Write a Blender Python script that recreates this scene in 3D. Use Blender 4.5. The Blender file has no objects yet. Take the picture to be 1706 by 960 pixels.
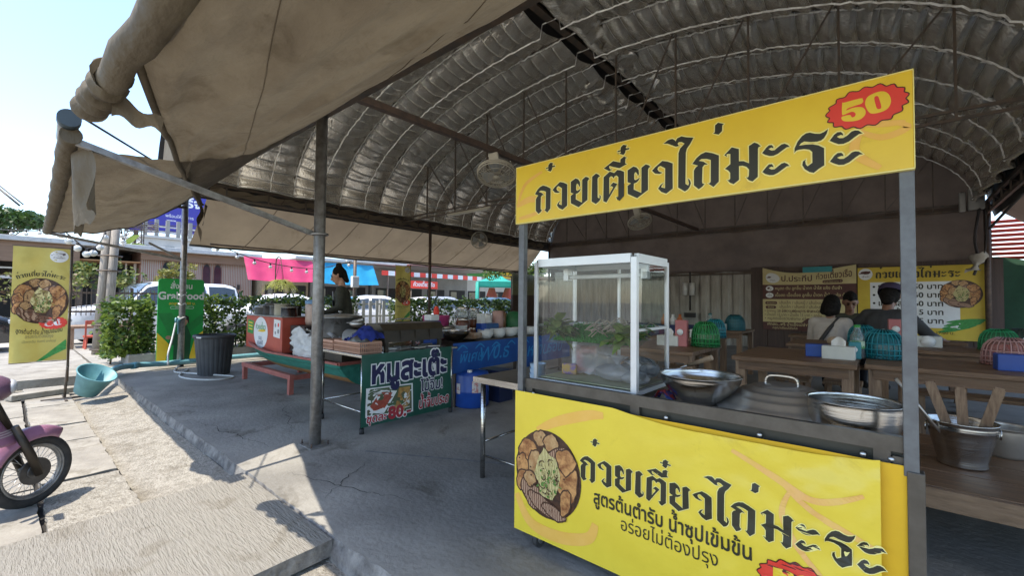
import bpy, bmesh, math, random
from math import sin, cos, pi, radians, sqrt, atan2
from mathutils import Vector as V, Matrix, noise
from mathutils.geometry import tessellate_polygon

S = bpy.context.scene
COL = S.collection
RND = random.Random(7)

# ------------------------------------------------------------------ camera
def set_camera():
    f, pitch, roll, yaw = 724.14, radians(1.652), radians(0.5213), radians(40.621)
    F = V((-sin(yaw) * cos(pitch), cos(yaw) * cos(pitch), sin(pitch)))
    Rt = V((cos(yaw), sin(yaw), 0))
    U = Rt.cross(F)
    R2 = Rt * cos(roll) + U * sin(roll)
    U2 = U * cos(roll) - Rt * sin(roll)
    cd = bpy.data.cameras.new('camera')
    cd.sensor_width = 36
    cd.lens = f * 36 / 1706
    cd.clip_start = 0.02
    cd.clip_end = 2000
    co = bpy.data.objects.new('camera', cd)
    COL.objects.link(co)
    m = Matrix.Identity(4)
    for i in range(3):
        m[i][0], m[i][1], m[i][2] = R2[i], U2[i], -F[i]
    m.translation = V((0, 0, 1.5))
    co.matrix_world = m
    S.camera = co
set_camera()

# ------------------------------------------------------------------ sky, sun, exposure
SUN_DIR = V((-0.06, -0.36, 0.95)).normalized()      # towards the sun
w = bpy.data.worlds.new('World')
S.world = w
w.use_nodes = True
nt = w.node_tree
sky = nt.nodes.new('ShaderNodeTexSky')
sky.sky_type = 'NISHITA'
sky.sun_disc = False
sky.sun_elevation = math.asin(SUN_DIR.z)
sky.sun_rotation = atan2(SUN_DIR.x, SUN_DIR.y)
sky.air_density = 1.0
sky.dust_density = 0.8
sky.ozone_density = 1.6
bg = nt.nodes['Background']
bg.inputs[1].default_value = 0.122
nt.links.new(sky.outputs[0], bg.inputs[0])
sl = bpy.data.lights.new('sun', 'SUN')
sl.energy = 2.0
sl.angle = radians(0.5)
sl.color = (1, 0.93, 0.82)
so = bpy.data.objects.new('sun', sl)
COL.objects.link(so)
so.rotation_euler = SUN_DIR.to_track_quat('Z', 'Y').to_euler()
so.location = (0, -10, 30)

S.view_settings.view_transform = 'Standard'
S.view_settings.look = 'None'
S.view_settings.exposure = 1.88
S.view_settings.gamma = 1
S.view_settings.use_curve_mapping = False
S.render.engine = 'CYCLES'
S.cycles.use_denoising = True
S.cycles.max_bounces = 8
S.cycles.diffuse_bounces = 4
S.cycles.glossy_bounces = 4
S.cycles.transparent_max_bounces = 12
S.cycles.caustics_reflective = False
S.cycles.caustics_refractive = False
S.cycles.sample_clamp_indirect = 6

# ------------------------------------------------------------------ materials
MATS = {}
def M(name, col, rough=0.7, metal=0.0, col2=None, scale=6.0, detail=5.0, bump=0.0, bscale=None, stretch=(1, 1, 1),
      trans=0.0, spec=0.5, thresh=(0.35, 0.65), kind='noise', coat=0.0, emit=None, estr=1.0, stain=None):
    """procedural material: base colour varied between col and col2 by a noise / voronoi / wave / brick pattern, optional bump"""
    if name in MATS:
        return MATS[name]
    m = bpy.data.materials.new(name)
    m.use_nodes = True
    n = m.node_tree
    p = n.nodes['Principled BSDF']
    p.inputs['Roughness'].default_value = rough
    p.inputs['Metallic'].default_value = metal
    p.inputs['Specular IOR Level'].default_value = spec
    p.inputs['Coat Weight'].default_value = coat
    if emit:
        p.inputs['Emission Color'].default_value = (*emit, 1)
        p.inputs['Emission Strength'].default_value = estr
    tc = n.nodes.new('ShaderNodeTexCoord')
    mp = n.nodes.new('ShaderNodeMapping')
    mp.inputs['Scale'].default_value = stretch
    n.links.new(tc.outputs['Object'], mp.inputs[0])
    c2 = col2 or tuple(c * 0.8 for c in col)
    if kind == 'brick':
        t = n.nodes.new('ShaderNodeTexBrick')
        t.inputs['Color1'].default_value = (*col, 1)
        t.inputs['Color2'].default_value = (*c2, 1)
        t.inputs['Mortar'].default_value = (0.35, 0.31, 0.27, 1)
        t.inputs['Scale'].default_value = scale
        n.links.new(mp.outputs[0], t.inputs[0])
        colout = t.outputs[0]
        fac = t.outputs[1]
    else:
        if kind == 'voronoi':
            t = n.nodes.new('ShaderNodeTexVoronoi')
            fac = t.outputs['Distance']
        elif kind == 'wave':
            t = n.nodes.new('ShaderNodeTexWave')
            t.inputs['Distortion'].default_value = 4
            t.inputs['Detail'].default_value = 3
            fac = t.outputs['Fac']
        else:
            t = n.nodes.new('ShaderNodeTexNoise')
            t.inputs['Detail'].default_value = detail
            t.inputs['Roughness'].default_value = 0.62
            fac = t.outputs['Fac']
        t.inputs['Scale'].default_value = scale
        n.links.new(mp.outputs[0], t.inputs[0])
        r = n.nodes.new('ShaderNodeValToRGB')
        r.color_ramp.elements[0].position = thresh[0]
        r.color_ramp.elements[1].position = thresh[1]
        r.color_ramp.elements[0].color = (*c2, 1)
        r.color_ramp.elements[1].color = (*col, 1)
        n.links.new(fac, r.inputs[0])
        colout = r.outputs[0]
    if stain:
        # blotches of old dirt: (scale, darkness, threshold)
        t3 = n.nodes.new('ShaderNodeTexNoise'); t3.inputs['Scale'].default_value = stain[0]; t3.inputs['Detail'].default_value = 9; t3.inputs['Roughness'].default_value = .7; t3.inputs['Distortion'].default_value = .6
        r3 = n.nodes.new('ShaderNodeValToRGB'); r3.color_ramp.elements[0].position = stain[2]; r3.color_ramp.elements[1].position = stain[2] + .09
        r3.color_ramp.elements[0].color = (1, 1, 1, 1); r3.color_ramp.elements[1].color = (stain[1], stain[1] * .97, stain[1] * .92, 1)
        n.links.new(tc.outputs['Object'], t3.inputs[0]); n.links.new(t3.outputs['Fac'], r3.inputs[0])
        mm = n.nodes.new('ShaderNodeMix'); mm.data_type = 'RGBA'; mm.blend_type = 'MULTIPLY'; mm.inputs[0].default_value = 1
        n.links.new(colout, mm.inputs[6]); n.links.new(r3.outputs[0], mm.inputs[7]); colout = mm.outputs[2]
    n.links.new(colout, p.inputs['Base Color'])
    if bump:
        b = n.nodes.new('ShaderNodeBump')
        b.inputs['Strength'].default_value = min(1, bump)
        b.inputs['Distance'].default_value = 0.02 * max(1, bump)
        if bscale:
            t2 = n.nodes.new('ShaderNodeTexNoise')
            t2.inputs['Scale'].default_value = bscale
            t2.inputs['Detail'].default_value = 6
            n.links.new(mp.outputs[0], t2.inputs[0])
            n.links.new(t2.outputs['Fac'], b.inputs['Height'])
        else:
            n.links.new(fac, b.inputs['Height'])
        n.links.new(b.outputs[0], p.inputs['Normal'])
    if trans:
        tr = n.nodes.new('ShaderNodeBsdfTranslucent')
        n.links.new(colout, tr.inputs[0])
        mx = n.nodes.new('ShaderNodeMixShader')
        mx.inputs[0].default_value = trans
        out = n.nodes['Material Output']
        n.links.new(p.outputs[0], mx.inputs[1])
        n.links.new(tr.outputs[0], mx.inputs[2])
        n.links.new(mx.outputs[0], out.inputs[0])
    MATS[name] = m
    return m

def glass(name, tint=(1, 1, 1), rough=0.0, fres=1.5, haze=0.0, film=(0.8, 0.8, 0.8)):
    """thin pane: transparent with a fresnel reflection and an optional film of dust"""
    if name in MATS:
        return MATS[name]
    m = bpy.data.materials.new(name)
    m.use_nodes = True
    n = m.node_tree
    n.nodes.remove(n.nodes['Principled BSDF'])
    t = n.nodes.new('ShaderNodeBsdfTransparent')
    t.inputs[0].default_value = (*tint, 1)
    g = n.nodes.new('ShaderNodeBsdfGlossy')
    g.inputs['Roughness'].default_value = rough
    f = n.nodes.new('ShaderNodeFresnel')
    f.inputs[0].default_value = fres
    mx = n.nodes.new('ShaderNodeMixShader')
    n.links.new(f.outputs[0], mx.inputs[0])
    n.links.new(t.outputs[0], mx.inputs[1])
    n.links.new(g.outputs[0], mx.inputs[2])
    last = mx
    if haze:
        d = n.nodes.new('ShaderNodeBsdfDiffuse')
        d.inputs[0].default_value = (*film, 1)
        m2 = n.nodes.new('ShaderNodeMixShader')
        m2.inputs[0].default_value = haze
        n.links.new(mx.outputs[0], m2.inputs[1])
        n.links.new(d.outputs[0], m2.inputs[2])
        last = m2
    n.links.new(last.outputs[0], n.nodes['Material Output'].inputs[0])
    MATS[name] = m
    return m

# ------------------------------------------------------------------ objects
ORG = {}
def thing(name, label, cat, loc=(0, 0, 0), group=None, kind=None):
    o = bpy.data.objects.new(name, None)
    o.empty_display_size = 0.1
    COL.objects.link(o)
    o.location = loc
    ORG[o.name] = V(loc)
    tag(o, label, cat, group, kind)
    return o

def tag(o, label=None, cat=None, group=None, kind=None):
    if label: o['label'] = label
    if cat: o['category'] = cat
    if group: o['group'] = group
    if kind: o['kind'] = kind
    return o

def dup(o, loc=None, rotz=None, label=None, parent=None):
    c = o.copy()
    COL.objects.link(c)
    if parent is not None:
        c.parent = parent
    if loc is not None:
        c.location = loc
    if rotz is not None:
        c.rotation_euler.z = rotz
    if label:
        c['label'] = label
    for ch in list(o.children):
        dup(ch, parent=c)
    return c

class MB:
    """collects geometry (world coordinates) for ONE mesh object"""
    def __init__(s):
        s.v = []; s.f = []; s.mi = []; s.sm = []; s.mat = 0; s.smooth = False; s.step = 0
    def add(s, vs, fs):
        b = len(s.v)
        s.v += [V(q) for q in vs]
        for f in fs:
            s.f.append([b + i for i in f]); s.mi.append(s.mat); s.sm.append(s.smooth)
    def box(s, c, d, rot=None, bev=0.0):
        """box at centre c of size d; rot = Matrix or z angle; bev = chamfer"""
        bm = bmesh.new()
        bmesh.ops.create_cube(bm, size=1)
        for q in bm.verts:
            q.co = V((q.co.x * d[0], q.co.y * d[1], q.co.z * d[2]))
        if bev:
            bmesh.ops.bevel(bm, geom=list(bm.edges), offset=bev, segments=2, affect='EDGES', profile=0.5)
        mt = Matrix.Identity(3)
        if rot is not None:
            mt = rot if isinstance(rot, Matrix) else Matrix.Rotation(rot, 3, 'Z')
        bm.verts.index_update()
        s.add([V(c) + mt @ q.co for q in bm.verts], [[q.index for q in f.verts] for f in bm.faces])
        bm.free()
        return s
    def span(s, a, b, bev=0.0):
        a = V(a); b = V(b)
        return s.box((a + b) / 2, [abs(x) for x in (b - a)], bev=bev)
    def bar(s, p0, p1, w_, h, up=(0, 0, 1)):
        p0 = V(p0); p1 = V(p1); d = p1 - p0; L = d.length; x = d.normalized()
        y = V(up).cross(x)
        if y.length < 1e-4: y = V((0, 1, 0)).cross(x)
        y.normalize(); z = x.cross(y)
        m = Matrix((x, y, z)).transposed()
        return s.box((p0 + p1) / 2, (L, w_, h), rot=m)
    def tube(s, pts, r, n=8, caps=True, closed=False):
        """tube along a polyline; r number or list"""
        pts = [V(p) for p in pts]
        m = len(pts)
        rr = r if isinstance(r, (list, tuple)) else [r] * m
        old = s.smooth; s.smooth = True
        ref = None; vs = []
        for i, p in enumerate(pts):
            if closed: t = pts[(i + 1) % m] - pts[i - 1]
            elif i == 0: t = pts[1] - p
            elif i == m - 1: t = p - pts[i - 1]
            else: t = pts[i + 1] - pts[i - 1]
            t.normalize()
            if ref is None:
                ref = t.orthogonal().normalized()
            ref = (ref - t * ref.dot(t))
            if ref.length < 1e-5: ref = t.orthogonal()
            ref.normalize()
            b = t.cross(ref)
            for k in range(n):
                a = 2 * pi * k / n
                vs.append(p + (ref * cos(a) + b * sin(a)) * rr[i])
        fs = []
        for i in range(m if closed else m - 1):
            for k in range(n):
                i2 = (i + 1) % m
                fs.append([i * n + k, i * n + (k + 1) % n, i2 * n + (k + 1) % n, i2 * n + k])
        s.add(vs, fs)
        s.smooth = False
        if caps and not closed:
            s.add([vs[k] for k in range(n)], [list(range(n))[::-1]])
            s.add([vs[(m - 1) * n + k] for k in range(n)], [list(range(n))])
        s.smooth = old
        return s
    def cyl(s, p0, p1, r0, r1=None, n=20):
        return s.tube([p0, p1], [r0, r0 if r1 is None else r1], n)
    def lathe(s, c, prof, n=32, axis=(0, 0, 1), sq=None):
        """revolve (r, h) profile round axis at c; sq = y squash"""
        c = V(c); ax = V(axis).normalized()
        q = V((0, 0, 1)).rotation_difference(ax)
        old = s.smooth; s.smooth = True
        vs = []
        for (r, h) in prof:
            for k in range(n):
                a = 2 * pi * k / n
                vs.append(c + q @ V((r * cos(a), r * sin(a) * (sq or 1), h)))
        fs = []
        for i in range(len(prof) - 1):
            for k in range(n):
                fs.append([i * n + k, i * n + (k + 1) % n, (i + 1) * n + (k + 1) % n, (i + 1) * n + k])
        s.add(vs, fs)
        s.smooth = old
        return s
    def grid(s, fn, nu, nv, smooth=True):
        vs = [fn(i / nu, j / nv) for j in range(nv + 1) for i in range(nu + 1)]
        fs = [[j * (nu + 1) + i, j * (nu + 1) + i + 1, (j + 1) * (nu + 1) + i + 1, (j + 1) * (nu + 1) + i]
              for j in range(nv) for i in range(nu)]
        old = s.smooth; s.smooth = smooth
        s.add(vs, fs); s.smooth = old
        return s
    def poly(s, loops, fn):
        """fill 2-D loops (first outer, rest holes) mapped to 3-D by fn(u, v)"""
        l3 = [[V((p[0], p[1], 0)) for p in lp] for lp in loops]
        tris = tessellate_polygon(l3)
        flat = [p for lp in loops for p in lp]
        fs = []
        flat = [tuple(p) for p in flat]
        ix = {p: i for i, p in enumerate(flat)}
        for t in tris:
            todo = [tuple(flat[i] for i in t)]
            while todo:
                a, b, c = todo.pop()
                ar = (b[0] - a[0]) * (c[1] - a[1]) - (b[1] - a[1]) * (c[0] - a[0])
                if abs(ar) < 1e-12: continue
                if s.step:
                    # split the longest edge so a print follows the bulges of its cloth
                    e = [((p[0] - q[0]) ** 2 + (p[1] - q[1]) ** 2, k) for k, (p, q) in enumerate(((a, b), (b, c), (c, a)))]
                    L, k = max(e)
                    if L > s.step ** 2:
                        a, b, c = ((a, b, c), (b, c, a), (c, a, b))[k]
                        m = ((a[0] + b[0]) / 2, (a[1] + b[1]) / 2)
                        todo += [(a, m, c), (m, b, c)]
                        continue
                for p in (a, b, c):
                    if p not in ix: ix[p] = len(flat); flat.append(p)
                f = [ix[a], ix[b], ix[c]]
                fs.append(f if ar > 0 else f[::-1])
        s.add([fn(p[0], p[1]) for p in flat], fs)
        return s
    def prism(s, pts, fn, t0, t1):
        """closed outline extruded: fn(u, v, t)"""
        n = len(pts)
        l3 = [[V((p[0], p[1], 0)) for p in pts]]
        tris = tessellate_polygon(l3)
        vs = [fn(p[0], p[1], t0) for p in pts] + [fn(p[0], p[1], t1) for p in pts]
        fs = [list(t) for t in tris] + [[n + i for i in t][::-1] for t in tris]
        fs += [[i, (i + 1) % n, n + (i + 1) % n, n + i] for i in range(n)]
        s.add(vs, fs)
        return s
    def ball(s, c, r, nu=14, nv=8, sc=(1, 1, 1)):
        c = V(c)
        old = s.smooth; s.smooth = True
        vs = []; fs = []
        for j in range(nv + 1):
            th = pi * j / nv
            for i in range(nu):
                a = 2 * pi * i / nu
                vs.append(c + V((r * sc[0] * sin(th) * cos(a), r * sc[1] * sin(th) * sin(a), r * sc[2] * cos(th))))
        for j in range(nv):
            for i in range(nu):
                fs.append([j * nu + i, (j + 1) * nu + i, (j + 1) * nu + (i + 1) % nu, j * nu + (i + 1) % nu])
        s.add(vs, fs); s.smooth = old
        return s
    def xf(s, m):
        s.v = [m @ q for q in s.v]
        return s
    def build(s, name, mats, parent=None, solid=0.0, fixn=True, label=None):
        me = bpy.data.meshes.new(name)
        org = V((0, 0, 0))
        if parent is not None:
            org = ORG.get(parent.name, org)
        elif s.v:
            lo = V((min(q.x for q in s.v), min(q.y for q in s.v), min(q.z for q in s.v)))
            hi = V((max(q.x for q in s.v), max(q.y for q in s.v), max(q.z for q in s.v)))
            org = (lo + hi) / 2; org.z = lo.z
        me.from_pydata([q - org for q in s.v], [], s.f)
        if not isinstance(mats, (list, tuple)): mats = [mats]
        for m in mats: me.materials.append(m)
        me.polygons.foreach_set('material_index', s.mi)
        me.polygons.foreach_set('use_smooth', s.sm)
        if fixn:
            bm = bmesh.new(); bm.from_mesh(me)
            bmesh.ops.remove_doubles(bm, verts=bm.verts, dist=1e-6)
            bmesh.ops.recalc_face_normals(bm, faces=bm.faces)
            bm.to_mesh(me); bm.free()
        me.update()
        o = bpy.data.objects.new(name, me)
        COL.objects.link(o)
        if parent is not None:
            o.parent = parent
            ORG[o.name] = org
        else:
            o.location = org
            ORG[o.name] = org
        if solid:
            md = o.modifiers.new('thickness', 'SOLIDIFY'); md.thickness = solid; md.offset = 0
        if label: o['label'] = label
        return o

def structure(o):
    o['kind'] = 'structure'
    return o
def fbm(x, y=0.0, z=0.0, o=4):
    return noise.fractal(V((x, y, z)), 1.0, 2.0, o)
def lerp(a, b, t):
    return V(a) * (1 - t) + V(b) * t
def catmull(pts, k=4, closed=True):
    n = len(pts); out = []
    for i in range(n if closed else n - 1):
        p0, p1, p2, p3 = (pts[(i + d) % n] if closed else pts[min(max(i + d, 0), n - 1)] for d in (-1, 0, 1, 2))
        for j in range(k):
            t = j / k
            out.append(tuple(0.5 * (2 * b + (c - a) * t + (2 * a - 5 * b + 4 * c - d) * t * t + (3 * b - a - 3 * c + d) * t ** 3)
                             for a, b, c, d in zip(p0, p1, p2, p3)))
    return out

# ------------------------------------------------------------------ lettering
GC = {}
def _loops(body, res=3):
    cu = bpy.data.curves.new('txt', 'FONT')
    cu.body = body; cu.size = 1; cu.fill_mode = 'NONE' if False else 'BOTH'
    cu.resolution_u = res
    ob = bpy.data.objects.new('txt', cu)
    COL.objects.link(ob)
    cu.dimensions = '2D'
    cu.fill_mode = 'NONE'
    bpy.context.view_layer.update()
    me = bpy.data.meshes.new_from_object(ob.evaluated_get(bpy.context.evaluated_depsgraph_get()))
    nxt = {}
    adj = {}
    for e in me.edges:
        a, b = e.vertices
        adj.setdefault(a, []).append(b); adj.setdefault(b, []).append(a)
    seen = set(); out = []
    for s0 in range(len(me.vertices)):
        if s0 in seen or s0 not in adj: continue
        lp = [s0]; seen.add(s0); cur = s0
        while True:
            nx = [q for q in adj[cur] if q not in seen]
            if not nx: break
            cur = min(nx) if len(lp) == 1 else nx[0]
            seen.add(cur); lp.append(cur)
        out.append([(me.vertices[i].co.x, me.vertices[i].co.y) for i in lp])
    bpy.data.objects.remove(ob); bpy.data.curves.remove(cu); bpy.data.meshes.remove(me)
    return [l for l in out if len(l) > 2]
def _area(l):
    return 0.5 * sum(l[i - 1][0] * l[i][1] - l[i][0] * l[i - 1][1] for i in range(len(l)))
UPPER = set('ิีึืั็ํ')
TONE = set('่้๊๋์')
LOWER = set('ุู')
def glyph(ch):
    if ch in GC: return GC[ch]
    if '|' not in GC: GC['|'] = None; GC['|'] = (_loops('|'), 0.3)
    if ch == ' ':
        GC[ch] = ([], 0.28); return GC[ch]
    if ch in UPPER or ch in TONE or ch in LOWER:
        b, adv = glyph('ก')
        l = _loops('ก' + ch)[len(b):]
        GC[ch] = ([[(x - adv, y) for x, y in q] for q in l], 0.0)
        return GC[ch]
    l = _loops(ch + '|')
    bar = GC['|'][0][0]
    k = max(range(len(l)), key=lambda i: min(p[0] for p in l[i]))
    adv = min(p[0] for p in l[k]) - min(p[0] for p in bar)
    del l[k]
    GC[ch] = (l, adv)
    return GC[ch]
def layout(s):
    """list of glyph loop sets positioned on a baseline, total width"""
    s = s.replace('ำ', 'ํา')
    out = []; x = 0; prev_up = False
    for i, ch in enumerate(s):
        l, adv = glyph(ch)
        dy = 0
        if ch in UPPER: prev_up = True
        elif ch in TONE:
            if prev_up or (i + 1 < len(s) and s[i + 1] == 'ํ'): dy = 0.2
        else: prev_up = False
        dx = 0
        out.append([[(px + x + dx, py + dy) for px, py in q] for q in l])
        x += adv
    return out, x
def _grow(l, d):
    n = len(l); out = []
    sg = 1 if _area(l) > 0 else -1
    for i in range(n):
        a = V(l[i - 1]); b = V(l[i]); c = V(l[(i + 1) % n])
        e1 = (b - a); e2 = (c - b)
        if e1.length < 1e-9 or e2.length < 1e-9:
            out.append(tuple(b)); continue
        e1.normalize(); e2.normalize()
        nn = V((e1.y + e2.y, -(e1.x + e2.x)))
        if nn.length < 1e-6: nn = V((e1.y, -e1.x))
        nn.normalize()
        out.append((b.x + nn.x * d, b.y + nn.y * d))
    return out
def put_glyphs(mb, sets, fn, bold=0.0):
    lift = 0
    for loops in sets:
        if not loops: continue
        outer_sign = 1 if _area(max(loops, key=lambda q: abs(_area(q)))) > 0 else -1
        outs = [q for q in loops if _area(q) * outer_sign > 0]
        holes = [q for q in loops if _area(q) * outer_sign <= 0]
        for o in outs:
            xs = [p[0] for p in o]; ys = [p[1] for p in o]
            hs = [h for h in holes if min(xs) <= h[0][0] <= max(xs) and min(ys) <= h[0][1] <= max(ys)]
            if bold:
                lo = [_grow(o, bold * outer_sign)] + [_grow(h, bold * outer_sign) for h in hs]
            else:
                lo = [o] + hs
            lift = (lift + 1) % 7
            mb.poly(lo, lambda u, v, k=lift: fn(u, v, k * 0.00012))
def text(mb, s, fn, x, y, size, bold=0.0, align='L', wide=1.0, shear=0.0, maxw=None):
    """fn(u, v, lift) -> 3-D point on the sign face; x, y baseline start in face units"""
    sets, wd = layout(s)
    if maxw and wd * size * wide > maxw: wide *= maxw / (wd * size * wide)
    x0 = x - (wd * size * wide * {'L': 0, 'C': 0.5, 'R': 1}[align])
    put_glyphs(mb, sets, lambda u, v, k: fn(x0 + (u + v * shear) * size * wide, y + v * size, k), bold)
    return wd * size * wide
def face(o, u, v, out):
    """flat sign face: origin, unit vectors; lift along outward normal"""
    o = V(o); u = V(u); v = V(v); nn = V(out)
    return lambda a, b, k=0.0: o + u * a + v * b + nn * (0.0015 + k)
# ================================================================== THE SETTING
m_pave = M('sunlit concrete', (0.34, 0.315, 0.27), 0.9, stain=(.8, .72, .55), col2=(0.215, 0.2, 0.17), scale=1.3, detail=9, bump=0.5, bscale=30)
m_slab = M('slab concrete', (0.33, 0.305, 0.26), 0.9, stain=(3, .7, .54), col2=(0.22, 0.2, 0.17), scale=2.6, detail=10, bump=0.5, bscale=22)
m_grav = M('exposed aggregate concrete', (0.345, 0.318, 0.27), 0.95, col2=(0.215, 0.195, 0.16), scale=17, detail=12, bump=1.2, bscale=50, thresh=(0.34, 0.6), stain=(2.2, .75, .54))
m_floor = M('worn grey floor concrete', (0.335, 0.315, 0.275), 0.7, col2=(0.21, 0.198, 0.175), scale=0.9, thresh=(.4, .62), detail=14, stain=(1.7, .62, .57), bump=0.35, bscale=24, spec=0.35)
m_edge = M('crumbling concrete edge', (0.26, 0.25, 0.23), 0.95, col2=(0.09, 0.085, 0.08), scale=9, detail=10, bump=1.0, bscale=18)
m_ramp = M('raked concrete', (0.31, 0.285, 0.24), 0.95, col2=(0.27, 0.248, 0.21), scale=2.4, detail=12, bump=1.4, stretch=(5, 34, 1), thresh=(0.38, 0.6), stain=(2.6, .8, .55))
m_gap = M('wet drain dirt', (0.03, 0.027, 0.024), 0.95)
m_asph = M('bleached car park', (0.40, 0.375, 0.33), 0.9, col2=(0.28, 0.265, 0.235), scale=0.5, detail=8, bump=0.2, bscale=30)

def rough_slab(mb, x0, x1, y0, y1, z0, z1, n=10, amp=0.012, seed=0.0, tilt=0.0):
    """concrete slab with chipped edges"""
    pts = []
    for i in range(n): pts.append((x0 + (x1 - x0) * i / n, y0))
    for i in range(n): pts.append((x1, y0 + (y1 - y0) * i / n))
    for i in range(n): pts.append((x1 - (x1 - x0) * i / n, y1))
    for i in range(n): pts.append((x0, y1 - (y1 - y0) * i / n))
    pts = [(a + amp * fbm(a * 9 + seed, b * 9), b + amp * fbm(a * 9, b * 9 + 5 + seed)) for a, b in pts]
    mb.prism(pts, lambda u, v, t: V((u, v, t + (tilt * (u - x0) if t == z1 else 0))), z0, z1)

mb = MB()
mb.grid(lambda u, v: V((-400 + 800 * u, -400 + 800 * v, -0.17)), 8, 8)
structure(mb.build('ground', m_pave))
mb = MB(); mb.grid(lambda u, v: V((-60 + 44.5 * u, -40 + 90 * v, -0.165)), 2, 2)
structure(mb.build('car_park', m_asph))
# raised floor of the shed, with a crumbling front edge
mb = MB()
NE = 220
def edge_y(x): return 1.4 + 0.018 * fbm(x * 2.3, 1.7) + 0.012 * fbm(x * 9, 4.2)
xs = [-11.3 + 20.3 * i / NE for i in range(NE + 1)]
mb.mat = 0
mb.add([V((x, edge_y(x), 0)) for x in xs] + [V((x, 1.7, 0.0)) for x in xs] + [V((x, 20, 0.0)) for x in xs],
       [[j * (NE + 1) + i, j * (NE + 1) + i + 1, (j + 1) * (NE + 1) + i + 1, (j + 1) * (NE + 1) + i] for j in range(2) for i in range(NE)])
mb.mat = 1
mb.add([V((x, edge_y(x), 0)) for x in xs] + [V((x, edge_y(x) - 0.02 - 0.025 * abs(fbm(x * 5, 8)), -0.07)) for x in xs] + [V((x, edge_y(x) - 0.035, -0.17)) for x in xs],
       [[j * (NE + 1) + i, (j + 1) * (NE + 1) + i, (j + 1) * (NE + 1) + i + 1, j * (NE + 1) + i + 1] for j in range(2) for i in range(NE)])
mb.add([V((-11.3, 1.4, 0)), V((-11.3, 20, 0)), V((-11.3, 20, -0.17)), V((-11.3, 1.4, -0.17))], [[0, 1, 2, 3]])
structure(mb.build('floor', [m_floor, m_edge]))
# wide patch of concrete between the shed floor and the planting on the left
mb = MB(); mb.span((-19.5, 1.35, -0.16), (-11.32, 18, -0.03))
structure(mb.build('side_pavement', m_pave))
# sloping apron of exposed aggregate
mb = MB()
mb.grid(lambda u, v: V((-11.3 + 7.3 * u, 0.755 + 0.615 * v + 0.008 * fbm(u * 60), -0.158 + 0.06 * v + 0.006 * fbm(u * 40, v * 6))), 90, 8)
structure(mb.build('gravel_apron', m_grav))
mb = MB()
mb.grid(lambda u, v: V((-2.7 + 9 * u, 0.5 + 0.87 * v, -0.162 + 0.03 * v + 0.006 * fbm(u * 40, v * 6))), 60, 6)
structure(mb.build('rubble_apron', m_grav))
# raked ramp slab up to the floor
mb = MB()
NR = 16
def ramp_pt(u, v, z):
    x0 = -4.22 + 0.06 * v; x1 = -2.64 - 0.02 * v
    x = x0 + (x1 - x0) * u; y = 1.375 - 2.6 * v
    if u in (0, 1): x += 0.012 * fbm(y * 6, u * 3)
    return V((x, y, z - 0.105 * v - 0.004))
mb.grid(lambda u, v: ramp_pt(u, v, 0), NR, 20, smooth=False)
nb = len(mb.v)
mb.mat = 1
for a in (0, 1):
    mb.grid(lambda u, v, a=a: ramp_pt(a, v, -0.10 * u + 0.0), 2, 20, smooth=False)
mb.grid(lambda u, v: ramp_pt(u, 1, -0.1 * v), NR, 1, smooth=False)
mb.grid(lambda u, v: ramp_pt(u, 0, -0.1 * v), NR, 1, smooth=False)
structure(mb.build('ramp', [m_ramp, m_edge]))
# drain bed and the loose slabs over it
mb = MB(); mb.grid(lambda u, v: V((-11.4 + 9 * u, -0.9 + 1.66 * v, -0.166)), 1, 1)
structure(mb.build('drain', m_gap))
joints = [-4.32, -5.48, -6.92, -7.86, -9.33, -10.3, -11.3]
for i in range(len(joints) - 1):
    mb = MB()
    rough_slab(mb, joints[i + 1] + 0.03, joints[i] - 0.03, 0.245, 0.735, -0.165, -0.118 + 0.012 * (i % 2), n=14, amp=0.018, seed=i * 3.1, tilt=0.006 * (-1) ** i)
    o = mb.build('drain_slab', m_slab if i else m_grav)
    tag(o, ['cracked pebbly concrete slab beside the raked ramp, nearest of the slab row',
            'smooth pale slab right of the scooter wheel, second in the row from the ramp',
            'long pale slab in the middle of the row behind the scooter wheel',
            'narrow pale slab in the row, two before the flag banner foot',
            'pale slab in the row just in front of the flag banner foot',
            'slab in the row lying under the foot of the flag banner'][i], 'slab', 'concrete slabs over the drain')
jj = [-2.9, -4.02, -5.45, -7.1, -8.8, -10.4]
for i in range(len(jj) - 1):
    mb = MB()
    rough_slab(mb, jj[i + 1] + 0.02, jj[i] - 0.02, -0.86, 0.205, -0.165, -0.125, n=14, amp=0.015, seed=40 + i)
    o = mb.build('drain_slab', m_slab)
    tag(o, ['brownish wide slab at the lower left corner by the ramp',
            'wide slab under the scooter front wheel',
            'wide slab left of the scooter wheel',
            'wide slab behind the scooter beyond its handlebars',
            'farthest wide slab of the outer row by the flag banner'][i], 'slab', 'wide outer slabs')
# raised pavement and a loose kerb block further left
mb = MB(); rough_slab(mb, -17.5, -11.6, -4, 1.28, -0.165, 0.0, n=20, amp=0.02, seed=9)
structure(mb.build('pavement', m_slab))
mb = MB(); mb.box((-10.35, 0.42, -0.07), (0.22, 0.75, 0.09), rot=0.35, bev=0.012)
tag(mb.build('kerb_block', m_slab), 'loose concrete kerb block lying beside the flag banner foot', 'kerb block')
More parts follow.
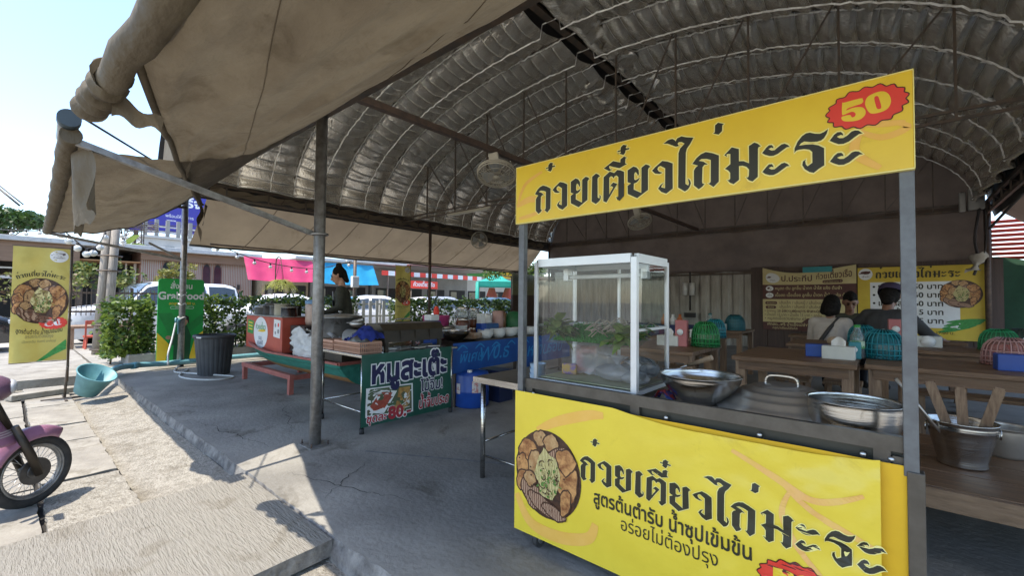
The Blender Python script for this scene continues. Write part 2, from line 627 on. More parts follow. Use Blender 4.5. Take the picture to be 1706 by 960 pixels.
# cracks in the floor near its broken edge
mb = MB()
for (x, y, a, L, s_) in ((-3.9, 1.62, .3, 1.3, 1), (-6.3, 1.55, .15, 1.6, 2), (-3.2, 1.6, 2.2, .8, 3), (-2.4, 3.2, 1.2, 1.1, 4), (-6.5, 2.6, -.3, 1.5, 5)):
    N = 40; pts = []
    for i in range(N + 1):
        t = i / N * L; o_ = .07 * fbm(t * 4, s_ * 7.0) + .02 * fbm(t * 22, s_)
        pts.append(V((x + t * cos(a) - o_ * sin(a), y + t * sin(a) + o_ * cos(a), .004)))
    w_ = [.0045 * (1 - abs(2 * i / N - 1)) * (.5 + abs(fbm(i * .9, s_))) + .0008 for i in range(N + 1)]
    mb.add([p + V((-sin(a), cos(a), 0)) * k * w_[i] for i, p in enumerate(pts) for k in (-1, 1)], [[2 * i, 2 * i + 1, 2 * i + 3, 2 * i + 2] for i in range(N)])
structure(mb.build('floor_crack', m_gap))
# two pale cement seams on the floor
mb = MB()
for (a, b, w_) in (((-3.9, 2.35), (-1.95, 3.4), 0.018), ):
    a = V((*a, 0)); b = V((*b, 0)); d = (b - a); nn = V((-d.y, d.x, 0)).normalized()
    N = 30
    mb.add([a + d * (i / N) + nn * (s * w_ * (0.7 + 0.8 * abs(fbm(i * 0.7, s)))) + V((0, 0, 0.004)) for i in range(N + 1) for s in (-1, 1)],
           [[2 * i, 2 * i + 1, 2 * i + 3, 2 * i + 2] for i in range(N)])
structure(mb.build('floor_seam', M('cement smear', (0.24, 0.24, 0.235), 0.9, col2=(0.14, 0.14, 0.14), scale=12)))

# ================================================================== THE SHED
m_foil = M('crinkled foil insulation', (0.95, 0.90, 0.80), 0.26, 0.82, col2=(0.74, 0.68, 0.58), scale=2.2, detail=8, bump=0.8, bscale=13, stretch=(1, 2.4, 1))
m_steel = M('dark painted steel', (0.075, 0.065, 0.055), 0.55, 0.3, col2=(0.13, 0.09, 0.06), scale=9)
m_galv = M('galvanised pipe', (0.34, 0.34, 0.33), 0.45, 0.6, col2=(0.2, 0.19, 0.18), scale=14, detail=8)
m_rust = M('brown pipe', (0.13, 0.085, 0.06), 0.6, 0.2, col2=(0.07, 0.05, 0.04), scale=12)
m_brown = M('brown tarpaulin', (0.15, 0.105, 0.075), 0.75, col2=(0.105, 0.073, 0.053), scale=1.4, bump=0.3, bscale=4, trans=0.18)
m_tan = M('tan awning canvas', (0.165, 0.134, 0.088), 0.8, col2=(0.115, 0.09, 0.058), scale=1.3, detail=12, stain=(2.2, .75, .56), bump=2.0, bscale=4.5, stretch=(1, 2.0, 1), trans=0.2)
m_tan2 = M('tan side tarpaulin', (0.25, 0.195, 0.128), 0.8, stain=(1.5, .8, .55), col2=(0.195, 0.15, 0.1), scale=0.9, detail=9, bump=0.25, bscale=6, trans=0.26)
m_hem = M('dark hem', (0.05, 0.045, 0.042), 0.8)

CX, AX, Z0, RZ = -4.85, 6.85, 4.12, 2.85
Y0, Y1 = 2.2, 16.3
def vault(th, y, off=0.0):
    """point on the vault; off = inward"""
    p = V((CX + AX * cos(th), y, Z0 + RZ * sin(th)))
    n = V((cos(th) / AX, 0, sin(th) / RZ)).normalized()
    return p - n * off
def vz(x):
    u = max(-1, min(1, (x - CX) / AX))
    return Z0 + RZ * sqrt(1 - u * u)
shed = thing('market_shed', 'barrel roofed open shed lined with crinkled silver foil insulation', 'shed', (CX, 9, 0))

RIBS = 11
# arc-length table
NT = 400
tab = [0.0]
for i in range(NT):
    tab.append(tab[-1] + (vault(pi * (i + 1) / NT, 0) - vault(pi * i / NT, 0)).length)
def th_at(s):
    t = s * tab[-1]
    for i in range(NT):
        if tab[i + 1] >= t:
            return pi * (i + (t - tab[i]) / (tab[i + 1] - tab[i])) / NT
    return pi
ROWGLINT = []
def foil(s0, s1, rows, flip):
    nu = rows * 8; nv = RIBS * 14
    ths = [th_at(s0 + (s1 - s0) * i / nu) for i in range(nu + 1)]
    def fn(u, v):
        i = round(u * nu)
        r = u * rows; k = math.floor(r); fr = r - k
        yb = v * RIBS; bk = math.floor(min(yb, RIBS - 1e-6)); bf = yb - bk
        y = Y0 + 0.06 + (Y1 - Y0 - 0.1) * v
        j1 = 0.75 + 0.5 * abs(fbm(k * 1.7, bk * 2.3, flip))
        half = abs(sin(2 * pi * bf)) ** 0.5
        fq = 1 - fr if flip else fr
        pil = ((fq / .875) ** .75 if fq <= .875 else (1 - fq) / .125) * (0.35 + 0.65 * abs(sin(pi * bf)) ** 0.5)
        asym = 0.7 + 0.6 * fr if flip else 1.3 - 0.6 * fr
        off = 0.15 * pil * j1 * (0.78 + 0.22 * half) + 0.13 * abs(sin(pi * bf)) ** 0.8
        off += 0.05 * fbm(u * 9, v * 9, 3) + 0.016 * fbm(u * 60, v * 42, 7)
        if flip == 0 and u > 0.995 or flip == 1 and u < 0.005:
            off += 0.12 * abs(fbm(v * 14, 3.3)) + 0.05
        return vault(ths[i], y, off + 0.02)
    mb.grid(fn, nu, nv)
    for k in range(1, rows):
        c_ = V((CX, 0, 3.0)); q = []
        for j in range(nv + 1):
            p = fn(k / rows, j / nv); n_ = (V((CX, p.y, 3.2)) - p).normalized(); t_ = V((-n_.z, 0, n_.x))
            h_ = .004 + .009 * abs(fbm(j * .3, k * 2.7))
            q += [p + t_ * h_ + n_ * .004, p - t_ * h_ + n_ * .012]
        ROWGLINT.append((q, nv))
mb = MB(); foil(0.0, 0.487, 26, 1)
mb.build('foil_lining', m_foil, shed, label='right half of the silver foil lining')
mb = MB(); foil(0.513, 1.0, 27, 0)
mb.build('foil_lining', m_foil, shed, label='left half of the silver foil lining')
# loose folds hanging along the ridge
mb = MB()
def fold(y0, y1, side):
    mb.grid(lambda u, v: vault(pi / 2 + side * (0.035 + 0.12 * v * (0.6 + 0.6 * abs(fbm(u * 7, side)))), y0 + (y1 - y0) * u,
                               0.12 + 0.22 * sin(pi * v) * (0.5 + abs(fbm(u * 9 + y0, 2))) + 0.05 * fbm(u * 25, v * 9)), 60, 8)
fold(3.0, 7.6, -1); fold(7.8, 12.2, -1); fold(2.6, 6.0, 1); fold(9.0, 12.5, 1)
mb.build('loose_foil', m_foil, shed, label='torn foil folds sagging along the ridge')
mb = MB()
mb.grid(lambda u, v: vault(pi * u, Y0 - 0.16 + (Y1 - Y0 + 0.5) * v, -0.08), 60, 3)
for x, s_ in ((-11.78, -1), (2.08, 1)): mb.grid(lambda u, v: V((x + s_ * .1 * v, Y0 - .1 + (Y1 - Y0 + .4) * u, 4.14 - .36 * v)), 10, 1)
mb.build('roof_cover', m_hem, shed)
# ribs over the foil seams: thin rods
for r in range(1, RIBS):
    mb = MB(); y = Y0 + 0.06 + (Y1 - Y0 - 0.1) * r / RIBS
    mb.tube([vault(th_at(i / 60), y, 0.03) for i in range(61)], 0.016, 6)
    mb.build('roof_rib', m_steel, shed)
# pale strips painting the light caught on foil creases, along ribs and rows
m_glint = M('pale foil glint', (0.95, 0.93, 0.88), 0.35, 0.35, col2=(0.5, 0.47, 0.42), scale=7, detail=8, thresh=(.35, .6), bump=1, bscale=40)
for q, nv in ROWGLINT:
    mb = MB(); mb.add(q, [[2 * j, 2 * j + 1, 2 * j + 3, 2 * j + 2] for j in range(nv)]); mb.build('row_glint', m_glint, shed)
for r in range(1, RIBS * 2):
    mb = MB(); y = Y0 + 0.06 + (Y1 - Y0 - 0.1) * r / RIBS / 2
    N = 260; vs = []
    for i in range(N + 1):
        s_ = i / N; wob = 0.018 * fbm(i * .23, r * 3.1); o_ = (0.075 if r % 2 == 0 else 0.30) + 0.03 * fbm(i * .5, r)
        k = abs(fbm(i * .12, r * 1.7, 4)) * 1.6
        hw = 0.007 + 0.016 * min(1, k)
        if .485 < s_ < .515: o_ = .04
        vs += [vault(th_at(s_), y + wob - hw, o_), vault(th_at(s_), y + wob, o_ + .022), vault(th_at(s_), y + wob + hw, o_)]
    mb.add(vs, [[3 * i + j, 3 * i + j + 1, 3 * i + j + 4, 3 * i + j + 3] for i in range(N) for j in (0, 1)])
    if r % 2 == 0: mb.build('seam_glint', m_glint, shed)
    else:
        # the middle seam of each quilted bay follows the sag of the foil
        mb.build('seam_glint', m_glint, shed)
# ridge and quarter purlins
for th, y0, y1 in ((pi / 2, Y0, Y1),):
    mb = MB(); mb.bar(vault(th, y0, 0.03), vault(th, y1, 0.03), 0.16, 0.05); mb.build('ridge_beam', m_steel, shed)
# trusses across the span
def truss(y, z, dz, step, name, rod=0.016, x0=-11.7, x1=2.0, top=True):
    mb = MB()
    mb.bar((x0, y, z), (x1, y, z), 0.04, 0.04); mb.bar((x0, y, z - dz), (x1, y, z - dz), 0.04, 0.04)
    n = int((x1 - x0) / step)
    for i in range(1, n):
        x = x0 + (x1 - x0) * i / n
        zt = vz(x) - 0.06
        mb.bar((x, y, z - dz), (x, y, zt), rod * 2, rod * 2, up=(0, 1, 0))
        xn = x0 + (x1 - x0) * ((i - 1) if i <= n / 2 else (i + 1)) / n
        if zt > z + 0.3:
            mb.bar((x, y, z), (xn, y, vz(xn) - 0.08), rod * 1.5, rod * 1.5, up=(0, 1, 0))
    mb.build(name, m_steel, shed)
truss(8.22, 4.1, 0.12, 1.15, 'truss')
truss(16.22, 4.12, 0.16, 0.95, 'truss', rod=0.012)
truss(2.16, 3.75, 0.3, 1.4, 'truss')
# beam along the middle, eave trusses
mb = MB(); mb.bar((-5.1, 2.2, 4.08), (-5.1, 16.2, 4.12), 0.09, 0.09); mb.build('middle_beam', m_rust, shed)
for x in (-11.7, 2.0):
    mb = MB()
    mb.bar((x, 2.2, 4.12), (x, 16.3, 4.12), 0.07, 0.07); mb.bar((x, 2.2, 3.83), (x, 16.3, 3.83), 0.05, 0.05)
    for i in range(16):
        y = 2.4 + i * 0.92
        mb.bar((x, y, 3.83), (x, y, 4.1), 0.03, 0.03, up=(0, 1, 0)); mb.bar((x, y, 3.85), (x, y + 0.9, 4.1), 0.015, 0.015)
    mb.build('eave_truss', m_steel, shed)
mb = MB(); mb.bar((-11.75, 2.14, 3.45), (8, 2.14, 3.45), 0.07, 0.07); mb.bar((-11.75, 2.57, 3.5), (-11.75, 2.1, 3.47), 0.05, 0.05); mb.build('front_beam', m_steel, shed)
mb = MB()
mb.cyl((-11.62, 3.0, 2.72), (-11.62, 15.9, 2.72), 0.02); mb.build('side_pipe', m_rust, shed)
# posts
mb = MB(); mb.cyl((-4.45, 2.11, 0.012), (-4.45, 2.11, 3.44), 0.056, n=20); p = mb.build('post', m_galv, shed, label='grey galvanised round post bolted to the floor')
mb = MB(); mb.box((-4.45, 2.11, 0.006), (0.26, 0.22, 0.012), bev=0.003)
mb.build('base_plate', m_galv, p)
for sx in (-1, 1):
    for sy in (-1, 1):
        mb = MB(); mb.cyl((-4.45 + sx * 0.105, 2.11 + sy * 0.085, 0.012), (-4.45 + sx * 0.105, 2.11 + sy * 0.085, 0.05), 0.008, n=8); mb.build('bolt', m_rust, p)
mb = MB(); mb.cyl((-11.85, 2.57, -0.03), (-11.85, 2.57, 3.72), 0.06); p = mb.build('post', m_galv, shed, label='grey round corner post with wire ties')
for z in (1.05, 1.35, 1.55):
    mb = MB(); mb.tube([(-11.85 + 0.07 * cos(a) , 2.57 + 0.07 * sin(a), z + 0.02 * sin(3 * a)) for a in [k * pi / 6 for k in range(12)]], 0.012, 6, closed=True)
    mb.build('wire_tie', M('white plastic', (0.75, 0.75, 0.72), 0.5), p)
for (x, y, r) in ((-11.7, 9.35, 0.05), (-11.7, 16.25, 0.05), (2.0, 16.25, 0.06)):
    mb = MB(); mb.cyl((x, y, 0), (x, y, 4.12), r, n=12); mb.build('post', m_rust, shed)
# gable and back tarpaulins
mb = MB()
def gable(y, z0, sgn=1):
    n = 60
    for i in range(n):
        a, b = (CX - AX + 2 * AX * (i + k) / n for k in (0, 1))
        mb.add([V((a, y + 0.03 * sin(a * 3), z0)), V((b, y + 0.03 * sin(b * 3), z0)), V((b, y + 0.03 * sin(b * 2), max(z0 + 0.01, vz(b) + 0.05))), V((a, y + 0.03 * sin(a * 2), max(z0 + 0.01, vz(a) + 0.05)))], [[0, 1, 2, 3]])
mb.smooth = True
gable(16.42, 3.95); mb.build('gable_tarp', m_brown, shed)
mb = MB(); mb.smooth = True; gable(2.08, 3.5); mb.build('gable_tarp', M('unseen front fill tarpaulin', (.72, .66, .55), .8, col2=(.64, .57, .46), trans=.8), shed)  # unseen front gable, added to block sun; pale and translucent for fill light
mb = MB()
mb.grid(lambda u, v: V((-11.8 + 13.9 * u, 16.4 + 0.05 * sin(u * 40 + v * 2) + 0.04 * fbm(u * 12, v * 3) + 0.12 * v * (0.5 + 0.5 * fbm(u * 5, 9)), 4.1 - 1.55 * v + 0.03 * sin(u * 60) * v)), 140, 12)
mb.build('back_tarp', m_brown, shed)
# side tarpaulin stretched out from the left eave
mb = MB()
def side_tarp(u, v):
    y = 3.0 + 12.9 * u
    sag = 0.10 * sin(pi * v) * (0.6 + 0.4 * abs(sin(pi * u * 7)))
    x = -11.70 - 1.65 * v * (1 - 0.28 * (u > 0.97) * (u - 0.97) / 0.03)
    z = 4.05 - 1.21 * v - sag + 0.02 * fbm(u * 30, v * 4) + 0.025 * sin(u * 150) * (1 - v) ** 4
    if u < 0.04: z -= 0.0
    return V((x, y, z - 0.03 * sin(pi * u * 7) * v * 0.3))
mb.grid(side_tarp, 150, 14)
tp = mb.build('side_tarp', m_tan2, shed)
mb = MB(); mb.tube([side_tarp(i / 60, 1.0) for i in range(61)], 0.035, 8); mb.build('hem', m_hem, tp)
for k in range(1, 11):
    mb = MB(); mb.tube([side_tarp(min(1, k / 11 + 0.035 * (1 - j / 8)), j / 8) + V((0.0, 0, -0.006)) for j in range(9)], 0.008, 4); mb.build('seam', M('seam stitching', (0.12, 0.09, 0.065), 0.9), tp)
# right side tarpaulin
mb = MB()
mb.grid(lambda u, v: V((2.05 + 1.5 * v, 3 + 13.2 * u, 4.0 - 0.95 * v - 0.12 * sin(pi * v) + 0.03 * fbm(u * 20, v * 4))), 60, 8)
mb.build('side_tarp', m_brown, shed)
# junction boxes and cables at the right corner post
mb = MB(); mb.box((1.8, 16.05, 4.2), (0.3, 0.15, 0.55), bev=0.02); mb.box((1.55, 16.05, 4.15), (0.12, 0.12, 0.5), bev=0.02)
mb.build('junction_box', M('grey plastic', (0.42, 0.4, 0.36), 0.6), shed)
mb = MB()
mb.tube(catmull([(1.85, 16.0, 3.95), (1.75, 15.95, 3.2), (1.8, 15.95, 2.6), (1.7, 15.9, 2.2)], 5, False), 0.03, 6)
mb.tube(catmull([(1.95, 16.0, 3.95), (1.95, 15.95, 3.2), (1.9, 15.9, 2.7)], 5, False), 0.02, 6)
mb.tube(catmull([(2.0, 15.9, 3.4), (2.05, 12, 3.7), (2.1, 8, 3.9), (2.1, 3, 3.95)], 6, False), 0.03, 6)
mb.build('cable', m_hem, shed)
mb = MB()
mb.grid(lambda u, v: V((1.80 + (0.10 + 0.07 * sin(7 * v) + .05 * fbm(u * 5, v * 5)) * cos(2 * pi * u) - .12 * v * v, 15.85 + 0.1 * sin(2 * pi * u), 2.78 - 0.42 * v + 0.10 * fbm(u * 4, v * 4))), 16, 8)
mb.build('knotted_cloth', M('pale rag', (0.4, 0.36, 0.3), 0.9), shed)

# ------------------------------------------------------------------ back wall (sheet metal, board panels)
m_corr = M('corrugated metal sheet', (0.33, 0.31, 0.27), 0.5, 0.4, col2=(0.22, 0.2, 0.17), scale=2.0, stretch=(3, 3, 0.5))
m_dk = M('dark board', (0.085, 0.05, 0.036), 0.6, col2=(0.055, 0.034, 0.026), scale=3, stretch=(6, 6, 0.4))
bw = thing('back_wall', 'back wall of pale corrugated sheet and dark brown boards behind the dining tables', 'wall', (-4, 16.5, 0))
mb = MB(); mb.smooth = False
n = 150
pr_ = []
for i in range(n + 1):
    x = -12.6 + 9.15 * i / n
    pr_.append((x, 16.52 + (0.03 if i % 6 in (1, 2) else 0.0)))
mb.add([V((x, y, 0)) for x, y in pr_] + [V((x, y, 2.65)) for x, y in pr_], [[i, i + 1, n + 2 + i, n + 1 + i] for i in range(n)])
mb.build('metal_sheet', m_corr, bw)
mb = MB()
for k in range(12):
    mb.span((-3.42 + k * 0.47, 16.44, 0.0), (-2.965 + k * 0.47, 16.5, 2.68))
mb.span((-3.45, 16.51, 0.0), (2.3, 16.53, 2.7)); mb.build('board_panel', m_dk, bw)
mb = MB(); mb.bar((-12.6, 16.46, 2.5), (-3.4, 16.46, 2.5), 0.05, 0.06); mb.build('rail', m_steel, bw)
mb = MB(); mb.span((-12.72, 14.75, 0), (-12.65, 16.5, 2.6)); mb.build('return_panel', m_dk, bw)
# right side: red blinds and a green net
for k in range(2):
    mb = MB()
    x0, y0 = (2.75, 16.9) if k == 0 else (4.2, 16.2)
    for i in range(9):
        mb.box((x0, y0, 2.72 + i * 0.12), (1.3, 0.03, 0.085), rot=Matrix.Rotation(0.5, 3, 'X'))
    tag(mb.build('slatted_blind', M('red slats', (0.42, 0.06, 0.04), 0.6)), ['red slatted blind beyond the right corner post', 'red slatted blind nearer the viewer at the right edge'][k], 'blind', 'red blinds on the right')
mb = MB()
mb.grid(lambda u, v: V((2.12 + 3.2 * u, 16.55 + 0.08 * sin(u * 14 + v * 3), 2.72 - 2.7 * v + 0.05 * fbm(u * 8, v * 8) - .12 * sin(pi * u) * (1 - v))), 30, 16)
tag(mb.build('green_net', M('dark green net', (0.02, 0.07, 0.035), 0.8)), 'dark green net draped at the right edge of the back wall', 'net')

# ================================================================== FRONT AWNINGS
def tube_pt(x):
    """the roller pipe along the front"""
    if x < -4.4:
        t = (x + 11.7) / 7.3
        return V((x, 0.47 - 0.205 * t, 2.70 - 0.07 * t - 0.10 * sin(pi * t)))
    return V((x, 0.265 + 0.045 * (x + 4.4), 2.63))
aw1 = thing('canvas_awning', 'large tan canvas awning overhead in the foreground with a thick rolled edge', 'awning', (-1, 1, 2.6), 'front awnings')
def canvas1(u, v):
    e = 1 - u
    xt = -2.6 + 8.6 * u; xb = -10.3 + 16.3 * u
    T = tube_pt(xt); B = V((xb, 2.12 + 0.4 * max(0, (-xb - 9) / 1.3), 3.44 - 0.12 * max(0, (-xb - 8.5) / 1.8)))
    p = lerp(T, B, v)
    p.z -= 0.22 * sin(pi * v) * (0.55 + 0.45 * min(1, u * 5))
    # drawn folds running from the tied left corner
    a = v * 9 + 2.5 * u
    p.z += 0.05 * fbm(u * 4 + v * 2.0, v * 9, 1.3) + 0.022 * sin(a * 4 + 3 * fbm(u * 5, v * 3)) * sin(pi * v) * (1 - .5 * u)
    p.z += 0.03 * abs(fbm(u * 9 + v * 5, v * 6 - u * 3, 4.7)) * sin(pi * v)
    p.z += 0.006 * fbm(u * 60, v * 18, 5)
    if u < 0.02: p.z += 0.01
    return p
mb = MB(); mb.grid(canvas1, 150, 40)
cv = mb.build('canvas', m_tan, aw1)
for uu in (.2, .42, .66):
    mb = MB(); mb.tube([canvas1(uu, j / 30) - V((0, 0, .004)) for j in range(31)], .003, 5); mb.build('seam', M('canvas seam', (.13, .1, .065), .9), cv)
mb = MB(); mb.tube([canvas1(0, j / 24) for j in range(25)], 0.022, 8); mb.build('rolled_hem', m_tan, cv)
mb = MB()
pts = [tube_pt(-3.25 + 9.2 * i / 60) + V((0, 0, 0)) for i in range(61)]
mb.tube([p + V((0, 0.008 * sin(i * 1.3), 0.006 * sin(i * 2.1))) for i, p in enumerate(pts)], [0.064 + 0.010 * min(1, i / 8) + 0.004 * sin(i * 1.7) for i in range(61)], 18)
mb.build('rolled_canvas', m_tan, aw1)
# wrinkled wrapping round the joint of the two pipes, with a loose flap
mb = MB()
def wrap(u, v):
    x = -3.62 + 0.62 * v
    r = 0.074 + 0.014 * sin(v * 26 + 2 * sin(2 * pi * u)) + 0.014 * fbm(u * 4, v * 6)
    return tube_pt(x) + V((0.05 * sin(2 * pi * u), r * cos(2 * pi * u), r * sin(2 * pi * u)))
mb.grid(wrap, 28, 30)
mb.grid(lambda u, v: tube_pt(-3.25 + 0.12 * v * u) + V((0.05 * u, 0.04 + 0.20 * u, -0.06 - 0.09 * u + (v - 0.5) * 0.13 * (1 - u * 0.75) + 0.02 * sin(u * 9 + v * 6))), 12, 8)
mb.build('wrapping', m_tan, aw1)
# torn corner hanging at the post
mb = MB()
mb.grid(lambda u, v: V((-10.35 - 0.15 * u, 2.50 + 0.12 * (u - 0.5) * (1 - 0.8 * v) + 0.04 * sin(v * 8), 3.36 - (0.55 + 0.25 * u) * v)), 8, 12)
mb.grid(lambda u, v: V((-10.3 - 0.2 * u, 2.6 + 0.10 * (u - 0.5) * (1 - 0.7 * v) - 0.05 * v, 3.38 - 0.42 * v)), 8, 10)
mb.build('torn_corner', m_tan, aw1)
mb = MB(); mb.bar((-4.5, 2.05, 2.18), (-4.35, 0.30, 2.60), 0.045, 0.045)
mb.tube([(-4.45 + 0.075 * cos(a), 2.11 + 0.075 * sin(a), 2.17) for a in [k * pi / 8 for k in range(16)]], 0.014, 6, closed=True)
mb.build('arm', m_galv, aw1)

aw2 = thing('canvas_awning', 'smaller tan canvas awning on the far left with a drooping torn end', 'awning', (-8, 1, 2.6), 'front awnings')
def canvas2(u, v):
    xt = -11.65 + 7.1 * u; xb = -11.75 + 6.4 * u
    T = tube_pt(xt); B = V((xb, 2.55 - 0.4 * u, 3.62 - 0.2 * u))
    p = lerp(T, B, v)
    p.z -= 0.26 * sin(pi * v) * (1 - 0.25 * u) + 0.02 * sin(v * 26 + u * 4) * sin(pi * v)
    p.z += 0.03 * fbm(u * 7, v * 9, 8.1)
    return p
mb = MB(); mb.grid(canvas2, 80, 36); cv = mb.build('canvas', m_tan, aw2)
mb = MB(); mb.tube([canvas2(0, j / 24) for j in range(25)], 0.02, 8); mb.build('rolled_hem', m_hem, cv)
mb = MB()
pts = [tube_pt(-11.9 + 7.6 * i / 40) for i in range(41)]
mb.tube(pts, [0.058 + 0.005 * sin(i * 1.9) for i in range(41)], 14)
mb.build('rolled_canvas', m_tan, aw2)
mb = MB(); e = tube_pt(-4.42)
mb.cyl(e + V((-0.2, 0, 0.05)), e + V((0.12, -0.01, 0.09)), 0.055); mb.mat = 1; mb.cyl(e + V((0.121, -0.01, 0.09)), e + V((0.19, -0.012, 0.098)), 0.062)
mb.build('pipe_end', [m_galv, M('blue grey cap', (0.035, 0.055, 0.065), 0.6)], aw2)
mb = MB()
def drape(u, v):
    q = tube_pt(-5.3 + 0.95 * u)
    return q + V((0.03 * sin(v * 7), 0.07 + 0.05 * sin(u * 7 + v * 3) + 0.05 * v, -0.05 - (0.42 + 0.12 * (1 - u) + 0.06 * fbm(u * 8, 2)) * v))
mb.grid(drape, 24, 20); mb.build('loose_end', m_tan, aw2)
mb = MB(); mb.bar((-11.85, 2.55, 2.34), (-11.75, 0.45, 2.68), 0.05, 0.05); mb.bar((-11.85, 2.55, 2.34), (-11.85, 1.95, 2.66), 0.04, 0.04)
mb.build('arm', m_galv, aw2)
mb = MB(); mb.tube([tube_pt(-4.0) + V((0, 0, 0.06)), canvas1(0, 0.45)], 0.008, 6)
tag(mb.build('stay_rope', m_hem), 'thin rope stretched from the awning pipe to the canvas edge', 'rope')
# lettering of the noodle stall sign, outlines in millimetres from the left end of the baseline
WORD = [[(0,116),(20,141),(39,154),(61,160),(89,149),(118,132),(117,12),(94,-10),(71,11),(79,11),(82,18),(83,118),(64,127),(42,131),(29,125),(50,117),(70,100),(55,101),(46,91),(44,23),(46,14),(55,11),(45,0),(29,-10),(7,12),(7,82),(15,96),(26,103)],[(101,278),(116,289),(137,280),(130,274),(130,267),(150,265),(147,257),(129,257),(126,244),(116,234),(93,246),(101,252),(99,257),(82,257),(83,264),(99,264)],[(132,121),(146,134),(185,160),(212,151),(236,137),(236,13),(204,-7),(179,6),(163,25),(177,43),(192,50),(181,36),(179,29),(198,21),(199,120),(175,137),(164,133),(160,123),(167,110),(186,101),(171,97),(148,103)],[(260,148),(292,162),(309,154),(321,138),(323,117),(317,106),(314,118),(307,129),(301,129),(297,121),(297,94),(304,88),(315,92),(328,98),(320,83),(309,75),(295,72),(294,41),(335,17),(336,147),(359,160),(374,153),(385,142),(376,140),(371,131),(371,27),(313,-7),(261,23),(260,66),(279,76),(260,85)],[(400,152),(424,166),(438,158),(450,145),(440,143),(434,134),(435,32),(445,23),(447,34),(446,45),(454,35),(454,23),(447,11),(424,-4),(397,14)],[(471,137),(508,161),(534,148),(552,161),(572,155),(591,144),(591,16),(566,-7),(553,1),(544,18),(552,15),(558,19),(558,122),(548,132),(537,130),(530,119),(524,130),(515,134),(505,127),(505,37),(528,72),(519,80),(512,77),(513,85),(528,98),(552,87),(488,-5),(469,6)],[(472,185),(528,214),(569,198),(570,214),(591,226),(607,215),(599,214),(597,188),(607,182),(565,168),(530,181),(506,192),(504,183),(510,173),(524,169),(504,164)],[(572,278),(587,289),(608,280),(601,274),(601,267),(621,265),(618,257),(600,257),(597,244),(587,234),(564,246),(572,252),(570,257),(553,257),(554,264),(570,264)],[(611,148),(643,162),(660,154),(672,138),(674,117),(668,106),(665,118),(658,129),(652,129),(648,121),(648,94),(655,88),(666,92),(679,98),(671,83),(660,75),(646,72),(645,41),(686,17),(687,147),(710,160),(725,153),(736,142),(727,140),(722,131),(722,27),(664,-7),(612,23),(611,66),(630,76),(611,85)],[(743,121),(757,134),(796,160),(823,151),(847,137),(847,13),(815,-7),(790,6),(774,25),(788,43),(803,50),(792,36),(790,29),(809,21),(810,120),(786,137),(775,133),(771,123),(778,110),(797,101),(782,97),(759,103)],[(801,245),(825,258),(845,259),(857,250),(861,243),(869,256),(889,261),(912,251),(946,241),(931,215),(915,195),(910,177),(908,26),(921,16),(924,25),(919,50),(928,42),(933,26),(928,9),(919,-3),(905,-10),(873,14),(875,181),(883,203),(904,222),(890,233),(877,235),(871,229),(875,220),(885,217),(863,216),(841,229),(823,240)],[(940,116),(960,141),(979,154),(1001,160),(1029,149),(1058,132),(1057,12),(1034,-10),(1011,11),(1019,11),(1022,18),(1023,118),(1004,127),(982,131),(969,125),(990,117),(1010,100),(995,101),(986,91),(984,23),(986,14),(995,11),(985,0),(969,-10),(947,12),(947,82),(955,96),(966,103)],[(1034,239),(1041,243),(1042,275),(1055,284),(1080,272),(1073,267),(1072,241),(1057,228)],[(1081,128),(1112,157),(1141,143),(1141,88),(1159,85),(1181,71),(1181,147),(1202,158),(1215,150),(1227,136),(1219,134),(1216,127),(1215,5),(1194,-12),(1180,-4),(1169,11),(1177,9),(1180,16),(1181,43),(1171,57),(1156,65),(1141,66),(1141,5),(1119,-11),(1105,-3),(1093,12),(1101,11),(1105,16),(1105,43),(1097,55),(1083,65),(1106,82),(1106,128),(1098,130),(1091,130),(1090,125),(1094,117)],[(1232,105),(1248,125),(1258,133),(1268,132),(1274,123),(1274,116),(1267,121),(1256,117),(1267,108),(1278,107),(1292,118),(1304,126),(1315,127),(1326,119),(1333,109),(1323,110),(1308,101),(1290,89),(1274,84),(1260,86),(1243,95)],[(1232,23),(1248,42),(1257,51),(1268,50),(1273,41),(1274,35),(1266,39),(1256,35),(1266,27),(1278,26),(1292,37),(1303,45),(1314,47),(1325,39),(1332,29),(1322,30),(1307,20),(1289,8),(1273,2),(1259,4),(1243,12)],[(1349,80),(1350,99),(1361,125),(1376,144),(1390,152),(1403,152),(1420,143),(1436,139),(1450,143),(1463,152),(1458,134),(1449,118),(1440,111),(1427,109),(1404,113),(1383,120),(1372,115),(1366,107),(1388,106),(1411,102),(1431,93),(1449,78),(1449,9),(1432,-1),(1414,-15),(1400,-9),(1384,6),(1376,24),(1378,39),(1389,46),(1386,39),(1388,24),(1394,16),(1410,27),(1410,71),(1401,82),(1383,89),(1364,90),(1355,88)],[(1467,103),(1482,124),(1492,131),(1503,130),(1509,121),(1510,114),(1503,118),(1490,114),(1498,106),(1510,104),(1523,111),(1536,123),(1546,125),(1556,122),(1569,108),(1558,108),(1546,100),(1527,86),(1510,81),(1495,83),(1480,93)],[(1467,20),(1482,41),(1492,49),(1503,48),(1509,40),(1510,33),(1503,35),(1490,31),(1498,24),(1510,22),(1523,30),(1536,42),(1546,44),(1556,41),(1569,28),(1558,28),(1546,20),(1527,5),(1510,-1),(1495,1),(1480,10)]]
FIVE = [(1508,240),(1514,242),(1564,244),(1570,239),(1572,230),(1568,224),(1562,222),(1526,217),(1521,209),(1539,214),(1558,212),(1571,206),(1578,192),(1577,177),(1566,165),(1550,161),(1529,164),(1512,170),(1505,181),(1508,189),(1531,189),(1535,182),(1539,177),(1546,179),(1549,187),(1545,195),(1537,200),(1523,197),(1512,194),(1507,199)]
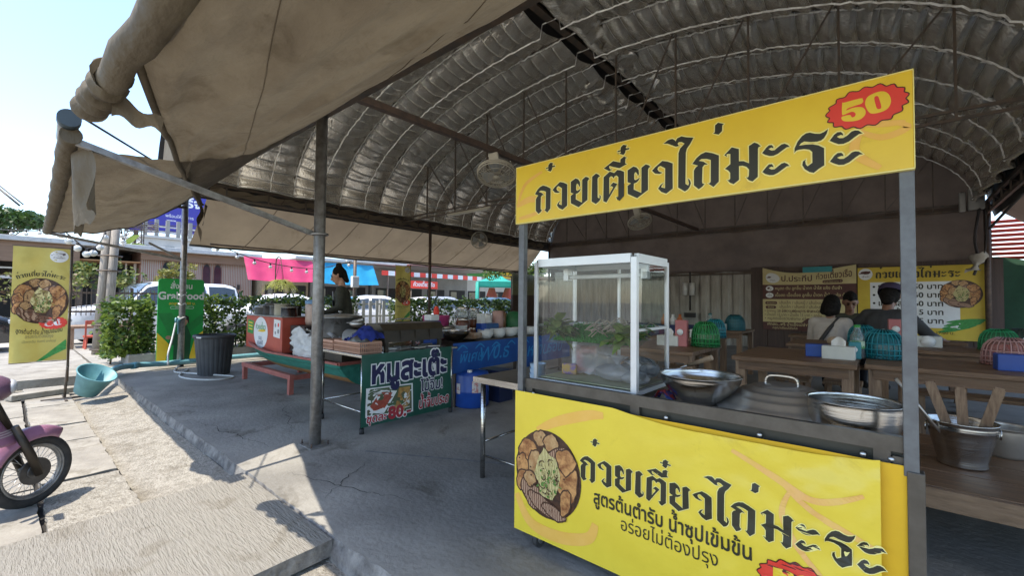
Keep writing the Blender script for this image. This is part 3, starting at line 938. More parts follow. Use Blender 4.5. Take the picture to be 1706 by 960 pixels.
ZERO = [[(1577,222),(1584,242),(1599,250),(1617,253),(1633,249),(1645,235),(1651,214),(1649,196),(1641,182),(1625,175),(1607,174),(1592,179),(1582,197)],[(1604,233),(1609,239),(1615,236),(1619,222),(1623,202),(1623,190),(1618,187),(1611,192),(1607,209)]]
BURST = [(1457,207),(1471,223),(1467,234),(1490,245),(1493,260),(1518,261),(1532,277),(1558,271),(1577,282),(1599,274),(1621,281),(1638,266),(1659,268),(1667,253),(1687,246),(1686,231),(1699,220),(1690,206),(1697,191),(1680,183),(1680,165),(1656,157),(1649,143),(1624,145),(1606,132),(1583,139),(1561,130),(1542,142),(1519,138),(1506,153),(1483,156),(1481,173),(1463,180),(1470,193)]
# ================================================================== PRINT PARTS shared by the signs
m_yel = M('printed yellow vinyl', (0.86, 0.60, 0.035), 0.4, col2=(0.80, 0.53, 0.028), scale=3, bump=.12, bscale=2.5, stain=(4, .88, .6))
m_yelb = M('yellow banner cloth', (0.85, 0.64, 0.055), 0.3, col2=(0.79, 0.58, 0.045), scale=2.5, bump=.25, bscale=7, stain=(3.5, .86, .6))
m_yeld = M('deep yellow banner back', (0.80, 0.47, 0.008), 0.6, col2=(0.72, 0.41, 0.008), scale=4)
m_ink = M('dark olive ink', (0.028, 0.024, 0.008), 0.5, col2=(0.022, 0.019, 0.007))
m_cream = M('pale yellow outline', (0.92, 0.8, 0.28), 0.5, col2=(0.9, 0.78, 0.26))
m_red = M('printed red', (0.80, 0.055, 0.03), 0.5, col2=(0.74, 0.045, 0.025))
m_maroon = M('printed maroon line', (0.09, 0.012, 0.008), 0.5)
m_peach = M('printed peach swirl', (0.88, 0.50, 0.10), 0.5, col2=(0.84, 0.46, 0.07), scale=9)
m_white = M('printed white', (0.80, 0.80, 0.78), 0.5, col2=(0.74, 0.74, 0.72))
m_pgreen = M('printed green', (0.05, 0.33, 0.06), 0.5, col2=(0.03, 0.2, 0.03), scale=20)
f_broth = M('printed dark broth', (0.09, 0.035, 0.015), 0.45, col2=(0.04, 0.016, 0.008), scale=40)
f_meat = M('printed braised chicken', (0.60, 0.30, 0.10), 0.45, col2=(0.24, 0.08, 0.022), scale=22, detail=8, thresh=(0.38, 0.6))
f_pork = M('printed sliced pork', (0.46, 0.29, 0.18), 0.45, col2=(0.17, 0.07, 0.035), scale=22, kind='wave', stretch=(1, 1, 1), thresh=(0.3, 0.7))
f_ball = M('printed meatball', (0.56, 0.35, 0.15), 0.45, col2=(0.36, 0.17, 0.06), scale=26)
f_nood = M('printed noodles', (0.72, 0.62, 0.28), 0.45, col2=(0.30, 0.22, 0.06), scale=30, kind='wave', thresh=(0.25, 0.75))
f_herb = M('printed herbs', (0.13, 0.27, 0.04), 0.45, col2=(0.05, 0.12, 0.02), scale=60)

def blob(cx, cy, rx, ry, rot=0.0, n=22, seed=0.0, rough=0.12):
    out = []
    for i in range(n):
        a = 2 * pi * i / n
        k = 1 + rough * fbm(cos(a) * 1.3 + seed, sin(a) * 1.3 + seed * 0.7) * 1.6
        x, y = rx * k * cos(a), ry * k * sin(a)
        out.append((cx + x * cos(rot) - y * sin(rot), cy + x * sin(rot) + y * cos(rot)))
    return out
def ellipse(cx, cy, rx, ry, n=40):
    return [(cx + rx * cos(2 * pi * i / n), cy + ry * sin(2 * pi * i / n)) for i in range(n)]
def dense(loop, step):
    """insert points so long edges follow a curved cloth"""
    out = []
    n = len(loop)
    for i in range(n):
        a = V(loop[i]).to_2d() if len(loop[i]) > 2 else V(loop[i]); b = V(loop[(i + 1) % n])
        k = max(1, int((b - a).length / step))
        for j in range(k):
            q = a.lerp(b, j / k); out.append((q.x, q.y))
    return out
def food(mb, fn, cx, cy, rx, ry, idx, lift=0.0):
    """printed picture of a bowl of braised chicken noodles; idx = material slots broth, meat, pork, ball, noodles, herbs"""
    k = [lift]; st0 = mb.step
    mb.step = .07
    def P(loop, m):
        k[0] += 0.00022
        if m in (1, 2, 3):
            mb.mat = idx[0]; g = _grow(loop, .035 if _area(loop) > 0 else -.035)
            mb.poly([g], lambda u, v, z=k[0]: fn(cx + u * rx, cy + v * ry, z)); k[0] += 0.00022
        mb.mat = idx[m]
        mb.poly([loop], lambda u, v, z=k[0]: fn(cx + u * rx, cy + v * ry, z))
    r = random.Random(5)
    P(ellipse(0, 0, 1, 1, 48), 0)
    for (x, y, a, b, t, m) in ((-.62, .45, .30, .24, .6, 1), (-.78, .02, .2, .28, .1, 1), (-.38, .16, .2, .34, -.1, 3), (-.74, -.32, .2, .24, -.3, 1), (-.2, .78, .22, .17, .2, 3), (.12, .74, .2, .19, 0, 3),
                               (.33, .5, .32, .15, .5, 2), (-.45, -.55, .42, .22, -.6, 2), (-.1, -.72, .5, .16, -.35, 2), (.2, -.80, .36, .12, -.2, 2), (.62, -.02, .3, .44, .12, 1), (.58, .42, .25, .26, .4, 1), (.56, -.5, .14, .3, -.2, 1), (-.52, -.2, .18, .16, .3, 3)):
        P([p for p in blob(x, y, a, b, t, 22, x * 7 + y * 3, 0.2)], m)
    P(blob(0.02, 0.0, .34, .54, .1, 30, 3.3, .2), 4)
    for i in range(34):
        a = r.uniform(0, 2 * pi); q = r.uniform(0, .32); x0, y0 = q * cos(a), 1.45 * q * sin(a) - .02
        b = r.uniform(0, pi); L = r.uniform(.12, .26); c = r.uniform(-.1, .1); w_ = .014
        pts = [(x0 + (t - .5) * L * cos(b) + c * (1 - 4 * (t - .5) ** 2) * -sin(b), y0 + (t - .5) * L * sin(b) + c * (1 - 4 * (t - .5) ** 2) * cos(b)) for t in (0, .25, .5, .75, 1)]
        P([(x - w_ * sin(b), y + w_ * cos(b)) for x, y in pts] + [(x + w_ * sin(b), y - w_ * cos(b)) for x, y in pts[::-1]], 4 if i % 3 else 0)
    for i in range(26):
        a = r.uniform(0, 2 * pi); q = r.uniform(0, .4)
        P(blob(q * cos(a) + .1, 1.3 * q * sin(a) - .05, r.uniform(.02, .06), r.uniform(.015, .035), a, 7, i, .5), 5)
    for i in range(16):
        a = r.uniform(0, 2 * pi); q = r.uniform(.2, .9)
        P(blob(q * cos(a), q * sin(a), .03, .02, a, 6, i + 50, .5), 0)
    mb.step = st0
FOODM = [f_broth, f_meat, f_pork, f_ball, f_nood, f_herb]

def word(mb, fn, x, y, sc, grow=0.0, lift=0.0, step=0.03):
    for i, g in enumerate(WORD):
        l = [(x + a * 0.001 * sc, y + b * 0.001 * sc) for a, b in g]
        if grow: l = _grow(l, grow if _area(l) > 0 else -grow)
        mb.poly([dense(l, step)], lambda u, v, z=lift + (i % 5) * 0.0001: fn(u, v, z))
def swirl(mb, fn, pts, w_, lift=0.0, n=8):
    c = catmull(pts, n, False)
    N = len(c); vs = []
    for i, p in enumerate(c):
        a = V(c[max(0, i - 1)]); b = V(c[min(N - 1, i + 1)]); d = (b - a).normalized()
        k = w_ * (0.55 + 0.45 * sin(pi * i / (N - 1)))
        vs += [fn(p[0] - d.y * k, p[1] + d.x * k, lift), fn(p[0] + d.y * k, p[1] - d.x * k, lift)]
    mb.add(vs, [[2 * i, 2 * i + 1, 2 * i + 3, 2 * i + 2] for i in range(N - 1)])

# ================================================================== THE NOODLE CART
m_frame = M('brown grey cart frame', (0.115, 0.1, 0.08), 0.45, 0.4, col2=(0.085, 0.072, 0.056), scale=12)
m_fdark = M('dark cart skirt', (0.045, 0.045, 0.035), 0.4, 0.4)
m_post = M('grey square post', (0.16, 0.165, 0.165), 0.5, 0.4, col2=(0.12, 0.12, 0.12), scale=20)
m_ss = M('brushed stainless', (0.56, 0.54, 0.5), 0.22, 1.0, col2=(0.46, 0.44, 0.41), scale=3, stretch=(1, 1, 18), stain=(9, .6, .58), bump=.12, bscale=5)
m_ssd = M('dark stainless', (0.48, 0.44, 0.39), 0.36, 0.75, col2=(0.38, 0.345, 0.3), scale=5)
m_bolt = M('bolt head', (0.6, 0.6, 0.58), 0.3, 0.9)
m_rub = M('rubber', (0.025, 0.025, 0.026), 0.75, col2=(0.05, 0.048, 0.045), scale=18)
FY = 2.12
cart = thing('noodle_cart', 'yellow bannered noodle cart with a dark steel frame and tall sign posts', 'food cart', (-0.85, 2.5, 0))
mb = MB()
for (x, y) in ((-1.745, 2.165), (0.035, 2.165), (-1.745, 2.98), (0.035, 2.98)): mb.span((x - .02, y - .02, .12), (x + .02, y + .02, .94))
for z in (.14, .5): mb.span((-1.75, 2.15, z), (.04, 2.185, z + .03)); mb.span((-1.75, 2.96, z), (.04, 2.995, z + .03)); mb.span((-1.762, 2.19, z), (-1.73, 2.95, z + .03)); mb.span((.02, 2.19, z), (.052, 2.95, z + .03))
mb.span((-1.765, 2.148, .985), (.045, 2.178, 1.012)); mb.span((-1.765, 2.148, .955), (.045, 2.153, .985))
for x in (-1.7, -1.0, -0.02): mb.span((x - .02, 2.15, .90), (x + .03, 2.165, .955))
mb.build('frame', m_frame, cart)
mb = MB(); mb.span((-1.755, 2.20, .93), (.04, 3.0, .962)); mb.build('counter', m_ssd, cart)
mb = MB(); mb.span((-1.757, 2.168, .885), (.042, 2.195, .952)); mb.span((-1.75, 2.2, .2), (.03, 2.215, .9)); mb.span((-1.75, 2.2, .2), (-1.735, 2.95, .9)); mb.span((.02, 2.2, .2), (.035, 2.95, .9)); mb.build('skirt', m_fdark, cart)
for (x, lab) in ((-1.75, 'left sign post'), (0.065, 'right sign post')):
    mb = MB(); mb.span((x - .02, 2.125, .88), (x + .022, 2.165, 2.3), bev=.003)
    p = mb.build('sign_post', m_post, cart, label=lab)
    mb = MB(); mb.span((x - .026 if x < 0 else x - .012, 2.118, .45), (x + .022 if x < 0 else x + .036, 2.172, .9), bev=.003); mb.build('post_sleeve', m_frame, p)
for x in (-1.735, -1.66, -.83, -.42, -.07, 0.012):
    mb = MB(); mb.lathe((x, 2.147, .925), [(0.0, .006), (.008, .005), (.011, 0)], 10, axis=(0, -1, 0)); mb.build('bolt', m_bolt, cart)
for (x, y) in ((-1.62, 2.165), (-.03, 2.165), (-1.66, 2.92), (-.03, 2.92)):
    mb = MB(); mb.cyl((x - .015, y, .05), (x + .015, y, .05), .05, n=20); c = mb.build('castor', m_rub, cart)
    mb = MB(); mb.cyl((x - .018, y, .05), (x + .018, y, .05), .026, n=14); mb.span((x - .024, y - .02, .05), (x - .018, y + .02, .12)); mb.span((x + .018, y - .02, .05), (x + .024, y + .02, .12)); mb.span((x - .03, y - .03, .117), (x + .03, y + .03, .124)); mb.build('fork', m_bolt, c)

# sign board on the posts
sgn = thing('sign_board', 'long yellow sign board held above the cart with dark lettering and red 50 burst', 'sign', (-0.85, 2.1, 2.0))
mb = MB(); mb.span((-1.775, 2.106, 1.99), (.086, 2.124, 2.345), bev=.002); mb.build('panel', m_yel, sgn)
mb = MB(); mb.span((-1.777, 2.103, 1.985), (.088, 2.1265, 1.9899)); mb.span((-1.777, 2.103, 2.3451), (.088, 2.1265, 2.349)); mb.span((.0861, 2.103, 1.99), (.089, 2.1265, 2.345)); mb.span((-1.778, 2.103, 1.99), (-1.7751, 2.1265, 2.345)); mb.build('edge_trim', m_cream, sgn)
fs = face((0, 2.106, 0), (1, 0, 0), (0, 0, 1), (0, -1, 0))
mb = MB()
swirl(mb, fs, [(-1.76, 2.12), (-1.70, 2.23), (-1.56, 2.29)], .012); swirl(mb, fs, [(-1.77, 2.10), (-1.66, 2.13), (-1.55, 2.10)], .02, .0002); swirl(mb, fs, [(-1.75, 2.02), (-1.65, 2.03), (-1.5, 2.06)], .012, .0004)
mb.build('swirl_print', m_peach, sgn); mb = MB()
swirl(mb, fs, [(-.08, 2.19), (.0, 2.17), (.07, 2.16)], .012); swirl(mb, fs, [(-.07, 2.16), (.0, 2.12), (.07, 2.14), (.03, 2.17)], .012, .0002); swirl(mb, fs, [(-.06, 2.17), (-.08, 2.08), (.0, 2.0)], .016, .0004)
mb.build('swirl_print', m_peach, sgn)
mb = MB(); word(mb, fs, -1.625, 2.04, 1.0, grow=.006, lift=.0006); mb.mat = 1; word(mb, fs, -1.625, 2.04, 1.0, lift=.0013); mb.build('lettering', [m_cream, m_ink], sgn)
def burst(mb, fn, x, y, sc, mats, lift=.001, num=True):
    """red wavy burst with the price; x, y = centre"""
    cx = sum(p[0] for p in BURST) / len(BURST); cy = sum(p[1] for p in BURST) / len(BURST)
    T = lambda L: [(x + (a - cx) * .001 * sc, y + (b - cy) * .001 * sc) for a, b in L]
    sm = catmull(T(BURST), 3)
    mb.mat = mats[0]; mb.poly([_grow(sm, .004 * sc * (1 if _area(sm) > 0 else -1))], lambda u, v: fn(u, v, lift))
    mb.mat = mats[1]; mb.poly([sm], lambda u, v: fn(u, v, lift + .0005))
    if num:
        mb.mat = mats[2]
        mb.poly([catmull(T(FIVE), 2)], lambda u, v: fn(u, v, lift + .001)); mb.poly([catmull(T(ZERO[0]), 3), catmull(T(ZERO[1]), 3)], lambda u, v: fn(u, v, lift + .001))
bx = sum(p[0] for p in BURST) / len(BURST) * .001 - 1.625; by = sum(p[1] for p in BURST) / len(BURST) * .001 + 2.04
mb = MB(); burst(mb, fs, bx, by, 1, (0, 1, 2)); mb.build('price_burst', [m_maroon, m_red, m_yel], sgn)

# cloth banner across the front of the cart
ban = thing('front_banner', 'yellow cloth banner across the front of the cart with noodle bowl photo and dark lettering', 'banner', (-.87, 2.1, .1))
def bz(x): return 0
def cloth(a, b, k=0.0):
    """banner surface; sags and bulges a little, flat at the left"""
    t = max(0, min(1, (a + 1.1) / 1.1))
    top = .935; v = (top - b) / .85
    y = 2.112 - .016 * t * sin(pi * min(1, max(0, v)) ) - .03 * t * abs(fbm(a * 2.6 + v * 2.2, v * 2.2 - a, 2.0)) - .007 * t * fbm(a * 9 + v * 6, v * 7, 5.0)
    y -= .006 * t * sin(9 * a + 7 * v) * max(0, 1 - v * 1.2)
    z = b - (t * (1 - t) * .17 + .012 * t * sin(t * 9)) * max(0, 1 - v * 2.2)
    return V((a, y - .0015 - k, z))
mb = MB(); mb.grid(lambda u, v: cloth(-1.775 + 1.755 * u, .935 - .855 * v, -.0012), 110, 44); mb.build('cloth', m_yelb, ban, fixn=False)
mb = MB()
mb.grid(lambda u, v: V((-1.2 + 1.262 * u, 2.131 + .003 * sin(u * 19), .915 - .84 * v)), 20, 8)
mb.build('back_cloth', m_yeld, ban)
mb = MB(); mb.step = .06; swirl(mb, cloth, [(-1.60, .72), (-1.45, .80), (-1.25, .87), (-1.15, .885)], .03, .0004, 10); mb.build('swirl_print', m_peach, ban); mb = MB(); swirl(mb, cloth, [(-1.755, .30), (-1.65, .16), (-1.45, .14), (-1.25, .20), (-1.2, .30)], .035, .0006, 10)
mb.build('swirl_print', m_peach, ban)
mb = MB(); swirl(mb, cloth, [(-.52, .88), (-.36, .80), (-.22, .74), (-.06, .80)], .016, .0004, 12); swirl(mb, cloth, [(-.34, .79), (-.24, .70), (-.12, .64), (-.03, .60)], .013, .0007, 12); swirl(mb, cloth, [(-.3, .76), (-.33, .64), (-.26, .5), (-.15, .4)], .012, .0009, 12)
mb.build('swirl_print', M('printed pale salmon', (0.86, 0.47, 0.14), 0.5, col2=(0.83, .5, .11), scale=9), ban)
mb = MB(); food(mb, cloth, -1.525, .475, .235, .255, range(6), .0012); mb.build('noodle_picture', FOODM, ban)
mb = MB(); mb.step = .06; word(mb, cloth, -1.30, .515, .825, grow=.0035, lift=.0016); mb.mat = 1; word(mb, cloth, -1.30, .515, .825, lift=.0024); mb.build('lettering', [m_cream, m_ink], ban)
mb = MB(); text(mb, 'สูตรต้นตำรับ น้ำซุปเข้มข้น', lambda u, v, k: cloth(u, v, .0016 + k), -1.215, .405, .098, bold=.022, maxw=.78); text(mb, 'อร่อยไม่ต้องปรุง', lambda u, v, k: cloth(u, v, .0016 + k), -1.055, .318, .09, maxw=.48); mb.build('small_lettering', m_ink, ban)
mb = MB(); mb.step = .06; burst(mb, cloth, -.28, .37, 1.15, (0, 1, 2), .0016); mb.build('price_burst', [m_maroon, m_red, m_yel], ban)

# ------------------------------------------------------------------ glass case
m_alu = M('white aluminium', (0.72, 0.72, 0.70), 0.3, 0.2, col2=(0.66, .66, .64))
m_pane = glass('case glass', (0.97, 0.98, 0.97), fres=1.5, haze=.006)
case = thing('glass_case', 'white aluminium framed glass display case on the left end of the cart', 'display case', (-1.36, 2.6, 1.0))
X0, X1, YA, YB, ZA, ZB = -1.70, -1.03, 2.225, 2.68, 1.0, 1.745
mb = MB(); t = .028
for (x, y) in ((X0, YA), (X1, YA), (X0, YB), (X1, YB)):
    k = .034 if (x, y) == (X1, YA) else .022
    mb.span((x - k / 2, y - k / 2, ZA - .02), (x + k / 2, y + k / 2, ZB), bev=.002)
for z in (ZA - .012, ZB - .03):
    h = .022 if z < 1.2 else .05
    for y in (YA, YB): mb.span((X0 + .02, y - .012, z), (X1 - .02, y + .012, z + h))
    for x in (X0, X1): mb.span((x - .012, YA + .02, z), (x + .012, YB - .02, z + h))
mb.span((X1 - .008, YA + .02, 1.335), (X1 + .008, YB - .02, 1.35)); mb.span((X0 - .008, YA + .02, 1.335), (X0 + .008, YB - .02, 1.35)); mb.span((X0 + .02, YB - .008, 1.335), (X1 - .02, YB + .008, 1.35)); mb.span((-1.36, YB - .008, ZA), (-1.345, YB + .008, ZB - .03))
mb.build('frame', m_alu, case)
mb = MB(); mb.span((X0, YA, ZB + .001), (X1, YB, ZB + .012)); mb.build('top_panel', glass('case top glass', (.95, .96, .95), haze=.05), case)
for (n_, pts) in (('front', [(X0, YA, ZA), (X1, YA, ZA), (X1, YA, ZB), (X0, YA, ZB)]), ('side', [(X1, YA, ZA), (X1, YB, ZA), (X1, YB, ZB), (X1, YA, ZB)]), ('side', [(X0, YA, ZA), (X0, YB, ZA), (X0, YB, ZB), (X0, YA, ZB)]), ('back', [(-1.36, YB + .004, ZA), (X1, YB + .004, ZA), (X1, YB + .004, ZB), (-1.36, YB + .004, ZB)])):
    mb = MB(); mb.add(pts, [[0, 1, 2, 3]]); mb.build('glass_pane', m_pane, case, fixn=False)
mb = MB(); mb.add([(X0 + .02, YA + .07, 1.232), (X1 - .02, YA + .07, 1.232), (X1 - .02, YB - .02, 1.345), (X0 + .02, YB - .02, 1.345)], [[0, 1, 2, 3]]); sh = mb.build('shelf', glass('shelf glass', (.9, .95, .92), haze=.1), case)
mb = MB(); mb.span((X0 + .02, YA + .03, 1.012), (X1 - .02, YB - .03, 1.018)); mb.build('floor_board', M('case floor', (.62, .58, .42), .6, col2=(.4, .42, .2), scale=4), case)
mb = MB(); mb.cyl((X0 + .08, YB - .2, 1.66), (X1 - .05, YB - .2, 1.66), .014); tb = mb.build('light_tube', M('unlit tube', (.85, .85, .83), .35), case)
for x in (X0 + .07, X1 - .05):
    mb = MB(); mb.span((x - .02, YB - .225, 1.635), (x + .02, YB - .175, 1.72), bev=.004); mb.build('tube_holder', m_alu, tb)
# grass mat and greens on the shelf
m_mat = M('green plastic grass', (0.05, 0.34, 0.03), 0.6, col2=(0.02, 0.17, 0.015), scale=60)
mb = MB(); r = random.Random(3)
gz_ = lambda y: 1.238 + (y - YA - .07) * .113 / (YB - YA - .09)
mb.add([(X0 + .06, YA + .1, gz_(YA + .1)), (X1 - .05, YA + .1, gz_(YA + .1)), (X1 - .05, YB - .05, gz_(YB - .05)), (X0 + .06, YB - .05, gz_(YB - .05))], [[0, 1, 2, 3]])
for i in range(3800):
    x, y = r.uniform(X0 + .06, X1 - .05), r.uniform(YA + .1, YB - .05); z = gz_(y)
    a = r.uniform(0, 6.28); mb.add([(x - .003 * cos(a), y - .003 * sin(a), z), (x + .003 * cos(a), y + .003 * sin(a), z), (x + r.uniform(-.012, .012), y + r.uniform(-.012, .012), z + r.uniform(.012, .026))], [[0, 1, 2]])
tag(mb.build('grass_mat', m_mat, fixn=False), 'green plastic grass mat on the shelf inside the glass case', 'mat')
mb = MB(); r = random.Random(4)
for i in range(60):
    x, y = r.gauss(-1.32, .10), r.gauss(YA + .26, .05); a = r.uniform(0, 3.14); z = gz_(y) + .02
    mb.tube([(x - .05 * cos(a), y - .05 * sin(a), z + r.random() * .02), (x, y, z + .02 + r.random() * .03), (x + .05 * cos(a), y + .05 * sin(a), z + r.random() * .03)], .0035, 4)
tag(mb.build('noodle_heap', M('pale dried noodles', (.5, .42, .3), .7, col2=(.3, .24, .16), scale=30)), 'small heap of pale noodles on the grass mat in the case', 'noodles')
m_leaf1 = M('lettuce green', (0.34, 0.42, 0.12), 0.5, col2=(0.17, 0.27, 0.06), scale=14, trans=.3)
def bunch(x, y, z, n, L, seed, name, label):
    mb = MB(); r = random.Random(seed)
    for i in range(n):
        a = r.uniform(0, 2 * pi); el = r.uniform(-.5, 1.0); l = L * r.uniform(.6, 1.1); w_ = l * r.uniform(.22, .36)
        d = V((cos(a) * cos(el), sin(a) * cos(el), sin(el))); sd = V((-sin(a), cos(a), 0))
        p = V((x, y, z)) + V((r.gauss(0, .022), r.gauss(0, .022), r.gauss(0, .02)))
        vs = []
        for t, wk, dr in ((0, .15, 0), (.35, 1, 0), (.7, .8, -.14), (1, .05, -.4)):
            c = p + d * l * t + V((0, 0, dr * l)); vs += [c - sd * w_ * wk, c + V((0, 0, -.01 * wk)), c + sd * w_ * wk]
        mb.smooth = True; mb.add(vs, [[3 * j + q, 3 * j + q + 1, 3 * j + q + 4, 3 * j + q + 3] for j in range(3) for q in (0, 1)])
    tag(mb.build(name, m_leaf1, fixn=False), label, 'vegetables', 'greens in the glass case')
bunch(-1.62, 2.33, 1.33, 44, .15, 1, 'leafy_greens', 'bunch of leafy greens at the left corner of the glass case shelf')
bunch(-1.13, 2.31, 1.30, 44, .13, 2, 'leafy_greens', 'bunch of leafy greens at the right end of the glass case shelf')
# clear bags on the floor of the case
m_bag = glass('clear plastic bag', (.95, .96, .95), rough=.1, fres=1.55, haze=.3)
def bag(x, y, z, rx, ry, rz, seed, label, knot=True):
    mb = MB()
    def fn(u, v):
        a = 2 * pi * u; th = pi * v
        k = 1 + .22 * fbm(cos(a) * 1.6 + seed, sin(a) * 1.6, th) + .08 * sin(a * 9 + seed) * (1 - v)
        top = (1 - v) ** 3
        return V((x + rx * k * sin(th) * cos(a) * (1 - .0 * top), y + ry * k * sin(th) * sin(a), z + rz * (1 + cos(th)) * .5 * 2 * (1 + .1 * fbm(a, v * 3, seed))))
    mb.grid(fn, 30, 18)
    if knot:
        mb.grid(lambda u, v: V((x + (.01 + .05 * v * v) * cos(2 * pi * u) * (1 + .3 * sin(u * 30)), y + (.01 + .04 * v * v) * sin(2 * pi * u), z + rz * 2 - .01 + .06 * v)), 20, 5)
    tag(mb.build('plastic_bag', m_bag), label, 'bag', 'plastic bags in the glass case')
bag(-1.23, 2.42, 1.02, .13, .1, .05, 1, 'large clear plastic bag on the floor of the glass case, middle')
bag(-1.10, 2.38, 1.02, .08, .07, .04, 2, 'small knotted clear bag near the right front corner of the case')
bag(-1.15, 2.55, 1.02, .11, .09, .07, 3, 'crumpled clear bag behind the small knotted one in the case', False)
mb = MB()
mb.grid(lambda u, v: V((-1.62 + .34 * u + .02 * sin(v * 7), 2.46 + .12 * v + .03 * fbm(u * 4, v * 4, 1), 1.03 + .26 * v * (1 - .25 * abs(u - .5)) + .015 * fbm(u * 9, v * 9))), 26, 16)
bg_ = mb.build('bread_bag', [m_bag]); tag(bg_, 'clear wrapper of brown crackers leaning inside the glass case', 'bag')
mb = MB(); mb.box((-1.42, 2.56, 1.1), (.26, .06, .1), bev=.02); cr = mb.build('crackers', M('brown crackers', (.4, .25, .1), .7, col2=(.26, .15, .06), scale=25), bg_)
mb = MB(); mb.box((-1.56, 2.40, 1.06), (.1, .03, .07), rot=.3, bev=.01); tag(mb.build('snack_packet', M('purple packet', (.2, .12, .3), .4, col2=(.5, .3, .06), scale=14, thresh=(.45, .55))), 'small purple and yellow snack packet in the case corner', 'packet')
mb = MB(); mb.span((-1.62, 2.57, 1.02), (-1.5, 2.65, 1.2), bev=.01); tag(mb.build('red_tub', M('red tub', (.45, .06, .04), .4)), 'red plastic tub at the back of the glass case', 'tub')
mb = MB()
for i in range(5): mb.lathe((-1.84 + .002 * i, 2.42, .865 + .035 * i), [(.03, 0), (.05, .03), (.056, .06), (.058, .062)], 20)
tag(mb.build('cup_stack', M('pale blue cups', (.45, .62, .8), .4)), 'stack of pale blue plastic bowls on the steel table by the case', 'bowls')

# ------------------------------------------------------------------ bowls, lid, pot
def bowl(c, R, h, rb, label, name='steel_bowl', straight=0.0, mat=None, cat='bowl', group=None):
    prof = [(0.0, .004)]
    n = 12
    o_ = []
    for i in range(n + 1):
        t = i / n
        rr = rb + (R - rb) * (sin(t * pi / 2) ** (0.75 if straight else 1.0)) if not straight else rb + (R - rb) * (1 - (1 - t) ** 4)
        o_.append((rr, h * t if not straight else h * t))
    outer = [(0, 0), (rb * .9, 0)] + o_
    inner = [(max(0, r - .004), z + .002) for r, z in o_[::-1]] + [(0, .006)]
    mb = MB(); mb.lathe(c, outer + [(R + .006, h + .001), (R + .006, h + .004), (R - .002, h + .004)] + inner, 48)
    return tag(mb.build(name, mat or m_ss), label, cat, group)
bowl((-.755, 2.43, .962), .20, .15, .08, 'shiny stainless bowl beside the glass case on the cart', group='steel bowls on the cart')
mb = MB()
for i in range(16):
    a = i * 2.4; mb.ball((-.755 + .08 * cos(a) * (i / 16) ** .5, 2.43 + .08 * sin(a) * (i / 16) ** .5, 1.03), .035, 8, 5, (1, 1, .5))
tag(mb.build('dark_broth', M('dark sauce', (.02, .016, .014), .25)), 'dark food heap inside the left steel bowl', 'food')
bowl((-.105, 2.365, .962), .165, .125, .135, 'straight sided stainless basin at the right end of the cart', straight=1, group='steel bowls on the cart')
lid = thing('covered_pot', 'large pot sunk in the cart top under a ridged dark lid with loop handle', 'pot', (-.40, 2.56, .962))
prof = [(.315, 0), (.32, .006), (.315, .012)]
for i in range(1, 30):
    t = i / 29; rr = .305 * (1 - t)
    prof.append((rr, .014 + .115 * (1 - (1 - t) ** 2.0) + (.005 if i % 5 in (1, 2) else 0) * (t < .75)))
mb = MB(); mb.lathe((-.40, 2.57, .964), prof, 64); mb.build('lid_plate', m_ssd, lid)
mb = MB(); mb.lathe((-.40, 2.57, .955), [(.30, 0), (.335, .003), (.34, .01), (.30, .01)], 64); mb.build('pot_rim', m_ssd, lid)
mb = MB()
hp = catmull([(-.47, 2.57, 1.075), (-.468, 2.57, 1.11), (-.45, 2.57, 1.128), (-.40, 2.57, 1.133), (-.35, 2.57, 1.128), (-.332, 2.57, 1.11), (-.33, 2.57, 1.075)], 5, False)
for a, b in zip(hp, hp[1:]): mb.bar(a, b, .032, .006, up=(0, 1, 0.001)) if False else mb.bar(a, b, .03, .007)
mb.build('handle', m_ss, lid)
# small ladle handle by the bowl
mb = MB(); mb.tube([(-1.12, 2.86, 1.03), (-.95, 2.83, 1.10)], .006, 8); mb.mat = 1; mb.tube([(-.95, 2.83, 1.10), (-.80, 2.80, 1.165)], [.012, .016], 10)
tag(mb.build('ladle', [m_ss, M('pale wood handle', (.42, .3, .19), .6, col2=(.3, .2, .12), scale=20)]), 'ladle with a pale wooden handle sticking out behind the steel bowl', 'ladle')
mb = MB(); mb.grid(lambda u, v: V((-.98 + .1 * u, 2.32 + .12 * v, .966 + .05 * sin(pi * u) * (1 - v * .3) + .02 * fbm(u * 8, v * 8))), 14, 10)
tag(mb.build('striped_cloth', M('blue red cloth', (.07, .1, .35), .8, col2=(.5, .06, .05), scale=18, thresh=(.48, .52))), 'blue and red cloth tucked between the case and the bowl', 'cloth')
# bucket of scrapers on the low table
m_wood = M('worn brown timber', (0.23, 0.13, 0.066), 0.5, col2=(0.095, 0.05, 0.025), scale=3.2, detail=9, bump=.3, stretch=(1.2, 14, 14), thresh=(.3, .7))
m_woodl = M('pale worn timber', (0.36, 0.24, 0.145), 0.6, col2=(0.17, 0.1, 0.06), scale=4, detail=9, bump=.3, stretch=(14, 14, 1.2), thresh=(.3, .7))
m_woodx = M('pale timber edge', (0.34, 0.22, 0.13), 0.65, col2=(0.18, 0.11, 0.06), scale=4, detail=9, bump=.3, stretch=(1.5, 9, 9), thresh=(.3, .7))
lt = thing('low_table', 'low heavy plank table beside the cart carrying the steel bucket', 'table', (.9, 4.3, 0))
mb = MB()
for k in range(4): mb.span((-.32, 3.53 + k * .335, .39), (2.4, 3.855 + k * .335, .452), bev=.006)
mb.build('top', m_wood, lt)
mb = MB(); mb.span((-.33, 3.49, .33), (2.42, 3.525, .445), bev=.004); mb.build('front_rail', m_woodx, lt)
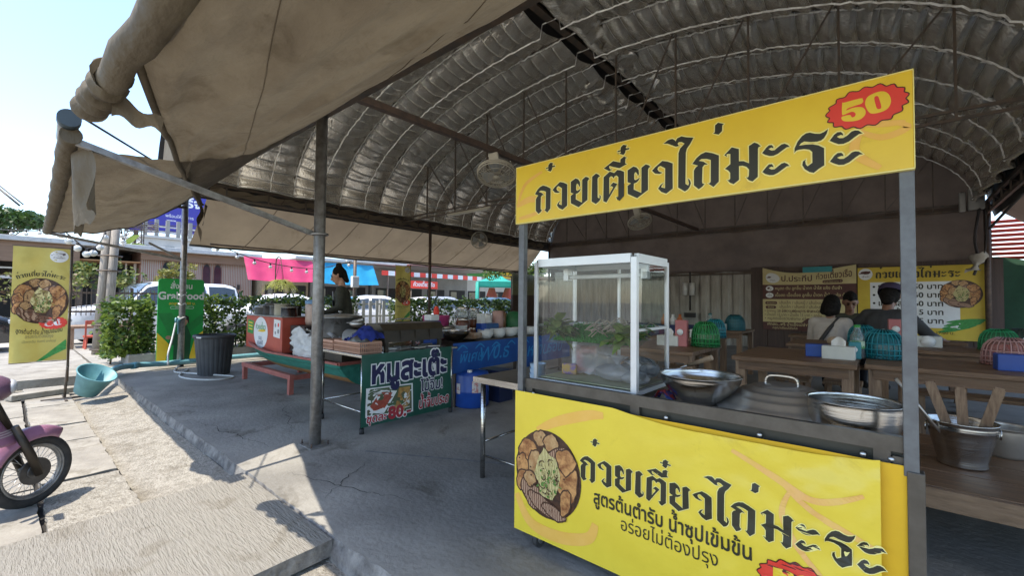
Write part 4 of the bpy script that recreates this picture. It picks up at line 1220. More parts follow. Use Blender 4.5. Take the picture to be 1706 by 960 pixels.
for (x, y) in ((-.2, 3.6), (2.25, 3.6), (-.2, 4.75), (2.25, 4.75)):
    mb = MB(); mb.span((x - .05, y - .04, 0), (x + .05, y + .04, .389)); mb.build('leg', m_woodl, lt)
bk = thing('steel_bucket', 'shiny steel bucket on the low plank table holding three wooden scrapers', 'bucket', (.37, 4.05, .453))
mb = MB()
pr = [(0, 0), (.118, 0), (.122, .012), (.118, .03)] + [(.12 + .048 * t, .03 + .22 * t) for t in (.2, .5, .75)] + [(.164, .235), (.168, .24), (.164, .246), (.169, .252), (.165, .258), (.172, .275), (.176, .285), (.176, .29), (.17, .288)] + [(.165 - .05 * t, .28 - .25 * t) for t in (0, .5, 1)] + [(0, .03)]
mb.lathe((.37, 4.1, .453), pr, 48); mb.build('pail', m_ss, bk)
mb = MB()
for s_ in (-1, 1): mb.tube([(.37 + s_ * .172, 4.1 + .03 * cos(a), .68 + .03 * sin(a)) for a in [k * pi / 6 for k in range(12)]], .005, 6, closed=True)
mb.tube(catmull([(.2, 4.1, .69), (.22, 4.24, .70), (.37, 4.3, .705), (.52, 4.24, .70), (.54, 4.1, .69)], 5, False), .005, 6)
mb.build('bail_handle', m_ss, bk)
for i, (a, b) in enumerate((((.36, 4.08, .5), (.22, 4.0, .98)), ((.385, 4.06, .5), (.36, 4.0, .96)), ((.42, 4.1, .5), (.53, 4.0, .975)))):
    mb = MB(); a = V(a); b = V(b)
    mb.bar(a, b, .052, .014, up=(0, -1, .2)); mb.bar(b, b + (b - a).normalized() * .012, .04, .0135, up=(0, -1, .2))
    o = mb.build('wooden_scraper', m_woodl)
    tag(o, ['flat wooden scraper leaning left in the steel bucket', 'flat wooden scraper standing upright in the middle of the steel bucket', 'flat wooden scraper leaning right in the steel bucket'][i], 'scraper', 'wooden scrapers in the bucket')
mb = MB(); mb.tube([(.34, 4.02, .55), (.05, 3.9, 1.0)], [.006, .012], 8)
tag(mb.build('steel_skewer', m_ssd), 'thin dark stirring rod leaning far left out of the steel bucket', 'rod')
bowl((.62, 4.55, .453), .14, .2, .1, 'dark pot standing behind the steel bucket on the low table', name='pot', mat=m_ssd, cat='pot')
# ================================================================== BOAT STALL
m_teal = M('weathered teal paint', (0.05, 0.27, 0.20), 0.55, col2=(0.028, 0.17, 0.125), scale=5, detail=9, bump=.15, stretch=(1, 4, 4))
m_ochre = M('weathered ochre paint', (0.42, 0.25, 0.07), 0.6, col2=(0.30, 0.12, 0.05), scale=4, detail=9, stretch=(1, 4, 4))
m_redp = M('faded red paint', (0.52, 0.10, 0.055), 0.55, col2=(0.42, 0.065, 0.04), scale=2.5, detail=9, bump=.1)
m_sal = M('salmon painted timber', (0.42, 0.13, 0.10), 0.6, col2=(0.28, 0.085, 0.065), scale=6, detail=9)
m_alum = M('dull aluminium', (0.50, 0.49, 0.46), 0.4, 0.9, col2=(0.34, 0.33, 0.31), scale=5, stain=(7, .5, .56))
m_alud = M('sooty aluminium', (0.22, 0.21, 0.2), 0.5, 0.8, col2=(0.08, 0.075, 0.07), scale=6, detail=8)
m_blk = M('sooty black steel', (0.035, 0.03, 0.024), 0.5, 0.4, col2=(0.06, 0.045, 0.03), scale=8)
m_blue = M('blue plastic', (0.015, 0.075, 0.36), 0.4, col2=(0.01, 0.05, 0.26), scale=4)
m_wpl = M('white plastic ware', (0.72, 0.71, 0.68), 0.35, col2=(0.62, .61, .58), scale=5)

boat = thing('stall_boat', 'green wooden boat hull used as a food stall on a salmon trestle', 'boat', (-7.8, 3.45, 0))
NSX = 40
def hull(t, k):
    """t along 0 bow..1 stern; k -1 front gunwale .. 0 keel .. 1 back gunwale"""
    x = -10.05 + 4.4 * t
    wd = 0.55 * (1 - (1 - min(1, t / 0.42)) ** 2.2) ** .8 if t < .42 else 0.55 - 0.05 * (t - .42)
    wd = max(wd, .03)
    zg = 0.70 - 0.13 * min(1, t / .45) + 0.05 * max(0, t - .45)
    zb = 0.56 - 0.31 * (1 - (1 - min(1, t / .5)) ** 2) + .04 * max(0, t - .6)
    a = abs(k)
    yk = 3.5 + wd * math.copysign(a ** .55, k) * (1 if a > 0 else 0)
    return V((x, yk, zb + (zg - zb) * a ** 1.6))
mb = MB()
ks = [-1, -.93, -.82, -.7, -.58, -.45, -.3, -.15, 0, .15, .3, .45, .58, .7, .82, .93, 1]
for i in range(NSX):
    for j in range(len(ks) - 1):
        mb.mat = 0 if abs(ks[j] + ks[j + 1]) / 2 > .6 else 1
        mb.smooth = True
        mb.add([hull(i / NSX, ks[j]), hull((i + 1) / NSX, ks[j]), hull((i + 1) / NSX, ks[j + 1]), hull(i / NSX, ks[j + 1])], [[0, 1, 2, 3]])
mb.smooth = False; mb.mat = 0
mb.add([hull(1, k) for k in ks], [list(range(len(ks)))])
mb.build('hull', [m_teal, m_ochre], boat)
mb = MB()
for s_ in (-1, 1):
    for i in range(NSX):
        a, b = hull(i / NSX, s_), hull((i + 1) / NSX, s_); mb.bar(a + V((0, 0, .012)), b + V((0, 0, .012)), .05, .03)
mb.bar(hull(1, -1) + V((.0, 0, .01)), hull(1, 1) + V((.0, 0, .01)), .05, .04)
mb.build('gunwale', m_sal, boat)
mb = MB()
for i in range(int(NSX * .12), NSX): mb.add([hull(i / NSX, -.97) + V((0, .02, -.05)), hull((i + 1) / NSX, -.97) + V((0, .02, -.05)), hull((i + 1) / NSX, .97) + V((0, -.02, -.05)), hull(i / NSX, .97) + V((0, -.02, -.05))], [[0, 1, 2, 3]])
mb.build('deck', m_wood, boat)
tr = thing('trestle', 'low salmon painted timber trestle carrying the green boat', 'trestle', (-8, 3.3, 0))
mb = MB()
mb.span((-9.1, 2.9, .235), (-7.0, 2.98, .31), bev=.004); mb.span((-9.06, 2.985, .22), (-8.98, 3.9, .29)); mb.span((-7.1, 2.985, .22), (-7.02, 3.9, .29)); mb.span((-9.1, 3.905, .235), (-5.9, 3.98, .31))
mb.build('rail', m_sal, tr)
for (x, y) in ((-9.04, 2.94), (-7.06, 2.94), (-9.04, 3.94), (-6.0, 3.94)):
    mb = MB(); mb.span((x - .04, y - .035, 0), (x + .04, y + .035, .234), bev=.003); mb.build('leg', m_sal, tr)
rb = thing('stall_box', 'faded red counter box on the boat with a white oval sticker', 'stall counter', (-8.6, 3.5, .56))
def rpt(x, y, z, tb=0.0): return V((x, y, z))
mb = MB(); mb.span((-9.45, 3.08, .56), (-7.78, 3.96, 1.17), bev=.008); mb.build('box', m_redp, rb)
mb = MB(); mb.span((-9.48, 3.05, 1.171), (-7.75, 3.99, 1.19), bev=.004); mb.build('top', m_alum, rb)
fr = face((0, 3.08, 0), (1, 0, 0), (0, 0, 1), (0, -1, 0))
mb = MB(); mb.poly([ellipse(-8.72, .87, .33, .285)], lambda u, v: fr(u, v, .001)); ov = mb.build('oval_sticker', m_white, rb)
mb = MB()
mb.mat = 0; text(mb, 'ก๋วยเตี๋ยว', lambda u, v, k: fr(u, v, .002 + k), -8.72, .93, .13, bold=.02, align='C', maxw=.5)
mb.mat = 1; mb.poly([blob(-8.66, .905, .19, .022, .05, 20, 2, .2)], lambda u, v: fr(u, v, .002)); mb.mat = 2
text(mb, 'เมนู', lambda u, v, k: fr(u, v, .002 + k), -8.74, .745, .1, bold=.02, align='C'); text(mb, 'อร่อยดี', lambda u, v, k: fr(u, v, .002 + k), -8.74, .655, .1, bold=.02, align='C')
mb.build('print', [m_pgreen, m_yel, M('printed grey blue', (.12, .16, .24), .5)], ov)
mb = MB(); mb.poly([[(-9.38, .84), (-9.08, .82), (-9.06, 1.07), (-9.36, 1.10)]], lambda u, v: fr(u, v, .001)); st = mb.build('green_sticker', m_pgreen, rb)
mb = MB()
for i in range(3): mb.poly([[(-9.32, 1.03 - i * .06), (-9.12, 1.015 - i * .06), (-9.12, 1.04 - i * .06), (-9.32, 1.055 - i * .06)]], lambda u, v: fr(u, v, .002))
mb.build('print', m_yel, st)
mb = MB(); mb.poly([[(-8.14, .83), (-7.86, .81), (-7.84, 1.12), (-8.12, 1.14)]], lambda u, v: fr(u, v, .001)); st = mb.build('price_paper', m_white, rb)
mb = MB(); mb.mat = 0
for (x, y, r_) in ((-8.05, 1.03, .035), (-7.93, .93, .04), (-8.05, .9, .03)): mb.poly([ellipse(x, y, r_, r_, 16)], lambda u, v: fr(u, v, .002))
mb.mat = 1; mb.poly([ellipse(-7.93, 1.04, .035, .035, 16)], lambda u, v: fr(u, v, .002)); mb.build('print', [M('printed grey', (.3, .3, .3), .5), m_red], st)
# pots and jars on the counter
def pot(x, y, z, r_, h, mat, name, label, cat, group=None, lidm=None, ears=False):
    o = thing(name, label, cat, (x, y, z), group)
    mb = MB(); mb.lathe((x, y, z), [(0, 0), (r_ * .97, 0), (r_, .02 * h), (r_, h), (r_ * 1.04, h), (r_ * 1.04, h + .008), (r_ * .97, h + .008), (r_ * .95, .03), (0, .03)], 32)
    mb.build('body', mat, o)
    if lidm:
        mb = MB(); mb.lathe((x, y, z + h + .009), [(r_ * 1.06, 0), (r_ * 1.05, .012), (r_ * .7, .03), (r_ * .2, .045), (0, .046)], 32); mb.lathe((x, y, z + h + .05), [(.012, 0), (.012, .02), (.03, .03), (.028, .045), (0, .05)], 14)
        mb.build('lid', lidm, o)
    if ears:
        for s_ in (-1, 1):
            mb = MB(); mb.tube(catmull([(x + s_ * r_, y - .06, z + h * .75), (x + s_ * (r_ + .045), y - .05, z + h * .77), (x + s_ * (r_ + .045), y + .05, z + h * .77), (x + s_ * r_, y + .06, z + h * .75)], 4, False), .008, 6); mb.build('ear_handle', mat, o)
    return o
pot(-9.22, 3.35, 1.191, .2, .13, m_alum, 'cooking_pot', 'wide silver pot at the left end of the red counter', 'pot', lidm=m_alum)
pot(-8.83, 3.3, 1.191, .14, .17, m_alud, 'cooking_pot', 'dark grey pot second from left on the red counter', 'pot', lidm=m_alud)
pot(-8.5, 3.28, 1.191, .13, .16, m_alum, 'steel_can', 'grey steel can beside the dark pot on the red counter', 'can')
pot(-8.22, 3.25, 1.191, .13, .2, M('cream enamel', (.6, .55, .42), .4), 'cream_can', 'cream coloured tall can on the red counter', 'can')
pot(-8.0, 3.36, 1.191, .12, .17, m_blk, 'dark_can', 'black can behind the cream can on the red counter', 'can')
pot(-7.8, 3.2, 1.191, .13, .15, m_ss, 'steel_bowl', 'small steel bowl near the front corner of the red counter', 'bowl')
jug = thing('plastic_jug', 'orange brown plastic jug with a blue lid on the red counter corner', 'jug', (-7.55, 3.42, 1.05))
mb = MB(); mb.lathe((-7.5, 3.5, 1.05), [(0, 0), (.135, 0), (.15, .06), (.15, .34), (.14, .36), (.13, .36), (.13, .04), (0, .04)], 28); mb.build('body', M('tea jug', (.42, .27, .2), .35, col2=(.5, .38, .32), scale=5), jug)
mb = MB(); mb.lathe((-7.5, 3.5, 1.41), [(.155, 0), (.155, .05), (.12, .07), (0, .075)], 28); mb.build('lid', M('pale blue lid', (.16, .3, .5), .4), jug)
mb = MB(); mb.tube(catmull([(-7.36, 3.44, 1.36), (-7.27, 3.40, 1.34), (-7.26, 3.4, 1.2), (-7.36, 3.44, 1.14)], 5, False), .014, 8); mb.build('handle', M('jug handle', (.6, .5, .45), .35), jug)
mb = MB(); mb.span((-7.74, 3.2, .6), (-7.2, 3.95, 1.04)); tag(mb.build('dark_crate', M('dark crate', (.05, .03, .025), .7)), 'dark crate behind the red counter on the boat', 'crate')
pt = pot(-6.05, 3.2, .96, .30, .27, m_alum, 'stock_pot', 'large dull aluminium stock pot with lid in front of the woman', 'pot', lidm=m_alum, ears=True)
mb = MB(); mb.span((-6.45, 3.05, .62), (-5.7, 3.75, .955)); tag(mb.build('pot_stand', m_blk), 'dark stove block under the large stock pot', 'stove')
pot(-5.35, 4.6, .95, .2, .1, m_alum, 'cooking_pot', 'low silver pot with lid behind the charcoal grill', 'pot', lidm=m_alum)
pot(-5.6, 3.9, .95, .42, .05, m_blk, 'wok', 'wide black wok behind the stock pot', 'wok')
mb = MB()
mb.grid(lambda u, v: V((-7.15 + .75 * u + .03 * sin(v * 8), 3.0 + .15 * sin(pi * u) * (v) * .0 + .05 * fbm(u * 4, v * 5) - .03 * sin(pi * v), .60 + .42 * v + .05 * sin(u * 7) * v)), 26, 20)
mb.grid(lambda u, v: V((-7.1 + .7 * u, 3.02 + .4 * v, 1.02 - .12 * v + .06 * fbm(u * 6, v * 6, 3))), 24, 14)
tag(mb.build('rice_sack', M('white sack', (.62, .61, .58), .7, col2=(.45, .45, .44), scale=6, bump=.4)), 'crumpled white sack standing on the boat beside the grey post', 'sack')
mb = MB(); mb.grid(lambda u, v: V((-6.5 + .75 * u, 2.93 + .3 * v, .96 + .10 * sin(pi * u) + .05 * fbm(u * 5, v * 5, 2))), 24, 12)
tag(mb.build('grey_sack', M('grey plastic sheet', (.4, .4, .4), .5, col2=(.28, .28, .28), scale=6)), 'grey plastic sheet bundled in front of the stock pot', 'sheet')

# ================================================================== GREEN BANNER TABLE
gt = thing('steel_table', 'steel legged table hung with the dark green cloth banner', 'table', (-4.8, 3.3, 0))
mb = MB(); mb.span((-5.42, 2.58, .845), (-4.39, 4.0, .875), bev=.004); mb.build('top', m_ss, gt)
for (x, y) in ((-5.36, 2.62), (-4.43, 2.62), (-5.36, 3.92), (-4.43, 3.92)):
    mb = MB(); mb.cyl((x, y, .04), (x, y, .844), .02, n=14); l = mb.build('leg', m_ss, gt)
    mb = MB(); mb.cyl((x, y, 0), (x, y, .06), .027, n=14); mb.build('foot', m_rub, l)
mb = MB(); mb.cyl((-5.34, 2.62, .24), (-4.45, 2.62, .24), .011, n=10); mb.cyl((-5.36, 2.64, .24), (-5.36, 3.9, .24), .011, n=10); mb.build('brace', m_ss, gt)
m_dgreen = M('dark green banner vinyl', (0.012, 0.095, 0.062), 0.45, col2=(0.008, 0.068, 0.045), scale=3)
gb = thing('green_banner', 'dark green cloth banner with white outlined lettering and a food photo', 'banner', (-4.36, 3.25, .1))
def gcl(a, b, k=0.0):
    y = a; s_ = (y - 2.57) / 1.3
    x = -4.366 + .03 * sin(pi * s_) * (1 - b) * 1.0 + .012 * fbm(s_ * 3, b * 2.5, 2) + .02 * max(0, s_ - .75) * sin(b * 7)
    z = b + (-.05 * s_ * 0 + .04 * sin(pi * s_) * max(0, (.3 - b))) 
    return V((x + .0015 + k, y, z))
mb = MB(); mb.grid(lambda u, v: gcl(2.57 + 1.30 * u, .885 - .80 * v, -.0012), 60, 30); mb.build('cloth', m_dgreen, gb, fixn=False)
m_navy = M('printed navy', (.012, .012, .075), .5)
def outlined(mb, s, x, y, size, bold, fn, grow=.05, wide=1.0, shear=0.0, maxw=None, mi=(0, 1), lift=.001):
    mb.mat = mi[0]; text(mb, s, lambda u, v, k: fn(u, v, lift + k), x, y, size, bold=bold + grow, wide=wide, shear=shear, maxw=maxw)
    mb.mat = mi[1]; text(mb, s, lambda u, v, k: fn(u, v, lift + .0016 + k), x, y, size, bold=bold, wide=wide, shear=shear, maxw=maxw)
mb = MB()
outlined(mb, 'หมูสะเต๊ะ', 2.67, .555, .36, .045, gcl, .05, maxw=1.12)
mb.build('heading_letters', [m_white, m_navy], gb)
mb = MB(); outlined(mb, 'ไม้จิ้ม!', 3.36, .37, .18, .02, gcl, .055, maxw=.36); mb.mat = 1; mb.build('small_letters', [m_white, m_navy], gb)
mb = MB(); outlined(mb, 'น้ำจิ้มประดิษฐ์'[:11], 3.32, .165, .17, .03, gcl, .05, shear=.12, maxw=.5); mb.build('red_letters', [m_white, M('printed crimson', (.42, .025, .04), .5)], gb); mb = MB(); outlined(mb, 'ชุดละ', 2.63, .125, .12, .03, gcl, .045, shear=.12, maxw=.26); outlined(mb, '80.-', 2.90, .12, .2, .04, gcl, .05, maxw=.36)
mb.build('red_letters', [m_white, M('printed crimson', (.42, .025, .04), .5)], gb)
pic = MB(); pic.step = .1
P_ = lambda L, m, k: (setattr(pic, 'mat', m), pic.poly([dense(L, .06)], lambda u, v: gcl(u, v, k)))
P_([(2.625, .185), (3.24, .145), (3.24, .49), (2.625, .51)], 0, .0008)
P_([(2.645, .205), (3.22, .165), (3.22, .475), (2.645, .495)], 1, .0011)
P_([(2.65, .30), (2.80, .47), (3.02, .43), (2.85, .2), (2.7, .22)], 0, .0014)
P_([(2.675, .305), (2.805, .445), (2.985, .415), (2.84, .235), (2.72, .25)], 2, .0017)
P_([(2.99, .24), (3.05, .46), (3.2, .46), (3.2, .25), (3.1, .2)], 3, .0014)
P_([(2.95, .2), (2.98, .27), (3.12, .25), (3.12, .19), (3.0, .17)], 4, .0018)
for i in range(5): P_([(2.94 + i * .045, .2 + i * .012), (3.19, .215 + i * .045), (3.19, .222 + i * .045), (2.94 + i * .045, .212 + i * .012)], 0, .0016 + i * .0001)
pic.build('food_picture', [m_white, M('printed banana leaf', (.05, .13, .05), .5, col2=(.1, .09, .05), scale=9), M('printed red sauce', (.42, .085, .05), .5, col2=(.3, .05, .03), scale=30), M('printed satay', (.5, .3, .08), .5, col2=(.28, .13, .03), scale=28), f_ball], gb)
# trays, plates, cloth, grill on the green table
m_peach2 = M('peach plastic', (.55, .31, .21), .5, col2=(.46, .25, .17), scale=8)
def basket(x0, x1, y0, y1, z, h, label):
    o = MB(); 
    for (a, b) in (((x0, y0), (x1, y0)), ((x1, y0), (x1, y1)), ((x1, y1), (x0, y1)), ((x0, y1), (x0, y0))):
        a = V((*a, z)); b = V((*b, z)); L = (b - a).length; d = (b - a).normalized()
        for zz, hh in ((.008, .016), (h * .5, .008), (h - .012, .024)): o.bar(a + V((0, 0, zz)), b + V((0, 0, zz)), .008, hh)
        n = int(L / .022)
        for i in range(n + 1): o.bar(a + d * (L * i / n), a + d * (L * i / n) + V((0, 0, h - .02)), .01, .006, up=d)
    o.span((x0, y0, z), (x1, y1, z + .004))
    tag(o.build('plastic_basket', m_peach2), label, 'basket', 'peach baskets')
basket(-5.38, -5.12, 2.62, 2.86, .878, .115, 'small peach slotted basket at the table corner')
basket(-5.08, -4.5, 2.62, 2.90, .878, .13, 'larger peach slotted basket holding plates')
mb = MB()
for i in range(9): mb.lathe((-4.98 + .03 * i, 2.76, 1.02), [(0, 0), (.06, 0), (.11, .012), (.112, .016), (.06, .006), (0, .006)], 24, axis=(1, .1, .35))
tag(mb.build('plate_stack', M('grey melamine', (.5, .5, .48), .4)), 'stack of grey plates standing on edge in the peach basket', 'plates')
mb = MB(); mb.grid(lambda u, v: V((-4.86 + .42 * u + .03 * sin(v * 5), 2.62 + .3 * v, .99 + .16 * sin(pi * u) ** .7 * sin(pi * (v * .8 + .1)) + .05 * fbm(u * 5, v * 5) + .05 * u)), 26, 20)
tag(mb.build('blue_cloth', M('royal blue cloth', (.018, .04, .26), .85, col2=(.01, .02, .16), scale=7)), 'royal blue cloth heaped in the peach basket', 'cloth')
gr = thing('charcoal_grill', 'long dark rectangular charcoal grill on short legs', 'grill', (-4.85, 3.4, .88))
mb = MB()
mb.prism([(-4.98, .98), (-4.52, .98), (-4.55, 1.12), (-4.95, 1.12)], lambda u, v, t: V((u, t, v)), 2.96, 3.86)
for i in range(1, 4): mb.span((-4.535, 2.96 + i * .225 - .008, .985), (-4.522, 2.96 + i * .225 + .008, 1.115))
mb.build('trough', m_blk, gr)
mb = MB(); mb.prism([(-4.98, 1.122), (-4.53, 1.122), (-4.62, 1.20), (-4.9, 1.20)], lambda u, v, t: V((u, t, v)), 2.94, 3.88); mb.build('cover', M('brown enamel', (.055, .042, .028), .45, .3, col2=(.08, .06, .035), scale=7), gr)
mb = MB(); mb.tube(catmull([(-4.76, 3.25, 1.2), (-4.76, 3.27, 1.245), (-4.76, 3.5, 1.245), (-4.76, 3.52, 1.2)], 4, False), .01, 8); mb.build('handle', m_ss, gr)
for (x, y) in ((-4.94, 3.0), (-4.56, 3.0), (-4.94, 3.82), (-4.56, 3.82), (-4.56, 3.4)):
    mb = MB(); mb.span((x - .02, y - .02, .876), (x + .02, y + .02, .98)); mb.build('leg', m_blk, gr)
mb = MB()
for i in range(10): mb.box((-4.75 + .12 * (i % 3), 3.05 + .08 * i, .895), (.16, .07, .02), rot=i * .9, bev=.006)
tag(mb.build('foil_tray', m_alum), 'scattered foil packets under the charcoal grill', 'foil')
mb = MB(); mb.tube([(-5.0, 2.95, 1.2), (-5.05, 2.85, 1.22), (-4.9, 2.9, 1.25)], .02, 8); mb.ball((-5.05, 2.9, 1.19), .09, 14, 8, (1.2, 1, .5))
tag(mb.build('kettle_lid', m_alum), 'crumpled silver lid at the near end of the charcoal grill', 'lid')

# ================================================================== BLUE CLOTH TABLE
m_bcl = M('blue tablecloth', (.008, .085, .33), .55, col2=(.006, .055, .23), scale=2)
bt = thing('long_table', 'long table under a blue tablecloth beyond the green banner', 'table', (-4.95, 5.4, 0))
mb = MB(); mb.span((-5.6, 4.03, .84), (-4.52, 6.9, .872)); mb.build('top', m_blk, bt)
for (x, y) in ((-5.5, 4.15), (-4.6, 4.15), (-5.5, 6.75), (-4.6, 6.75), (-4.6, 5.45)):
    mb = MB(); mb.span((x - .02, y - .02, 0), (x + .02, y + .02, .839)); mb.build('leg', m_steel, bt)
tc = thing('tablecloth', 'blue tablecloth with pale blue brush lettering hanging off the long table', 'tablecloth', (-4.5, 5.4, .4))
def bcl(a, b, k=0.0):
    return V((-4.505 + .025 * sin(a * 9) * (.9 - b) + .02 * fbm(a * 3, b * 3) * (.9 - b) * 2 + k, a, b))
mb = MB(); mb.grid(lambda u, v: bcl(4.02 + 1.5 * u, .9 - (.42 - .05 * u) * v), 50, 12); mb.build('cloth', m_bcl, tc)
mb = MB(); mb.grid(lambda u, v: bcl(5.54 + 1.4 * u, .9 - (.44 + .14 * (1 - u) * (u < .12)) * v), 50, 12); mb.build('cloth', m_bcl, tc)
mb = MB()
for (s, y, z, sz) in (('พิเศษ', 4.12, .62, .22), ('W', 4.5, .6, .3), ('0.ธ', 4.80, .62, .3), ('หวาน', 5.62, .58, .3), ('ร้อน', 6.2, .6, .28)):
    mb = MB(); text(mb, s, lambda u, v, k: bcl(u, v, .002 + k), y, z, sz, shear=.3, bold=.008); mb.build('brush_lettering', M('printed sky blue', (.02, .24, .55), .55), tc)
mb = MB()
for i in range(8): swirl(mb, lambda u, v, k: bcl(u, v, k), [(4.1 + i * .35, .80), (4.2 + i * .35, .86), (4.3 + i * .35, .80)], .012, .0018)
mb.build('brush_strokes', M('printed sky blue', (.02, .24, .55), .55), tc)
bowl((-4.82, 4.32, .90), .24, .15, .1, 'big stainless mixing bowl on the blue table next to the grill')
for i, (y, lab) in enumerate(((4.98, 'first white bowl in the row on the blue table'), (5.28, 'second white bowl in the row on the blue table'), (5.56, 'third white bowl in the row, wider than its neighbours'), (5.82, 'fourth white bowl in the row on the blue table'), (6.1, 'last white bowl in the row, beside the cart post'))):
    bowl((-4.82, y, .90), .125 + .01 * (i == 2), .13, .08, lab, 'white_bowl', straight=1, mat=m_wpl, group='white bowls in a row')
mb = MB(); mb.span((-5.05, 4.6, .876), (-4.55, 6.5, .9), bev=.005); tag(mb.build('black_tray', m_blk), 'long black tray under the row of white bowls', 'tray')
def jar(x, y, z, r_, h, mat, label, lidmat=None, name='jar', cat='jar', group='jars on the blue table'):
    o = thing(name, label, cat, (x, y, z), group)
    mb = MB(); mb.lathe((x, y, z), [(0, 0), (r_ * .95, 0), (r_, .01), (r_, h * .85), (r_ * .8, h)], 20); mb.lathe((x, y, z), [(r_ * .8, h), (0, h)], 20); mb.build('body', mat, o)
    mb = MB(); mb.lathe((x, y, z + h), [(r_ * .9, 0), (r_ * .9, .03), (0, .032)], 20); mb.build('lid', lidmat or m_ss, o)
m_sauce = M('brown chilli sauce', (.16, .05, .02), .3, col2=(.06, .02, .01), scale=12)
for i, (x, y, z) in enumerate(((-5.1, 4.75, .88), (-5.1, 4.75, 1.05), (-5.1, 4.75, 1.22), (-5.2, 5.1, .88), (-5.2, 5.1, 1.05), (-5.2, 5.1, 1.2))):
    jar(x, y, z, .11 - .02 * (i > 2), .135, m_sauce if i % 3 != 2 else glass('jar glass', (.9, .9, .88), haze=.2), ['bottom', 'middle', 'top clear'][i % 3] + ' sauce jar of the ' + ['left', 'right'][i // 3] + ' jar stack on the blue table')
mb = MB(); mb.box((-5.02, 4.06, 1.03), (.2, .2, .32), bev=.015); tag(mb.build('blue_box', m_blue), 'blue plastic box right behind the charcoal grill', 'box')
mb = MB(); mb.box((-5.02, 4.06, 1.24), (.16, .16, .09), bev=.015); tag(mb.build('white_tissue', m_wpl), 'white tissue pack on the blue box', 'tissue')
mb = MB(); mb.lathe((-5.45, 4.5, .88), [(0, 0), (.17, 0), (.22, .36), (.225, .37), (.21, .36), (.16, .02), (0, .02)], 28); tag(mb.build('pink_tub', M('pink plastic', (.52, .06, .2), .4)), 'bright pink tub standing at the back of the blue table', 'tub')
mb = MB(); mb.lathe((-5.45, 4.5, 1.2), [(0, .2), (.03, .19), (.05, .1), (.03, 0)], 14); tag(mb.build('red_bottle', m_red), 'red bottle top standing in the pink tub', 'bottle')
mb = MB(); mb.lathe((-5.0, 4.62, .90), [(0, 0), (.08, 0), (.1, .2), (.105, .205), (.095, .2), (.08, .02), (0, .02)], 24); tag(mb.build('white_pail', m_wpl), 'white pail between the mixing bowl and the jars', 'pail')
mb = MB(); mb.box((-4.98, 5.05, 1.0), (.13, .12, .25), bev=.01); tag(mb.build('blue_caddy', m_blue), 'blue cutlery holder beside the white carton', 'holder')
mb = MB(); mb.box((-5.0, 5.06, 1.19), (.1, .1, .18), bev=.006); tag(mb.build('white_carton', m_wpl), 'white upright carton on the blue cutlery holder', 'carton')
mb = MB(); mb.box((-5.3, 5.5, 1.0), (.3, .34, .2), bev=.02); tag(mb.build('blue_crate', M('pale blue crate', (.03, .11, .3), .4)), 'dull blue crate behind the white bowls', 'crate')
mb = MB(); mb.lathe((-5.35, 6.3, .88), [(0, 0), (.2, 0), (.24, .14), (.22, .28), (.1, .4), (0, .42)], 24); tag(mb.build('green_cover', M('green mesh plastic', (.02, .14, .05), .5)), 'dark green food cover behind the last white bowls', 'food cover')
mb = MB(); mb.lathe((-5.35, 5.85, .88), [(0, 0), (.1, 0), (.1, .42), (.06, .43), (0, .43)], 20); tag(mb.build('pink_jug', M('dusty pink', (.5, .3, .26), .5)), 'dusty pink jug behind the white bowls', 'jug')
mb = MB(); mb.box((-4.85, 4.68, .955), (.3, .24, .09), rot=.3, bev=.025); tag(mb.build('bread_pack', M('brown bread', (.28, .16, .09), .7, col2=(.45, .38, .32), scale=9)), 'brown wrapped pack by the mixing bowl rim', 'pack')
for i in range(4):
    mb = MB(); mb.lathe((-5.45 + .05 * (i % 2), 5.0 + i * .33, .88), [(0, 0), (.09, 0), (.1, .24 + .05 * i), (.05, .28 + .05 * i), (0, .28 + .05 * i)], 16)
    tag(mb.build('bottle', [m_wpl, M('grey bottle', (.3, .3, .32), .4), m_wpl, M('brown bottle', (.2, .1, .05), .3)][i]), ['short white bottle behind the jar stacks', 'grey bottle behind the blue crate', 'taller white bottle near the green food cover', 'brown bottle beside the green food cover'][i], 'bottle')
# drum, crate under the blue table
dr = thing('plastic_drum', 'blue plastic drum with white label standing under the blue table', 'drum', (-4.5, 4.38, 0))
mb = MB(); mb.lathe((-4.5, 4.38, 0), [(0, 0), (.22, 0), (.245, .02), (.245, .2), (.25, .21), (.25, .24), (.245, .25), (.245, .44), (.23, .48), (.12, .5), (0, .505)], 36); mb.build('body', m_blue, dr)
mb = MB(); mb.lathe((-4.42, 4.26, .49), [(.035, 0), (.035, .03), (0, .032)], 14); mb.build('cap', m_wpl, dr)
def dlab(a0, a1, z0, z1):
    mb = MB(); mb.grid(lambda u, v: V((-4.5 + .252 * cos(a0 + (a1 - a0) * u), 4.38 + .252 * sin(a0 + (a1 - a0) * u), z0 + (z1 - z0) * v)), 8, 1); mb.build('label', M('drum label', (.6, .58, .55), .6, col2=(.5, .2, .18), scale=22, thresh=(.4, .5)), dr)
dlab(-1.75, -1.45, .2, .34); dlab(-.75, -.25, .22, .38)
mb = MB(); mb.span((-4.7, 4.75, .0), (-4.3, 5.05, .46)); tag(mb.build('dark_bin', M('navy bin', (.01, .02, .07), .5)), 'navy bin beside the blue drum under the table', 'bin')
mb = MB()
mb.box((-3.75, 5.6, .14), (.55, .4, .28), bev=.02)
tag(mb.build('yellow_crate', M('yellow crate', (.45, .27, .02), .5, col2=(.3, .18, .01), scale=9)), 'yellow crate on the floor behind the steel table', 'crate')
mb = MB()
for x in (-4.05, -3.45):
    for y in (5.3, 5.9): mb.cyl((x, y, 0), (x, y, .42), .012, n=8)
